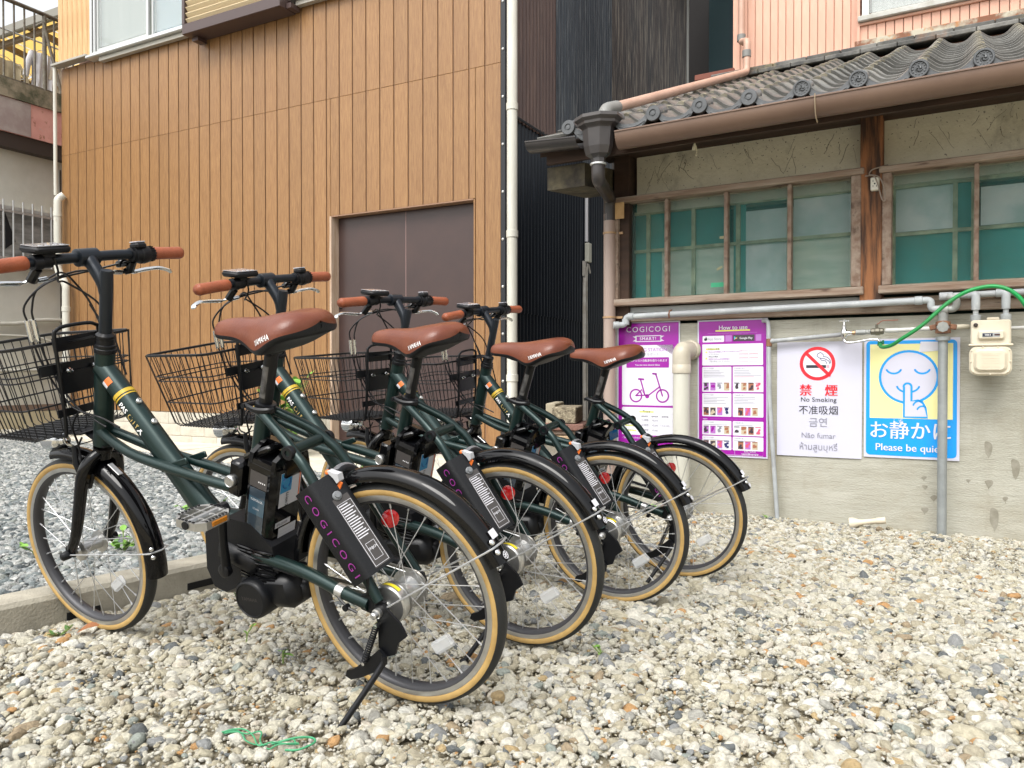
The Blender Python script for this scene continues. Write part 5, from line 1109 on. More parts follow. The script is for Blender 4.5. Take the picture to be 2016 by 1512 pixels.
    b.prism([(.050, bh - .006), (.046, bh + .010), (.038, bh + .012), (.036, bh - .006)], lambda y_, v, t: bat(.004 + t, y_, v), 0, .075)
    bt = P('battery', b, BG, 25)
    q = MB(); q.prism([(-.01, bh + .003), (.034, bh + .003), (.034, bh + .006), (-.01, bh + .020)], lambda y_, v, t: bat(.016 + t, y_, v), 0, .051); q.build('handle_recess', BS, bt)
    def lf(u0, u1, v0, v1, m, nm, lift=.0508): q = MB(); q.raw([bat(u, lift, v) for u, v in ((u0, v0), (u1, v0), (u1, v1), (u0, v1))], [(0, 1, 2, 3)]); return q.build(nm, m, bt, fix=False)
    lf(.017, .062, .008, .150, PANL, 'side_panel'); lf(.017, .062, .085, .128, PANB, 'panel_band', .0512); lf(.015, .064, .152, .190, BGREY, 'indicator_panel')
    text_on('YAMAHA', .0095, GRYP, bt, bat(.0395, .0512, .118), sb_, sd, lift=.0006, width=.9)
    text_on('12.3Ah', .0065, GRYP, bt, bat(.0395, .0512, .098), sb_, sd, lift=.0006)
    for k in range(4): lf(.040 + k * .0055, .0425 + k * .0055, .166, .169, WHT, 'indicator_light', .0512)
    def rfc(y0, y1, v0, v1, m, nm, lift=.0836, sk=0): q = MB(); q.raw([bat(lift, y_, v) for y_, v in ((y0, v0), (y1, v0), (y1, v1), (y0, v1))], [(0, 1, 2, 3)]); return q.build(nm, m, bt, fix=False)
    rfc(.030, -.036, .110, .196, STK, 'battery_label'); rfc(.029, -.006, .146, .195, BLU, 'blue_panel', .0840); rfc(-.030, -.034, .112, .196, ORG, 'orange_edge', .0840)
    text_on('Li-ion 20', .0125, BS, bt, bat(.0838, .010, .144), -sd, -Yv, align='LEFT', lift=.0010, width=.9, bold=.01)
    q = MB(); 
    for k in range(3):
        a = k * 2.094 + .5; q.tube([bat(.0846, .0115 + cos(a + t) * .012, .170 + sin(a + t) * .014) for t in np.linspace(0, 1.5, 6)], .0013, 4)
    q.build('recycle_mark', mat('dark_blue_print', (.02, .10, .30), .4) if 'dark_blue_print' not in bpy.data.materials else bpy.data.materials['dark_blue_print'], bt)
    rfc(.034, -.014, .060, .074, STK, 'number_label'); text_on('870-220209', .0082, BS, bt, bat(.0838, .0305, .0645), -Yv, sd, align='LEFT', lift=.001, width=.85)
    rfc(.022, -.034, .008, .056, STK, 'white_label')
    for k in range(5): rfc(.016, -.028, .014 + k * .008, .0146 + k * .008, GRYP, 'printed_line', .0840)
    b = MB(); b.box((.378, .030, .500), (.036, .052, .085), Euler((0, -.31, 0)).to_matrix(), b=.006); b.box((.318, -.002, .556), (.090, .082, .018), Euler((0, .30, 0)).to_matrix(), b=.006); b.box((.270, -.02, .520), (.03, .09, .05), b=.008); bb = P('battery_bracket', b, BG)
    q = MB(); q.lathe([(.014, 0), (.0145, .006), (.013, .009), (.012, .010), (.011, .009), (0, .009)], (.385, .056, .497), (0, 1, 0), 20); q.use(BS); q.box((.385, .0655, .497), (.0018, .001, .008)); q.build('key_cylinder', AL, bb, 35)
    # cranks and pedals
    bbx = Vector((.418, 0, .292)); tip = Vector((.382, 0, .446)) ; cd = (tip - bbx)
    for s_ in (1, -1):
        e = bbx + cd * s_; b = MB(); y_ = .083 * s_
        b.tube([bbx + Yv * y_, bbx + cd * s_ * .5 + Yv * (y_ + .010 * s_), e + Yv * (y_ + .016 * s_)], [.0125, .0100, .0115], 10, flat=.8); b.lathe([(.015, -.004), (.016, .0), (.016, .010), (.013, .012), (0, .012)], bbx + Yv * y_, Yv * s_, 16); b.lathe([(.0145, -.008), (.0145, .010), (0, .011)], e + Yv * (y_ + .012 * s_), Yv * s_, 14)
        P('crank', b, BS, 45)
        pc = e + Yv * (.150 * s_); b = MB(); b.use(AL)
        Rp = Euler((0, -.12, 0)).to_matrix()
        def pp(x, y2, z_): return pc + Rp @ Vector((x, y2, z_))
        hexo = [(-.044, -.030), (-.028, -.046), (.028, -.046), (.044, -.030), (.044, .030), (.028, .046), (-.028, .046), (-.044, .030)]
        n_ = 8; rows = []
        for (k_, z_) in ((1, .009), (1, -.009), (.84, -.009), (.84, .009), (1, .009)): rows.append([pp(x * k_, y2 * (1 if k_ == 1 else .86), z_) for x, y2 in hexo + hexo[:1]])
        b.grid(rows); b.cyl(pp(0, -.042, 0), pp(0, .042, 0), .0095, 10)
        for (xa, ya, xb2, yb) in ((-.038, -.014, .038, -.014), (-.038, .016, .038, .016)): b.box(pp(0, ya, 0), (.076, .004, .014), Rp)
        for xs2 in (-.022, .022): b.box(pp(xs2, 0, 0), (.004, .080, .012), Rp)
        pd = b.build('pedal', None, root, 30)
        q = MB()
        for sx in (-1, 1):
            for k in range(7): q.box(pp(sx * .0405, -.026 + k * .0087, .0098), (.005, .004, .003), Rp)
            for k in range(5): q.box(pp(-.020 + k * .010, sx * .0430, .0098), (.005, .004, .003), Rp)
        q.build('pedal_teeth', BS, pd)
        for sx in (-1, 1): q = MB(); q.box(pp(sx * .0445, -.004, 0), (.004, .040, .011), Rp, b=.001); q.build('pedal_reflector', AMB, pd)
        q = MB(); q.lathe([(.009, 0), (.009, .003), (0, .004)], pp(0, .046 * s_, 0), Yv * s_, 14); q.build('axle_end', BS, pd)
    # chain side
    b = MB(); b.lathe([(.070, 0), (.072, .003), (.068, .010), (.040, .012), (0, .012)], (.418, -.062, .292), (0, -1, 0), 32); b.tube(smooth_path([(.43, -.070, .366), (.30, -.070, .345), (.12, -.070, .305), (.03, -.068, .290)], 4), .010, 8, flat=.4); P('chain_guard', b, BM, 40)
    b = MB(); ch_ = [Vector((.418 + .046 * cos(a), -.054, .292 + .046 * sin(a))) for a in np.linspace(pi / 2, -pi / 2, 10)] + [Vector((0 + .034 * cos(a), -.044, .25 + .034 * sin(a))) for a in np.linspace(-pi / 2, -3 * pi / 2, 10)]; b.tube(ch_, .0035, 6, closed=True, flat=1.4); P('chain', b, CHAINM)
    # dropout plates, kickstand
    b = MB()
    for s_ in (-1, 1): b.prism([(.06, .268), (.03, .285), (-.012, .268), (-.018, .245), (.0, .232), (.05, .246)], lambda u, v, t: Vector((u, t, v)), s_ * .068, s_ * .075)
    P('dropout', b, BS)
    b = MB(); b.prism([(.010, .262), (-.012, .268), (-.050, .232), (-.062, .205), (-.040, .188), (-.028, .160), (.0, .150), (.012, .170), (.006, .215)], lambda u, v, t: Vector((u, t, v)), .077, .083)
    b.prism([(-.010, .158), (.004, .172), (.030, .150), (.075, .116), (.096, .108), (.102, .094), (.088, .088), (.060, .098), (.018, .120), (-.008, .138)], lambda u, v, t: Vector((u, t + (.10 - u) * .0, v)), .086, .094)
    ks_ = P('kickstand', b, BS, 30)
    q = MB(); q.tube(smooth_path([(-.006, .090, .158), (-.002, .096, .140), (.020, .128, .100), (.042, .160, .062), (.064, .192, .026)], 4), .0066, 10); q.build('stand_leg', BS, ks_, 60)
    q = MB(); q.lathe([(.009, 0), (.0125, .008), (.0125, .016), (.007, .022)], (.064, .192, .014), (-.1, -.3, 1), 10); q.build('stand_foot', BM, ks_)
    q = MB(); A_, B_ = Vector((.000, .094, .228)), Vector((.042, .098, .140)); dd = B_ - A_; e1 = dd.orthogonal().normalized(); e2 = dd.normalized().cross(e1); q.tube([A_ + dd * (i / 120) + (e1 * cos(i / 120 * 2 * pi * 17) + e2 * sin(i / 120 * 2 * pi * 17)) * .0060 for i in range(121)], .0017, 5); q.build('spring', BS, ks_, 60)
    q = MB(); q.cyl((0, .078, .228), (0, .10, .228), .005, 8); q.cyl((.042, .088, .138), (.042, .104, .138), .004, 8); q.build('pin', CH, ks_)
    b = MB(); b.lathe([(.0105, 0), (.0105, .008), (.008, .009), (.0075, .018), (.005, .021), (0, .021)], (0, .083, .25), (0, 1, 0), 6 * 3); P('axle_nut', b, AL, 30)
    b = MB(); b.tube(smooth_path([(.30, .056, .298), (.22, .060, .290), (.16, .064, .292), (.12, .074, .275), (.085, .080, .250), (.06, .078, .238)], 4), .0028, 6); b.cyl((.085, .074, .247), (.085, .086, .247), .007, 10); P('brake_cable', b, BS)
    b = MB(); b.lathe([(.0158, -.010), (.0158, .010)], (.105, .064, .273), (-.97, .1, -.2), 14); P('chainstay_band', b, AL, 60)
    b = MB(); b.box((.02, 0, .34), (.02, .03, .02), b=.003)
    # rear reflector lamp on the right stay of the mudguard side
    q = MB(); q.lathe([(.0, 0), (.018, .0), (.020, .004), (.019, .012), (.012, .016), (0, .017)], (.048, -.052, .397), (-.80, .50, .1), 16); rr2 = P('red_reflector', q, REDR, 20)
    return front

LEAN = [(-.9783, 1.3959, .0172, 180.73, 11.66, .3, 'green electric bicycle nearest the camera, its whole kickstand and front wheel in view'),
        (-.9381, 1.8420, .0116, 176.32, 9.05, 4.03, 'green electric bicycle second from the camera, saddle in front of the brown door'),
        (-.8788, 2.3858, -.0105, 178.44, 7.2, -7.4, 'green electric bicycle third from the camera, between its two neighbours'),
        (-.7855, 2.8266, -.0183, 174.76, 7.36, -.06, 'green electric bicycle farthest from the camera, saddle against the purple poster')]
GRPN = 'green electric bicycles parked in a row'
b0 = thing('electric_bicycle', LEAN[0][6], 'bicycle', LEAN[0][:3], 0, GRPN)
FRONT = make_bike(b0)
def steer_m(d): return Matrix.Translation(ST) @ Matrix.Rotation(radians(d), 4, AUP) @ Matrix.Translation(-ST)
protos = [(ch, ch in FRONT, [g_ for g_ in b0.children_recursive if g_.parent == ch]) for ch in list(b0.children)]
base_m = {ch: ch.matrix_basis.copy() for ch, _, _ in protos}
for i, (x, y, z, ps, la, de, lab) in enumerate(LEAN):
    if i == 0: r = b0; kids = [(ch, fl, base_m[ch]) for ch, fl, _ in protos]
    else:
        r = b0.copy(); COL.objects.link(r); r['label'] = lab; kids = []
        for ch, fl, subs in protos:
            c = ch.copy(); COL.objects.link(c); c.parent = r; kids.append((c, fl, base_m[ch]))
            for g_ in subs: d = g_.copy(); COL.objects.link(d); d.parent = c
    r.location = (x, y, z); r.rotation_euler = (-radians(la), 0, radians(ps))
    for c, fl, bm0 in kids:
        if fl: c.matrix_basis = steer_m(de) @ bm0
# ------------------------------------------------------------------ posters: flat printed sheets on the wall
def pm(name, col, rough=.35, coat=.25): return mat('print_' + name, col, rough, coat=coat)
PAPER = pm('paper', (.56, .56, .66)); PP = pm('purple', (.30, .004, .31)); PPD = pm('purple_light', (.42, .16, .50)); INK = pm('ink', (.03, .03, .04)); NAVY = pm('navy', (.02, .02, .12)); RED = pm('red', (.78, .015, .03)); BLUE = pm('blue', (.0, .30, .78)); LEM = pm('lemon', (.80, .76, .36)); LIME = pm('lime', (.72, .74, .12)); GRYI = pm('grey_ink', (.25, .25, .30)); WH = pm('white', (.68, .68, .74)); SKIN = pm('brown_photo', (.35, .14, .08)); BGE = pm('beige_photo', (.50, .42, .30)); ROSE = pm('rose_ink', (.60, .10, .18)); GREEN = pm('play_green', (.05, .45, .15)); CYAN = pm('play_cyan', (.05, .45, .70)); DPH = pm('dark_photo', (.05, .035, .05))
class Flat:
    """prints laid on a sheet: x to the right, z up, each layer half a millimetre nearer the viewer"""
    def __init__(s): s.b = MB(); s.k = 1; s.t = []
    def up(s, k=1): s.k += k; return s
    def poly(s, pts, m):
        s.b.use(m); y = -.0008 - .0004 * s.k; s.b.raw([(x, y, z) for x, z in pts], [tuple(range(len(pts)))]); return s
    def rect(s, x0, z0, x1, z1, m): return s.poly([(x0, z0), (x1, z0), (x1, z1), (x0, z1)], m)
    def rrect(s, x0, z0, x1, z1, r, m):
        p = []
        for cx, cz, a0 in ((x1 - r, z0 + r, -90), (x1 - r, z1 - r, 0), (x0 + r, z1 - r, 90), (x0 + r, z0 + r, 180)):
            p += [(cx + r * cos(radians(a0 + t)), cz + r * sin(radians(a0 + t))) for t in range(0, 91, 15)]
        return s.poly(p, m)
    def disc(s, x, z, r, m, rx=None): return s.poly([(x + (rx or r) * cos(2 * pi * k / 40), z + r * sin(2 * pi * k / 40)) for k in range(40)], m)
    def stroke(s, pts, w, m, closed=False):
        P = [Vector((p[0], p[1])) for p in pts]; n = len(P); L = []; R = []
        for i in range(n):
            a = P[i - 1] if (i or closed) else P[i]; c = P[(i + 1) % n] if (i < n - 1 or closed) else P[i]
            t = (c - a).normalized(); q = Vector((-t.y, t.x)) * w / 2; L.append(P[i] + q); R.append(P[i] - q)
        s.b.use(m); y = -.0008 - .0004 * s.k; f = [(i, (i + 1) % n, n + (i + 1) % n, n + i) for i in range(n if closed else n - 1)]
        s.b.raw([(v.x, y, v.y) for v in L + R], f)
        if not closed:
            for e in (P[0], P[-1]): s.b.raw([(e.x + w / 2 * cos(2 * pi * k / 12), y, e.y + w / 2 * sin(2 * pi * k / 12)) for k in range(12)], [tuple(range(12))])
        return s
    def arc(s, x, z, r, a0, a1, w, m, rz=None, closed=False, n=28):
        return s.stroke([(x + r * cos(radians(a)), z + (rz or r) * sin(radians(a))) for a in np.linspace(a0, a1, n, endpoint=not closed)], w, m, closed)
    def text(s, t, x, z, h, m, align='CENTER', width=1., bold=0., space=1.):
        vs, fs = text_mesh(t, h, align, width, 0., space); y = -.0010 - .0004 * s.k; b = MB(); b.use(m)
        for q in ((0, 1, -1) if bold > 0 else (0,)): b.raw([(x + a + q * bold * h, y - .00006 * (q + 1), z + c) for a, c in vs], fs)
        s.t.append(b); return s
def poster(label, x0, x1, z0, z1, skew=0.):
    m = MB(); w, h = x1 - x0, z1 - z0; n = 8
    m.grid([[(w * i / n, -.0004 - .0006 * sin(i * 1.3 + j), h * j / n) for i in range(n + 1)] for j in range(n + 1)])
    o = m.build('poster', PAPER, None, 80); o.location = H2W(x0, D0 - .0065, z0); o.rotation_euler = (0, skew, HR); tag(o, label, 'poster')
    return o, Flat(), w, h
def finish(o, f, nm='printed_design'):
    f.b.build(nm, None, o, fix=False)
    for b in f.t: b.build('lettering', None, o, fix=False)

# 1: rental station poster
o, f, w, h = poster('tall purple COGICOGI SMART! poster with a bicycle symbol and price list', -1.861, -1.465, .255, 1.048)
f.rect(.008, .008, w - .008, h - .008, PP).up()
f.poly([(.03, h - .008), (.33, h - .008), (.36, h - .15), (.35, h - .20)], PP)
f.up().text('COGICOGI', w / 2, h - .062, .046, WH, space=1.22, width=1.05)
f.poly([(.10, h - .088), (.125, h - .103), (.10, h - .118), (.30, h - .118), (.275, h - .103), (.30, h - .088)], WH); f.rect(.118, h - .122, .282, h - .084, WH).up().rect(.126, h - .117, .274, h - .089, PP).up().text('SMART!', w / 2, h - .112, .026, WH, bold=.02, space=1.25)
f.k = 2; f.rrect(.032, h - .505, w - .040, h - .142, .008, WH); f.rrect(.032, h - .685, w - .040, h - .517, .008, WH)
f.up(); f.text('SHARING STATION', .194, h - .180, .0295, PPD, width=.96, bold=.015); f.text('サイクルポート', .200, h - .205, .020, GRYI)
f.rrect(.060, h - .278, .330, h - .216, .005, PP).up().text('電動アシスト自転車を借りられます', .195, h - .241, .0165, WH, width=.95, bold=.02); f.text('You can rent electric bikes', .195, h - .266, .0145, WH, bold=.02)
bx_, bz_ = .10, h - .432
f.arc(bx_ + .022, bz_ - .015, .037, 0, 360, .009, PP, closed=True); f.arc(bx_ + .190, bz_ - .015, .037, 0, 360, .009, PP, closed=True)
for L_ in ([(.022, -.015), (.06, .022), (.077, -.012), (.022, -.015)], [(.052, .082), (.080, -.012)], [(.080, -.012), (.105, -.010), (.173, .040)], [(.148, .116), (.190, -.015)]): f.stroke([(bx_ + a, bz_ + c) for a, c in L_], .0085, PP)
f.stroke([(bx_ + .040, bz_ + .086), (bx_ + .070, bz_ + .084)], .011, PP); f.stroke([(bx_ + .130, bz_ + .118), (bx_ + .150, bz_ + .116)], .011, PP); f.disc(bx_ + .094, bz_ - .018, .013, PP)
f.rect(.145, h - .548, .235, h - .540, LIME).up().text('Price', .19, h - .548, .022, INK, space=1.1)
for k, (a, c) in enumerate((('12 時間', '¥2,310'), ('24 時間', '¥2,640'), ('48 時間', '¥3,960'))):
    z_ = h - .600 - k * .030; f.rect(.055, z_ - .002, .125, z_ + .004, LIME); f.text(('半日プラン', '1日プラン', '2日プラン')[k], .09, z_, .0105, GRYI); f.text(a, .180, z_, .0165, GRYI, width=.85); f.text(c, .245, z_, .0155, GRYI, width=.85)
f.text('¥110 /15分', .310, h - .630, .0125, GRYI, width=.85)
for t_, xx in (('基本時間', .178), ('基本料金', .242), ('延長料金', .306)): f.text(t_, xx, h - .575, .0105, INK)
for xx in (.143, .212, .276): f.stroke([(xx, h - .585), (xx, h - .668)], .0010, GRYI)
f.k = 3; f.text('ご利用は専用アプリをダウンロードし、会員登録をしてください。', .19, h - .708, .0115, WH, width=.9, bold=.02); f.text('To rent a bike, please download the app.', .19, h - .728, .0115, WH, bold=.02)
f.rrect(.04, .018, .35, .048, .006, WH)
finish(o, f)
# 2: how-to-use poster
o, f, w, h = poster('purple How to use poster with app store badges and rows of small pictures', -1.357, -.960, .258, 1.043, radians(-.2))
f.rect(.008, .008, w - .008, h - .008, PP).up()
f.rect(.105, h - .068, .30, h - .060, LIME).up().text('How to use', .205, h - .058, .034, WH, bold=.018)
f.stroke([(.06, h - .078), (.34, h - .078)], .0016, PPD); f.text('スマートフォンでかんたんに自転車を借りられます', .2, h - .086, .008, PPD)
f.rrect(.030, h - .128, .155, h - .092, .005, WH); f.rrect(.205, h - .126, .325, h - .090, .003, DPH); f.rect(.162, h - .127, .198, h - .091, PPD); f.rect(.332, h - .126, .362, h - .090, PPD)
f.up().text('App Store', .100, h - .117, .0205, GRYI, width=.92); f.disc(.047, h - .112, .0082, INK); f.disc(.0525, h - .110, .0070, INK); f.disc(.0505, h - .0995, .0028, INK); f.up().disc(.0598, h - .1095, .0030, WH)
f.text('Google Play', .278, h - .114, .0165, WH, bold=.02, width=.9); f.poly([(.212, h - .118), (.212, h - .098), (.221, h - .108)], CYAN); f.poly([(.212, h - .098), (.2255, h - .1055), (.221, h - .108)], GREEN); f.poly([(.212, h - .118), (.2255, h - .1105), (.221, h - .108)], RED); f.poly([(.221, h - .108), (.2255, h - .1055), (.230, h - .108), (.2255, h - .1105)], LIME)
pan = [(.028, .372, .140, .262)]
for za, zb in ((.270, .414), (.422, .556), (.580, .662), (.668, .746)):
    pan += [(.028, .196, za, zb), (.204, .374, za, zb)]
rr = random.Random(3)
for i, (a, c, za, zb) in enumerate(pan):
    f.k = 3; f.rrect(a, h - zb, c, h - za, .005, WH); f.k = 5
    if i == 0:
        f.rect(.05, h - .172, .13, h - .164, LIME); f.text('ご利用前の準備', .09, h - .172, .011, INK)
        for j, t_ in enumerate(('Bluetoothを設定して本アプリをダウンロード', 'してください。', 'iPhoneの場合', '設定からiPhoneの位置情報を', '「常に許可」にしてください。')): f.text(t_, .066, h - .187 - j * .014, .0095, (PPD, GRYI, INK, PPD, GRYI)[j], align='LEFT', bold=.02)
        for j in range(2): f.disc(.052, h - .186 - j * .036, .005, LIME)
        for (xa, xb) in ((.240, .290), (.297, .345)):
            for j in range(3): f.stroke([(xa, h - .178 - j * .022), (xb, h - .178 - j * .022), (xb, h - .197 - j * .022), (xa, h - .197 - j * .022)], .001, ROSE, closed=True)
        continue
    big = zb - za > .1
    f.text('①アプリを起動' if i % 2 else '②自転車を選ぶ', a + .008, h - za - .013, .0085, GRYI, align='LEFT')
    for j in range(5 if big else 1):
        z_ = h - za - .024 - j * .0088; L_ = (c - a - .016) * rr.uniform(.5, 1); f.rect(a + .008, z_, a + .008 + L_, z_ + .0022, ROSE if (i == 2 and j == 4) else GRYI)
    npic = 3 if i in (4, 8) else 4; ph = .045 if big else .044; pw = .030; x0_ = a + (.008 if npic == 4 else .03)
    for j in range(npic):
        xx = x0_ + j * .0395; zz = h - zb + .008; kinds = [(PPD, DPH), (PPD, PP), (WH, GRYI), (BGE, SKIN)] if i in (1, 5) else [(WH, DPH), (BGE, SKIN), (SKIN, DPH), (WH, ROSE)] if i in (2, 6) else [(SKIN, DPH), (DPH, BGE), (PPD, ROSE), (WH, NAVY)] if i in (3, 7) else [(SKIN, DPH), (PPD, ROSE), (BGE, SKIN), (WH, SKIN)]
        m1, m2 = kinds[j]; f.k = 5; f.rect(xx, zz, xx + pw, zz + ph, m1); f.up(); 
        for q in range(4): u0, v0 = rr.uniform(0, pw * .5), rr.uniform(0, ph * .6); f.poly([(xx + u0, zz + v0), (xx + min(pw, u0 + pw * .5), zz + v0 + .004), (xx + min(pw, u0 + pw * .45), zz + min(ph, v0 + ph * .35)), (xx + u0 + .002, zz + min(ph, v0 + ph * .3))], m2); f.up()
        f.rect(xx, zz + ph - .004, xx + pw, zz + ph, m2)
f.k = 4; f.text('English', .045, h - .573, .0095, WH, bold=.02); f.stroke([(.075, h - .569), (.37, h - .569)], .001, PPD)
f.text('困った時は', .11, .040, .016, WH, bold=.02); f.text('お問い合わせ', .30, .030, .011, WH); f.text('support@cogicogi.jp', .30, .017, .0125, WH, bold=.02, width=.9); f.text('ヘルプセンター', .11, .022, .0095, WH)
f.stroke([(.03, .012), (.372, .012), (.372, .050), (.16, .050)], .0016, WH); f.stroke([(.215, .016), (.215, .040)], .001, WH)
finish(o, f)
# 3: no smoking
o, f, w, h = poster('white No Smoking notice in six languages with a red prohibition ring', -.911, -.480, .284, .906)
cx, cz = w * .50, h - .118
f.disc(cx - .006, cz, .091, RED).up().disc(cx - .006, cz, .073, WH).up()
f.rect(cx - .063, cz - .024, cx + .038, cz - .008, INK); f.rect(cx + .042, cz - .024, cx + .046, cz - .008, ROSE); f.rect(cx + .050, cz - .024, cx + .054, cz - .008, ROSE)
f.stroke([(cx - .004, cz + .052), (cx - .008, cz + .040), (cx + .004, cz + .030), (cx + .030, cz + .026), (cx + .052, cz + .014), (cx + .056, cz + .000)], .0034, NAVY); f.stroke([(cx - .004, cz + .052), (cx + .010, cz + .060), (cx + .024, cz + .048), (cx + .024, cz + .038), (cx + .044, cz + .034), (cx + .058, cz + .020), (cx + .061, cz + .002)], .0034, NAVY); f.stroke([(cx + .008, cz + .030), (cx + .014, cz + .018), (cx + .036, cz + .014), (cx + .042, cz + .000)], .0034, NAVY)
f.up().stroke([(cx - .065, cz + .058), (cx + .054, cz - .062)], .017, RED)
f.text('禁', cx - .065, h - .286, .066, RED, bold=.025); f.text('煙', cx + .065, h - .286, .066, RED, bold=.025)
f.text('No Smoking', cx, h - .324, .0345, INK, bold=.006, space=1.06); f.text('不准吸烟', cx, h - .388, .051, INK); f.text('금연', cx, h - .455, .054, GRYI, bold=-.012)
f.text('Não fumar', cx, h - .520, .040, GRYI, bold=-.004); f.text('ห้ามสูบบุหรี่', cx, h - .585, .048, GRYI, width=.92)
finish(o, f)
# 4: please be quiet
o, f, w, h = poster('blue and yellow Please be quiet notice with a face holding a finger to its lips', -.470, -.034, .298, .914)
f.rrect(.010, .012, w - .012, h - .010, .022, BLUE).up().rect(.028, .205, w - .030, h - .028, LEM).up()
cx, cz, R_ = .208, h - .198, .132
f.disc(cx, cz, R_ + .006, BLUE).up().disc(cx, cz, R_ - .006, PAPER).up()
for ex in (-.068, .062): f.arc(cx + ex, cz + .050, .036, 205, 335, .0095, BLUE, rz=.032)
f.arc(cx - .002, cz - .040, .052, 195, 345, .0090, BLUE, rz=.038)
hand = [(cx - .020, cz - .205), (cx - .020, cz - .052)] + [(cx - .004 + .018 * cos(radians(a)), cz - .050 + .018 * sin(radians(a))) for a in range(180, -1, -20)] + [(cx + .014, cz - .122), (cx + .044, cz - .118), (cx + .066, cz - .132), (cx + .078, cz - .156), (cx + .086, cz - .205)]
f.up().poly(hand, PAPER).up().stroke(hand, .010, BLUE, closed=True); f.arc(cx + .050, cz - .150, .028, 60, 165, .008, BLUE); f.arc(cx + .064, cz - .172, .024, 60, 160, .008, BLUE)
f.text('お静かに', w / 2 - .003, .108, .098, WH, bold=.012, space=1.0, width=.98); f.text('しず', .160, .182, .024, WH); f.text('Please be quiet.', w / 2 - .002, .038, .052, WH, bold=.012, width=.99)
f.up().poly([(.255, h - .072), (.262, h - .018), (.345, h - .020), (.345, h - .065)], WH)
finish(o, f)

# ------------------------------------------------------------------ pipes, tap, hose and meter on the wall
gpv = mat('grey_wall_pipe', (.40, .43, .44), .5, var=(.30, .31, .32), vscale=9, stretch=(.5, 1, 1)); mix_in(gpv, (.52, .53, .52), 14, .55, .7, fac=.6); mix_in(gpv, (.15, .09, .06), 20, .69, .73, fac=.7)
galv = mat('galvanised_pipe', (.33, .35, .35), .45, .35, var=(.25, .27, .27), vscale=12); mix_in(galv, (.22, .12, .06), 8, .66, .74, fac=.8)
rustf = mat('rusty_fitting', (.16, .075, .045), .8, var=(.26, .13, .07), vscale=25, bump=.4); wpip = mat('pale_grey_pipe', (.52, .52, .50), .4); cast = mat('grey_cast_fitting', (.24, .25, .24), .5, .2, var=(.34, .35, .33), vscale=15)
yw = D0 - .085
o = hpipe('gas_pipe', 'long grey pipe running level under the window sill, over the posters', elbow([(-1.83, yw - .03, 1.025), (-1.775, yw, 1.028), (-1.775, yw, 1.075), (-.20, yw, 1.098), (-.160, yw, 1.098), (-.160, yw, 1.052), (-.108, yw, 1.052)], 6, .022), .0175, gpv, fit=(((-1.74, yw, 1.0758), (1, 0, 0)), ((-.215, yw, 1.098), (1, 0, 0)), ((-1.825, yw - .027, 1.0252), (1, .5, 0)), ((-1.775, yw, 1.045), (0, 0, 1))), fl=.018, fr=1.25)
b = MB(); b.tube([(-1.50, yw - .02, 1.078 + .0), (-1.50, yw - .006, 1.100), (-1.50, yw + .03, 1.106)], .005, 5); b.tube([(-1.50, yw - .02, 1.078), (-1.50, yw - .012, 1.056)], .005, 5)
b2 = b.build('rusty_strap', rustf, o); b2.location = -Vector((-1.83, yw - .03, 1.025))
o = hpipe('stand_pipe', 'thick upright grey pipe in front of the Please be quiet notice', [(-.107, yw - .005, -.06), (-.107, yw - .005, .915)], .0215, galv, fit=(((-.107, yw - .005, .905), (0, 0, 1)),), fr=1.5, fl=.010, n=20)
tg = hthing('pipe_tee', 'rusty cross fitting joining the pipes above the thick upright pipe', 'fitting', -.107, yw, .93)
b = MB(); b.lathe([(.020, -.015), (.034, -.013), (.034, .004), (.024, .010), (.024, .022), (.034, .026), (.032, .044), (.020, .048)], (-.107, yw - .003, .945), (0, 0, 1), 8); hp('flange', b, rustf, tg, 30)
b = MB(); b.lathe([(.026, 0), (.026, .018)], (-.107, yw - .022, .962), (0, -1, 0), 8); b.lathe([(.022, -.01), (.022, .06)], (-.107, yw, .998), (0, 0, 1), 14); b.lathe([(.026, -.014), (.026, .02)], (-.107, yw, 1.048), (1, 0, 0), 14); hp('body', b, cast, tg, 30)
for s_ in (-1, 1): b = MB(); b.box((-.107 + s_ * .044, yw, .962), (.03, .022, .026), Euler((0, .2 * s_, 0)).to_matrix(), b=.004); hp('ear', b, rustf, tg)
b = MB(); b.tube(elbow([(-.085, yw, 1.050), (-.060, yw - .004, 1.050), (-.050, yw - .012, 1.068), (-.050, yw - .022, 1.10), (-.092, yw - .022, 1.112)], 5, .015), .0175, 12); hp('elbow', b, cast, tg, 50)
o = hpipe('meter_pipe', 'grey pipe above the gas meter, level with the window sill', [(-.105, yw - .018, 1.112), (-.03, yw - .018, 1.113), (.9, yw - .018, 1.128)], .0150, gpv, fit=(((-.095, yw - .018, 1.112), (1, 0, 0)), ((.140, yw - .018, 1.116), (1, 0, 0))), fr=1.3)
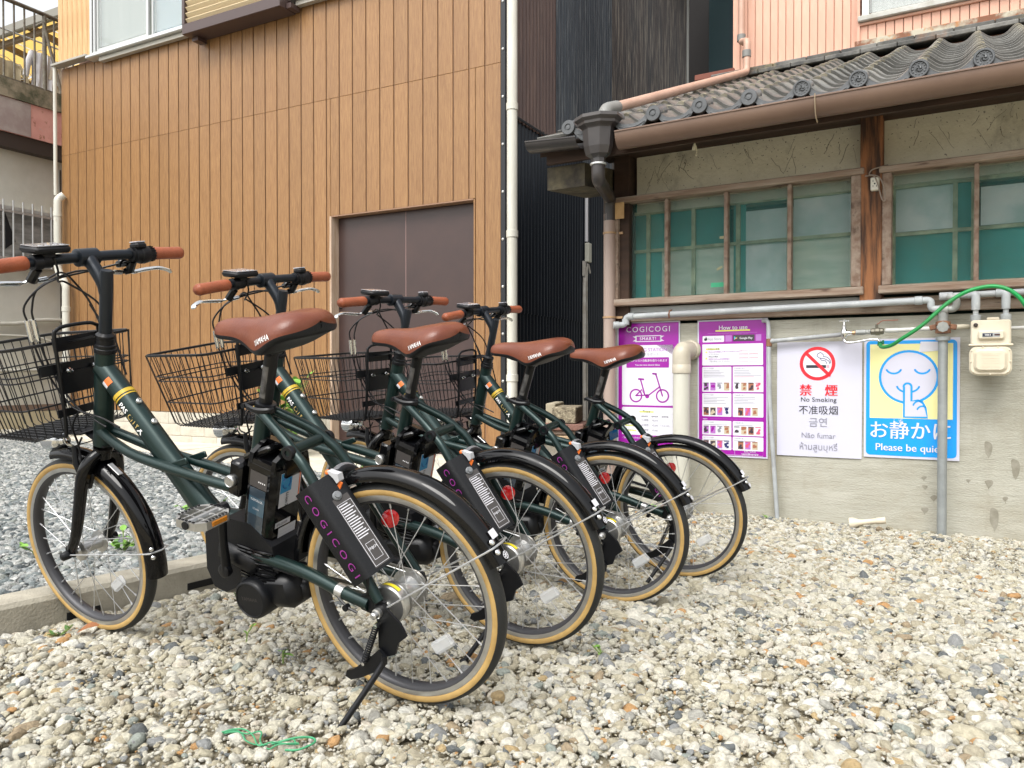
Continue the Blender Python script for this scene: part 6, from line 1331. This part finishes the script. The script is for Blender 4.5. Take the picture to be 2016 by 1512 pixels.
# meter
MT = hthing('gas_meter', 'cream gas meter hanging from two pipes at the right of the notices', 'meter', .094, D0 - .14, .72)
crm = mat('cream_meter_paint', (.64, .58, .46), .45, var=(.58, .52, .40), vscale=6); mix_in(crm, (.28, .15, .07), 26, .72, .76, fac=.7)
my = D0 - .145
def rr_prism(b, x0, x1, z0, z1, r, y0, y1, e=.006):
    def pl_(k):
        p = []
        for cx, cz, a0 in ((x1 - r, z0 + r, -90), (x1 - r, z1 - r, 0), (x0 + r, z1 - r, 90), (x0 + r, z0 + r, 180)): p += [(cx + (r - k) * cos(radians(a0 + t)), cz + (r - k) * sin(radians(a0 + t))) for t in range(0, 91, 15)]
        return p
    P0, P1 = pl_(0), pl_(e); rows = [[(x, y1, z) for x, z in P0 + P0[:1]], [(x, y0 + e, z) for x, z in P0 + P0[:1]], [(x, y0, z) for x, z in P1 + P1[:1]]]
    b.grid(rows); b.raw([(x, y0, z) for x, z in P1], [tuple(range(len(P1)))])
b = MB(); rr_prism(b, .010, .172, .868, .985, .012, my - .045, my + .045); b.box((.091, my, .868), (.178, .108, .010), b=.003); rr_prism(b, .004, .176, .724, .862, .035, my - .052, my + .052, .008); hp('body', b, crm, MT, 35)
b = MB(); rr_prism(b, .022, .158, .740, .850, .028, my - .066, my - .05, .012); rr_prism(b, .040, .145, .893, .935, .010, my - .062, my - .044, .006); b.box((.100, my - .01, .992), (.05, .02, .012), b=.003); hp('cover', b, crm, MT, 30)
b = MB(); b.box((.091, my - .0625, .914), (.070, .002, .020)); d_ = hp('dial_window', b, mat('dial_face', (.35, .36, .36), .3), MT); b = MB(); b.box((.078, my - .0640, .914), (.040, .002, .014)); q = b.build('counter', mat('dial_black', (.015, .02, .04), .3), d_)
b = MB(); b.box((.116, my - .0640, .914), (.022, .002, .007)); b.build('red_digits', mat('dial_dark', (.05, .02, .02), .3), d_)
text_on('0063', .012, WHT, d_, (.079, my - .0652, .9098), (1, 0, 0), (0, 0, 1), lift=.0004)
b = MB(); b.lathe([(.0095, 0), (.0095, .008), (.006, .010), (0, .010)], (.030, my - .045, .962), (0, -1, 0), 14); hp('dark_knob', b, mat('dark_brown_knob', (.03, .02, .015), .4), MT)
b = MB()
for k in range(9): a = k; xs2, zs2 = [(.014, .842), (.166, .842), (.011, .79), (.169, .79), (.022, .742), (.158, .742), (.09, .730), (.06, .857), (.12, .857)][k]; b.lathe([(.004, 0), (.004, .003), (0, .005)], (xs2, my - .052, zs2), (0, -1, 0), 8)
hp('screws', b, crm, MT, kind='stuff')
b = MB()
for z_ in (.818, .806, .794, .782, .770): b.box((.09, my - .0665, z_), (.07, .0015, .002))
b.box((.09, my - .0665, .826), (.082, .0015, .0015)); b.box((.09, my - .0665, .762), (.082, .0015, .0015)); hp('raised_lines', b, crm, MT)
for xx in (.030, .152):
    b = MB(); b.lathe([(.021, 0), (.0225, .003), (.0225, .026), (.019, .028), (.014, .029), (.0115, .031), (.0115, .052), (.018, .053), (.018, .075)], (xx, my + .012, .985), (0, 0, 1), 16); hp('union', b, gpv, MT, 35)
    b = MB(); b.tube(elbow([(xx, my + .012, 1.055), (xx, my + .012, 1.113), (xx + (-.03 if xx < .1 else -.03), my + .03, 1.114)], 5, .018), .0185, 14); hp('elbow', b, gpv, MT, 50)
o = hpipe('outlet_pipe', 'thin pale pipe leaving the right side of the gas meter', [(.16, D0 - .05, .951), (.9, D0 - .05, .958)], .0085, wpip)
# tap assembly
o = hpipe('water_pipe', 'grey water pipe rising gently to the tap above the No Smoking notice', [(-.945, yw + .045, .912), (-.60, yw + .045, .938), (-.545, yw + .03, .945)], .0115, gpv, fit=(((-.93, yw + .045, .913), (1, 0, 0)),), fr=1.2, fl=.01)
o = hpipe('thin_standpipe', 'thin upright pipe between the How to use poster and the No Smoking notice', elbow([(-.985, yw + .06, 1.028), (-.955, yw + .045, 1.026), (-.950, yw + .045, .98), (-.945, yw + .045, .6), (-.900, yw + .045, -.07)], 6, .02), .0115, gpv, fit=(((-.948, yw + .045, .905), (0, 0, 1)),), fm=rustf, fr=1.35, fl=.022)
o = hpipe('white_pipe', 'short white pipe between the brass ball valve and the wall behind the hose', [(-.33, yw + .005, .953), (-.02, yw + .005, .962)], .0105, wpip, fit=(((-.335, yw + .005, .953), (1, 0, 0)),), fr=1.15)
o = hpipe('pipe_stub', 'beige end of the white pipe beside the gas meter', [(-.075, yw + .005, .9605), (-.015, yw + .005, .962), (.0, yw + .02, .962)], .0125, mat('beige_stub', (.48, .44, .34), .6))
TP_ = hthing('water_tap', 'chrome water tap with a cross handle above the No Smoking notice', 'tap', -.557, yw, .90); ty = yw - .01
b = MB(); b.lathe([(.010, -.020), (.013, -.018), (.018, 0), (.016, .018), (.010, .026), (.009, .034), (.011, .036), (.011, .044), (.007, .046), (.005, .050), (.005, .066)], (-.557, ty, .940), (0, 0, 1), 18)
b.lathe([(.013, 0), (.013, .02), (.009, .022), (.009, .03)], (-.550, ty, .944), (1, 0, 0), 12); hp('body', b, CH, TP_, 40)
b = MB(); b.tube(smooth_path([(-.560, ty, .925), (-.556, ty, .905), (-.535, ty - .008, .894), (-.49, ty - .014, .898), (-.43, ty - .018, .908), (-.400, ty - .02, .906), (-.385, ty - .02, .892), (-.382, ty - .02, .880)], 4), .0068, 10); hp('spout', b, CH, TP_, 60)
b = MB(); b.box((-.557, ty, 1.008), (.052, .010, .008), b=.003); b.box((-.557, ty, 1.008), (.010, .048, .008), b=.003); b.lathe([(.009, -.006), (.009, .006), (0, .008)], (-.557, ty, 1.008), (0, 0, 1), 10); hp('handle', b, CH, TP_)
b = MB(); b.lathe([(.0085, 0), (.0085, .012), (.012, .013), (.012, .022), (.009, .023), (.009, .03)], (-.528, ty, .944), (1, 0, .02), 8); hp('nut', b, mat('old_brass', (.33, .22, .13), .4, .7), TP_, 30)
b = MB(); b.lathe([(.011, 0), (.0145, .002), (.0145, .048), (.011, .050), (.011, .060), (.013, .061), (.013, .070)], (-.502, ty, .946), (1, 0, .02), 12); hp('check_valve', b, cast, TP_, 30)
b = MB(); b.lathe([(.014, 0), (.016, .002), (.016, .018), (.019, .022), (.019, .040), (.016, .044), (.016, .056), (.012, .060)], (-.430, ty, .948), (1, 0, .02), 8); b.lathe([(.007, 0), (.007, .022)], (-.403, ty, .962), (0, 0, 1), 8); hp('ball_valve', b, mat('old_bronze', (.14, .13, .10), .45, .5), TP_, 30)
b = MB(); b.tube(smooth_path([(-.403, ty, .986), (-.392, ty, .990), (-.382, ty, 1.0), (-.360, ty, 1.004), (-.330, ty, 1.003), (-.305, ty, 1.004)], 3), .0035, 6, flat=.6); hp('valve_lever', b, mat('red_brown_lever', (.30, .10, .06), .5), TP_)
hos = mat('green_hose', (.0, .27, .060), .36, var=(.02, .21, .055), vscale=6); hy = D0 - .26
b = MB(); b.tube(smooth_path([(-.385, ty - .02, .882), (-.376, hy + .10, .868), (-.355, hy + .07, .866), (-.32, hy + .05, .876), (-.280, hy + .02, .902), (-.191, hy, .964), (-.096, hy, 1.056), (-.014, hy, 1.112), (.07, hy, 1.134), (.13, hy, 1.128), (.18, hy, 1.098), (.222, hy, 1.040), (.26, hy, .93), (.31, hy + .02, .70), (.40, hy + .02, .40), (.55, hy, .10), (.68, hy - .06, -.02), (.85, hy - .1, -.045)], 7), .0095, 12)
o = hsolo('garden_hose', b, hos, 'bright green hose arching from the tap over the gas meter pipes', 'hose', (-.385, ty - .02, .882), 60)
b = MB(); b.lathe([(.0115, -.012), (.0125, -.010), (.0125, .010), (.0115, .012)], (0, 0, .004), (.2, -.2, 1), 12); b.box((.014, -.004, .010), (.010, .008, .022), b=.002); sub('hose_clip', b, mat('dark_green_clip', (.0, .11, .05), .4), o)
# vent pipe
vp = hthing('vent_pipe', 'thick cream vent pipe with an elbow, between the two purple posters', 'pipe', -1.42, D0 - .12, -.06); ivo = mat('ivory_pvc', (.56, .55, .48), .4, var=(.46, .45, .38), vscale=4, stretch=(1, 1, .4)); iv2 = mat('cream_elbow', (.50, .46, .37), .45, var=(.42, .38, .30), vscale=9)
b = MB(); b.lathe([(.048, 0), (.048, .84)], (-1.42, D0 - .115, -.08), (0, 0, 1), 26); hp('pipe', b, ivo, vp, 60)
b = MB(); b.lathe([(.049, -.05), (.053, -.048), (.053, 0), (.050, .002)], (-1.42, D0 - .115, .785), (0, 0, 1), 26); b.tube(elbow([(-1.42, D0 - .115, .785), (-1.42, D0 - .115, .868), (-1.395, D0 - .0, .872)], 8, .06), .0515, 24); b.lathe([(.052, 0), (.058, .004), (.058, .03)], (-1.400, D0 - .03, .872), (.2, 1, 0), 24); hp('elbow', b, iv2, vp, 60)
# outlet on the post
ou = hthing('outdoor_socket', 'white weatherproof power socket on the wooden post with a looped cable', 'socket', -.415, D0 - .09, 1.68)
b = MB(); b.box((-.415, D0 - .092, 1.70), (.040, .030, .066), b=.004); hp('cover', b, mat('ivory_plastic', (.66, .64, .56), .4), ou); b = MB()
for dx, dz in ((-.008, .014), (.008, .014), (-.008, -.012), (.008, -.012)): b.box((-.415 + dx, D0 - .1075, 1.70 + dz), (.0025, .002, .010))
b.lathe([(.004, 0), (0, .001)], (-.415, D0 - .1075, 1.70), (0, -1, 0), 10); hp('slot', b, blackm, ou)
b = MB(); b.tube(smooth_path([(-.36, D0 - .05, 1.80), (-.39, D0 - .09, 1.785), (-.43, D0 - .10, 1.772), (-.440, D0 - .11, 1.748), (-.42, D0 - .115, 1.742), (-.395, D0 - .12, 1.728), (-.376, D0 - .12, 1.69), (-.366, D0 - .12, 1.63), (-.368, D0 - .12, 1.605), (-.380, D0 - .12, 1.615), (-.392, D0 - .12, 1.66), (-.402, D0 - .12, 1.70), (-.42, D0 - .12, 1.738), (-.46, D0 - .10, 1.745)], 5), .0034, 6); hp('cable', b, mat('brown_grey_cable', (.25, .20, .16), .6), ou)
# cable and junction box on the dark wall
jb = thing('junction_box', 'small grey junction box with a thin conduit on the dark corrugated wall', 'box', (-3.2, 7.9, -.1))
b = MB(); b.box((-3.25, 7.92, 2.06), (.05, .085, .21), b=.006); part('box', b, mat('beige_grey_box', (.36, .36, .31), .5), jb)
b = MB(); b.tube([(-3.262, 7.90, 2.18), (-3.262, 7.90, 3.0)], .020, 8); part('upper_conduit', b, mat('pale_conduit', (.40, .40, .42), .5), jb, 50)
b = MB(); b.tube(smooth_path([(-3.262, 7.86, 1.9), (-3.262, 7.84, 1.4), (-3.262, 7.85, -.1)], 3), .022, 8); b.tube(smooth_path([(-3.245, 7.93, 1.92), (-3.24, 7.95, 1.84), (-3.25, 7.89, 1.80), (-3.25, 7.90, -.1)], 4), .008, 6); b.box((-3.262, 7.84, 1.88), (.03, .04, .16)); part('conduit', b, mat('weathered_conduit', (.23, .21, .18), .6, var=(.33, .32, .30), vscale=9), jb, 50)
# blocks stacked on boards beside the downpipe
def wblock(name, label, c, d, rz, m, cat='block', bev=.006):
    b = MB(); b.box((0, 0, 0), d, b=bev); o = b.build(name, m); o.location = c; o.rotation_euler = (0, 0, rz); return tag(o, label, cat)
agg = mat('pebbly_concrete', (.34, .29, .20), .95, var=(.16, .13, .09), vscale=30, bump=1., bscale=90, contrast=(.4, .6)); mix_in(agg, (.55, .48, .34), 70, .55, .65, fac=.8)
pcon = mat('grey_beige_concrete', (.42, .37, .27), .9, var=(.33, .29, .21), vscale=6, bump=.3)
brk = mat('red_brown_brick', (.26, .13, .10), .9, var=(.18, .10, .08), vscale=9, bump=.5, bscale=60)
wblock('concrete_block', 'pebbly concrete block lying on red brown bricks behind the farthest bicycle', (-2.30, 5.22, .44), (.17, .42, .115), radians(16), agg)
wblock('concrete_kerb_block', 'smooth grey beige concrete kerb piece leaning beside the pebbly block', (-2.44, 5.30, .445), (.07, .44, .15), radians(16), pcon)
wblock('brick', 'red brown brick slab under the pebbly concrete block', (-2.30, 5.22, .357), (.30, .46, .045), radians(14), brk, 'brick')
wblock('wooden_board', 'weathered wooden board under the brick slab', (-2.30, 5.24, .316), (.36, .44, .03), radians(17), oldwood, 'board')
wblock('wooden_board', 'lowest pale board of the stack behind the farthest bicycle', (-2.28, 5.22, .283), (.38, .42, .025), radians(12), mat('pale_board', (.42, .30, .18), .8), 'board')
wblock('concrete_block', 'wide grey concrete block at the bottom of the stack by the downpipe', (-2.32, 5.24, .085), (.36, .40, .36), radians(15), mat('dull_grey_concrete', (.30, .28, .23), .95, var=(.20, .18, .14), vscale=6, bump=.4))
wblock('terracotta_tile', 'orange terracotta tile standing against the stack of blocks', (-2.55, 4.98, .14), (.03, .26, .34), radians(70), mat('terracotta', (.42, .17, .07), .8, var=(.34, .13, .06), vscale=8), 'tile')
# cap pipe on the gravel
cp = thing('pipe_stub', 'short cream plastic pipe with a flared end lying on the gravel by the wall', 'pipe', tuple(H2W(-.47, D0 - .13, -.035)), HR + radians(4)); cpm = mat('ivory_stub', (.62, .55, .42), .5)
b = MB(); b.lathe([(.0145, 0), (.0145, .075), (.017, .078), (.017, .115), (.014, .118), (.012, .118), (.012, .01)], (0, 0, .006), (1, 0, .18), 16); b.build('pipe', cpm, cp, 40)
b = MB(); b.lathe([(.028, -.052), (.029, -.045), (.027, -.030), (.016, -.004), (.0155, .006)], (0, 0, .006), (1, 0, .18), 18); b.build('flare', cpm, cp, 40)
# green string on the gravel
strm = mat('green_string', (.05, .28, .13), .7)
b = MB(); rr = random.Random(5)
for k in range(3):
    p = [(-.10 + rr.uniform(-.01, .01), rr.uniform(-.015, .015), .006)]; 
    for j in range(7): p.append((-.07 + j * .024 + rr.uniform(-.006, .006), .020 * sin(j * 1.1 + k) + rr.uniform(-.006, .006), .006 + rr.uniform(0, .012)))
    b.tube(smooth_path(p, 4), .0015, 5)
b.tube(smooth_path([(.02, 0, .006), (.06, .02, .015), (.085, .035, .012), (.10, .02, .012), (.085, -.01, .010), (.06, -.015, .008)], 5), .0022, 5)
o = b.build('string', strm, None, 60); o.location = (-1.105, 1.075, .024); o.rotation_euler = (0, 0, radians(10)); tag(o, 'tangle of bright green string lying on the cream gravel in front', 'string')
# ------------------------------------------------------------------ small plants and fallen leaves
lfm = mat('weed_leaf', (.13, .30, .045), .5, var=(.22, .42, .07), vscale=20); lfm.node_tree.nodes['Principled BSDF'].inputs['Subsurface Weight'].default_value = .0
lfd = mat('dark_weed_leaf', (.05, .13, .025), .55, var=(.09, .19, .035), vscale=20); drl = mat('dry_leaf', (.32, .12, .04), .7, var=(.20, .08, .03), vscale=30); stm = mat('weed_stem', (.14, .20, .05), .6)
def leaf_mesh(nm, m, L=1., w=.55, curl=.25):
    b = MB(); rows = []
    for i in range(6):
        t = i / 5; ww = w / 2 * sin(pi * min(1, t * .92 + .06)) ** .8; rows.append([(t * L, s_ * ww, curl * sin(t * 2.2) * .35 + abs(s_) * .10 * ww) for s_ in (-1, -.5, 0, .5, 1)])
    b.grid(rows); return b.mesh(nm, m, 80)
LM = [leaf_mesh('leaf', lfm), leaf_mesh('leaf', lfd, 1, .45, .5), leaf_mesh('leaf', drl, 1, .6, .8)]
def weed(name, label, x, y, n, size, h, kind=0, seed=0, z=None, spread=.5, cat='plant', group=None):
    r_ = random.Random(seed); z0 = ground_z(x, y) if z is None else z
    t = thing(name, label, cat, (x, y, z0), 0, group); b = MB(); tips = []
    for k in range(max(2, n // 4)):
        a = r_.uniform(0, 6.28); hh = h * r_.uniform(.6, 1.1); p = [(0, 0, -.01)]
        for j in range(1, 4): q = (cos(a) * spread * hh * (j / 3) ** 1.3 + r_.uniform(-.01, .01) * hh * 5, sin(a) * spread * hh * (j / 3) ** 1.3, hh * j / 3); p.append(q); tips.append(Vector(q))
        b.tube(smooth_path(p, 3), .0015 + size * .02, 5)
    b.build('stem', stm, t, 60)
    for k in range(n):
        p = r_.choice(tips) * r_.uniform(.75, 1.05); o = link('leaf', LM[kind if r_.random() < .75 else (1 if kind == 0 else kind)], t, p, (r_.uniform(-.5, .5), r_.uniform(-.7, .25), r_.uniform(0, 6.28))); s_ = size * r_.uniform(.6, 1.25); o.scale = (s_, s_, s_)
    return t
weed('leafy_plant', 'broad leaved green plant against the foundation behind the saddle of the nearest bicycle', -5.60, 5.72, 130, .15, .70, 0, 1, z=-.05, spread=.35)
weed('leafy_plant', 'low green plant beside the foundation under the second basket', -5.35, 5.5, 70, .12, .36, 0, 2, z=-.05, spread=.6)
weed('leafy_plant', 'leafy plant behind the battery of the second bicycle', -2.95, 3.55, 40, .075, .36, 0, 3, spread=.5)
weed('weed', 'creeping weed in the grey gravel behind the nearest pedal', -2.78, 1.98, 26, .042, .06, 0, 4, z=.035, spread=1.6)
weed('weed', 'creeping weed in the grey gravel beside the nearest front wheel hub', -3.02, 1.78, 8, .040, .04, 0, 5, z=.035, spread=1.3)
weed('weed', 'thin weed in the grey gravel under the twin tubes of the nearest bicycle', -3.05, 2.62, 18, .034, .10, 0, 6, z=.02, spread=1.5)
weed('weed', 'bright green seedling on the cream gravel left of the kickstand', -1.40, 1.43, 4, .026, .03, 0, 7, z=.022, spread=.5)
weed('weed', 'tiny seedling on the cream gravel near the drive unit', -1.60, 1.50, 5, .018, .03, 0, 8, z=.022, spread=.7)
weed('weed', 'seedling with reddish stem beside the kerb foot', -1.86, 1.72, 5, .020, .03, 0, 9, z=.016, spread=.7)
weed('weed', 'low weeds at the foot of the wall near the vent pipe', -1.30, 4.36, 26, .022, .04, 0, 10, spread=2.5)
weed('weed', 'small weed at the foot of the wall below the No Smoking notice', -.74, 4.36, 8, .018, .03, 0, 11, spread=1.2)
weed('weed', 'sparse weed on the gravel behind the rear wheel of the nearest bicycle', -.72, 1.85, 8, .016, .03, 0, 12, spread=1.)
weed('weed', 'mossy weeds at the foot of the kerb below the nearest front wheel', -2.07, 1.28, 20, .014, .02, 1, 13, z=.018, spread=2.2)
weed('grass_tuft', 'dry thin grass rising behind the nearest drive unit', -3.9, 3.9, 5, .03, .30, 1, 14, spread=.9, cat='grass')
def leaf(label, x, y, z, s_, rz, rx=.2):
    o = link('fallen_leaf', LM[2], None, (x, y, z), (rx, -.1, rz)); o.scale = (s_, s_, s_); return tag(o, label, 'leaf')
leaf('brown dead leaf on the cream gravel by the kerb and drive unit', -1.93, 1.78, .018, .075, 1.9); leaf('rust brown leaf at the wall foot behind the farthest wheel', -1.32, 4.28, -.035, .10, .3, .5); leaf('small brown leaf at the foot of the kerb', -2.02, 1.30, .03, .06, .6)

# damp blotches on the lower wall
wet = mat('damp_blotch', (.20, .185, .14), .8, var=(.30, .285, .235), vscale=20)
rr = random.Random(9)
for (x, z, w_, h_) in ((.088, .36, .030, .085), (.200, .27, .032, .11), (.092, .19, .026, .05), (.160, .12, .014, .03), (-.190, .20, .014, .024), (-.185, .155, .020, .024), (-.145, .10, .022, .034), (-.185, .035, .024, .04), (.115, .02, .036, .11), (.005, .20, .012, .018), (.30, .42, .03, .07), (.36, .10, .03, .08)):
    b = MB(); n = 22; p1 = rr.uniform(0, 6); b.raw([(x + w_ / 2 * cos(2 * pi * k / n) * (1 + .18 * sin(3 * 2 * pi * k / n + p1)) + .006 * sin(4 * pi * k / n), D0 - .0016, z + h_ / 2 * sin(2 * pi * k / n) * (1 + .15 * sin(2 * 2 * pi * k / n + p1))) for k in range(n)], [tuple(range(n))]); hp('damp_stain', b, wet, hs)
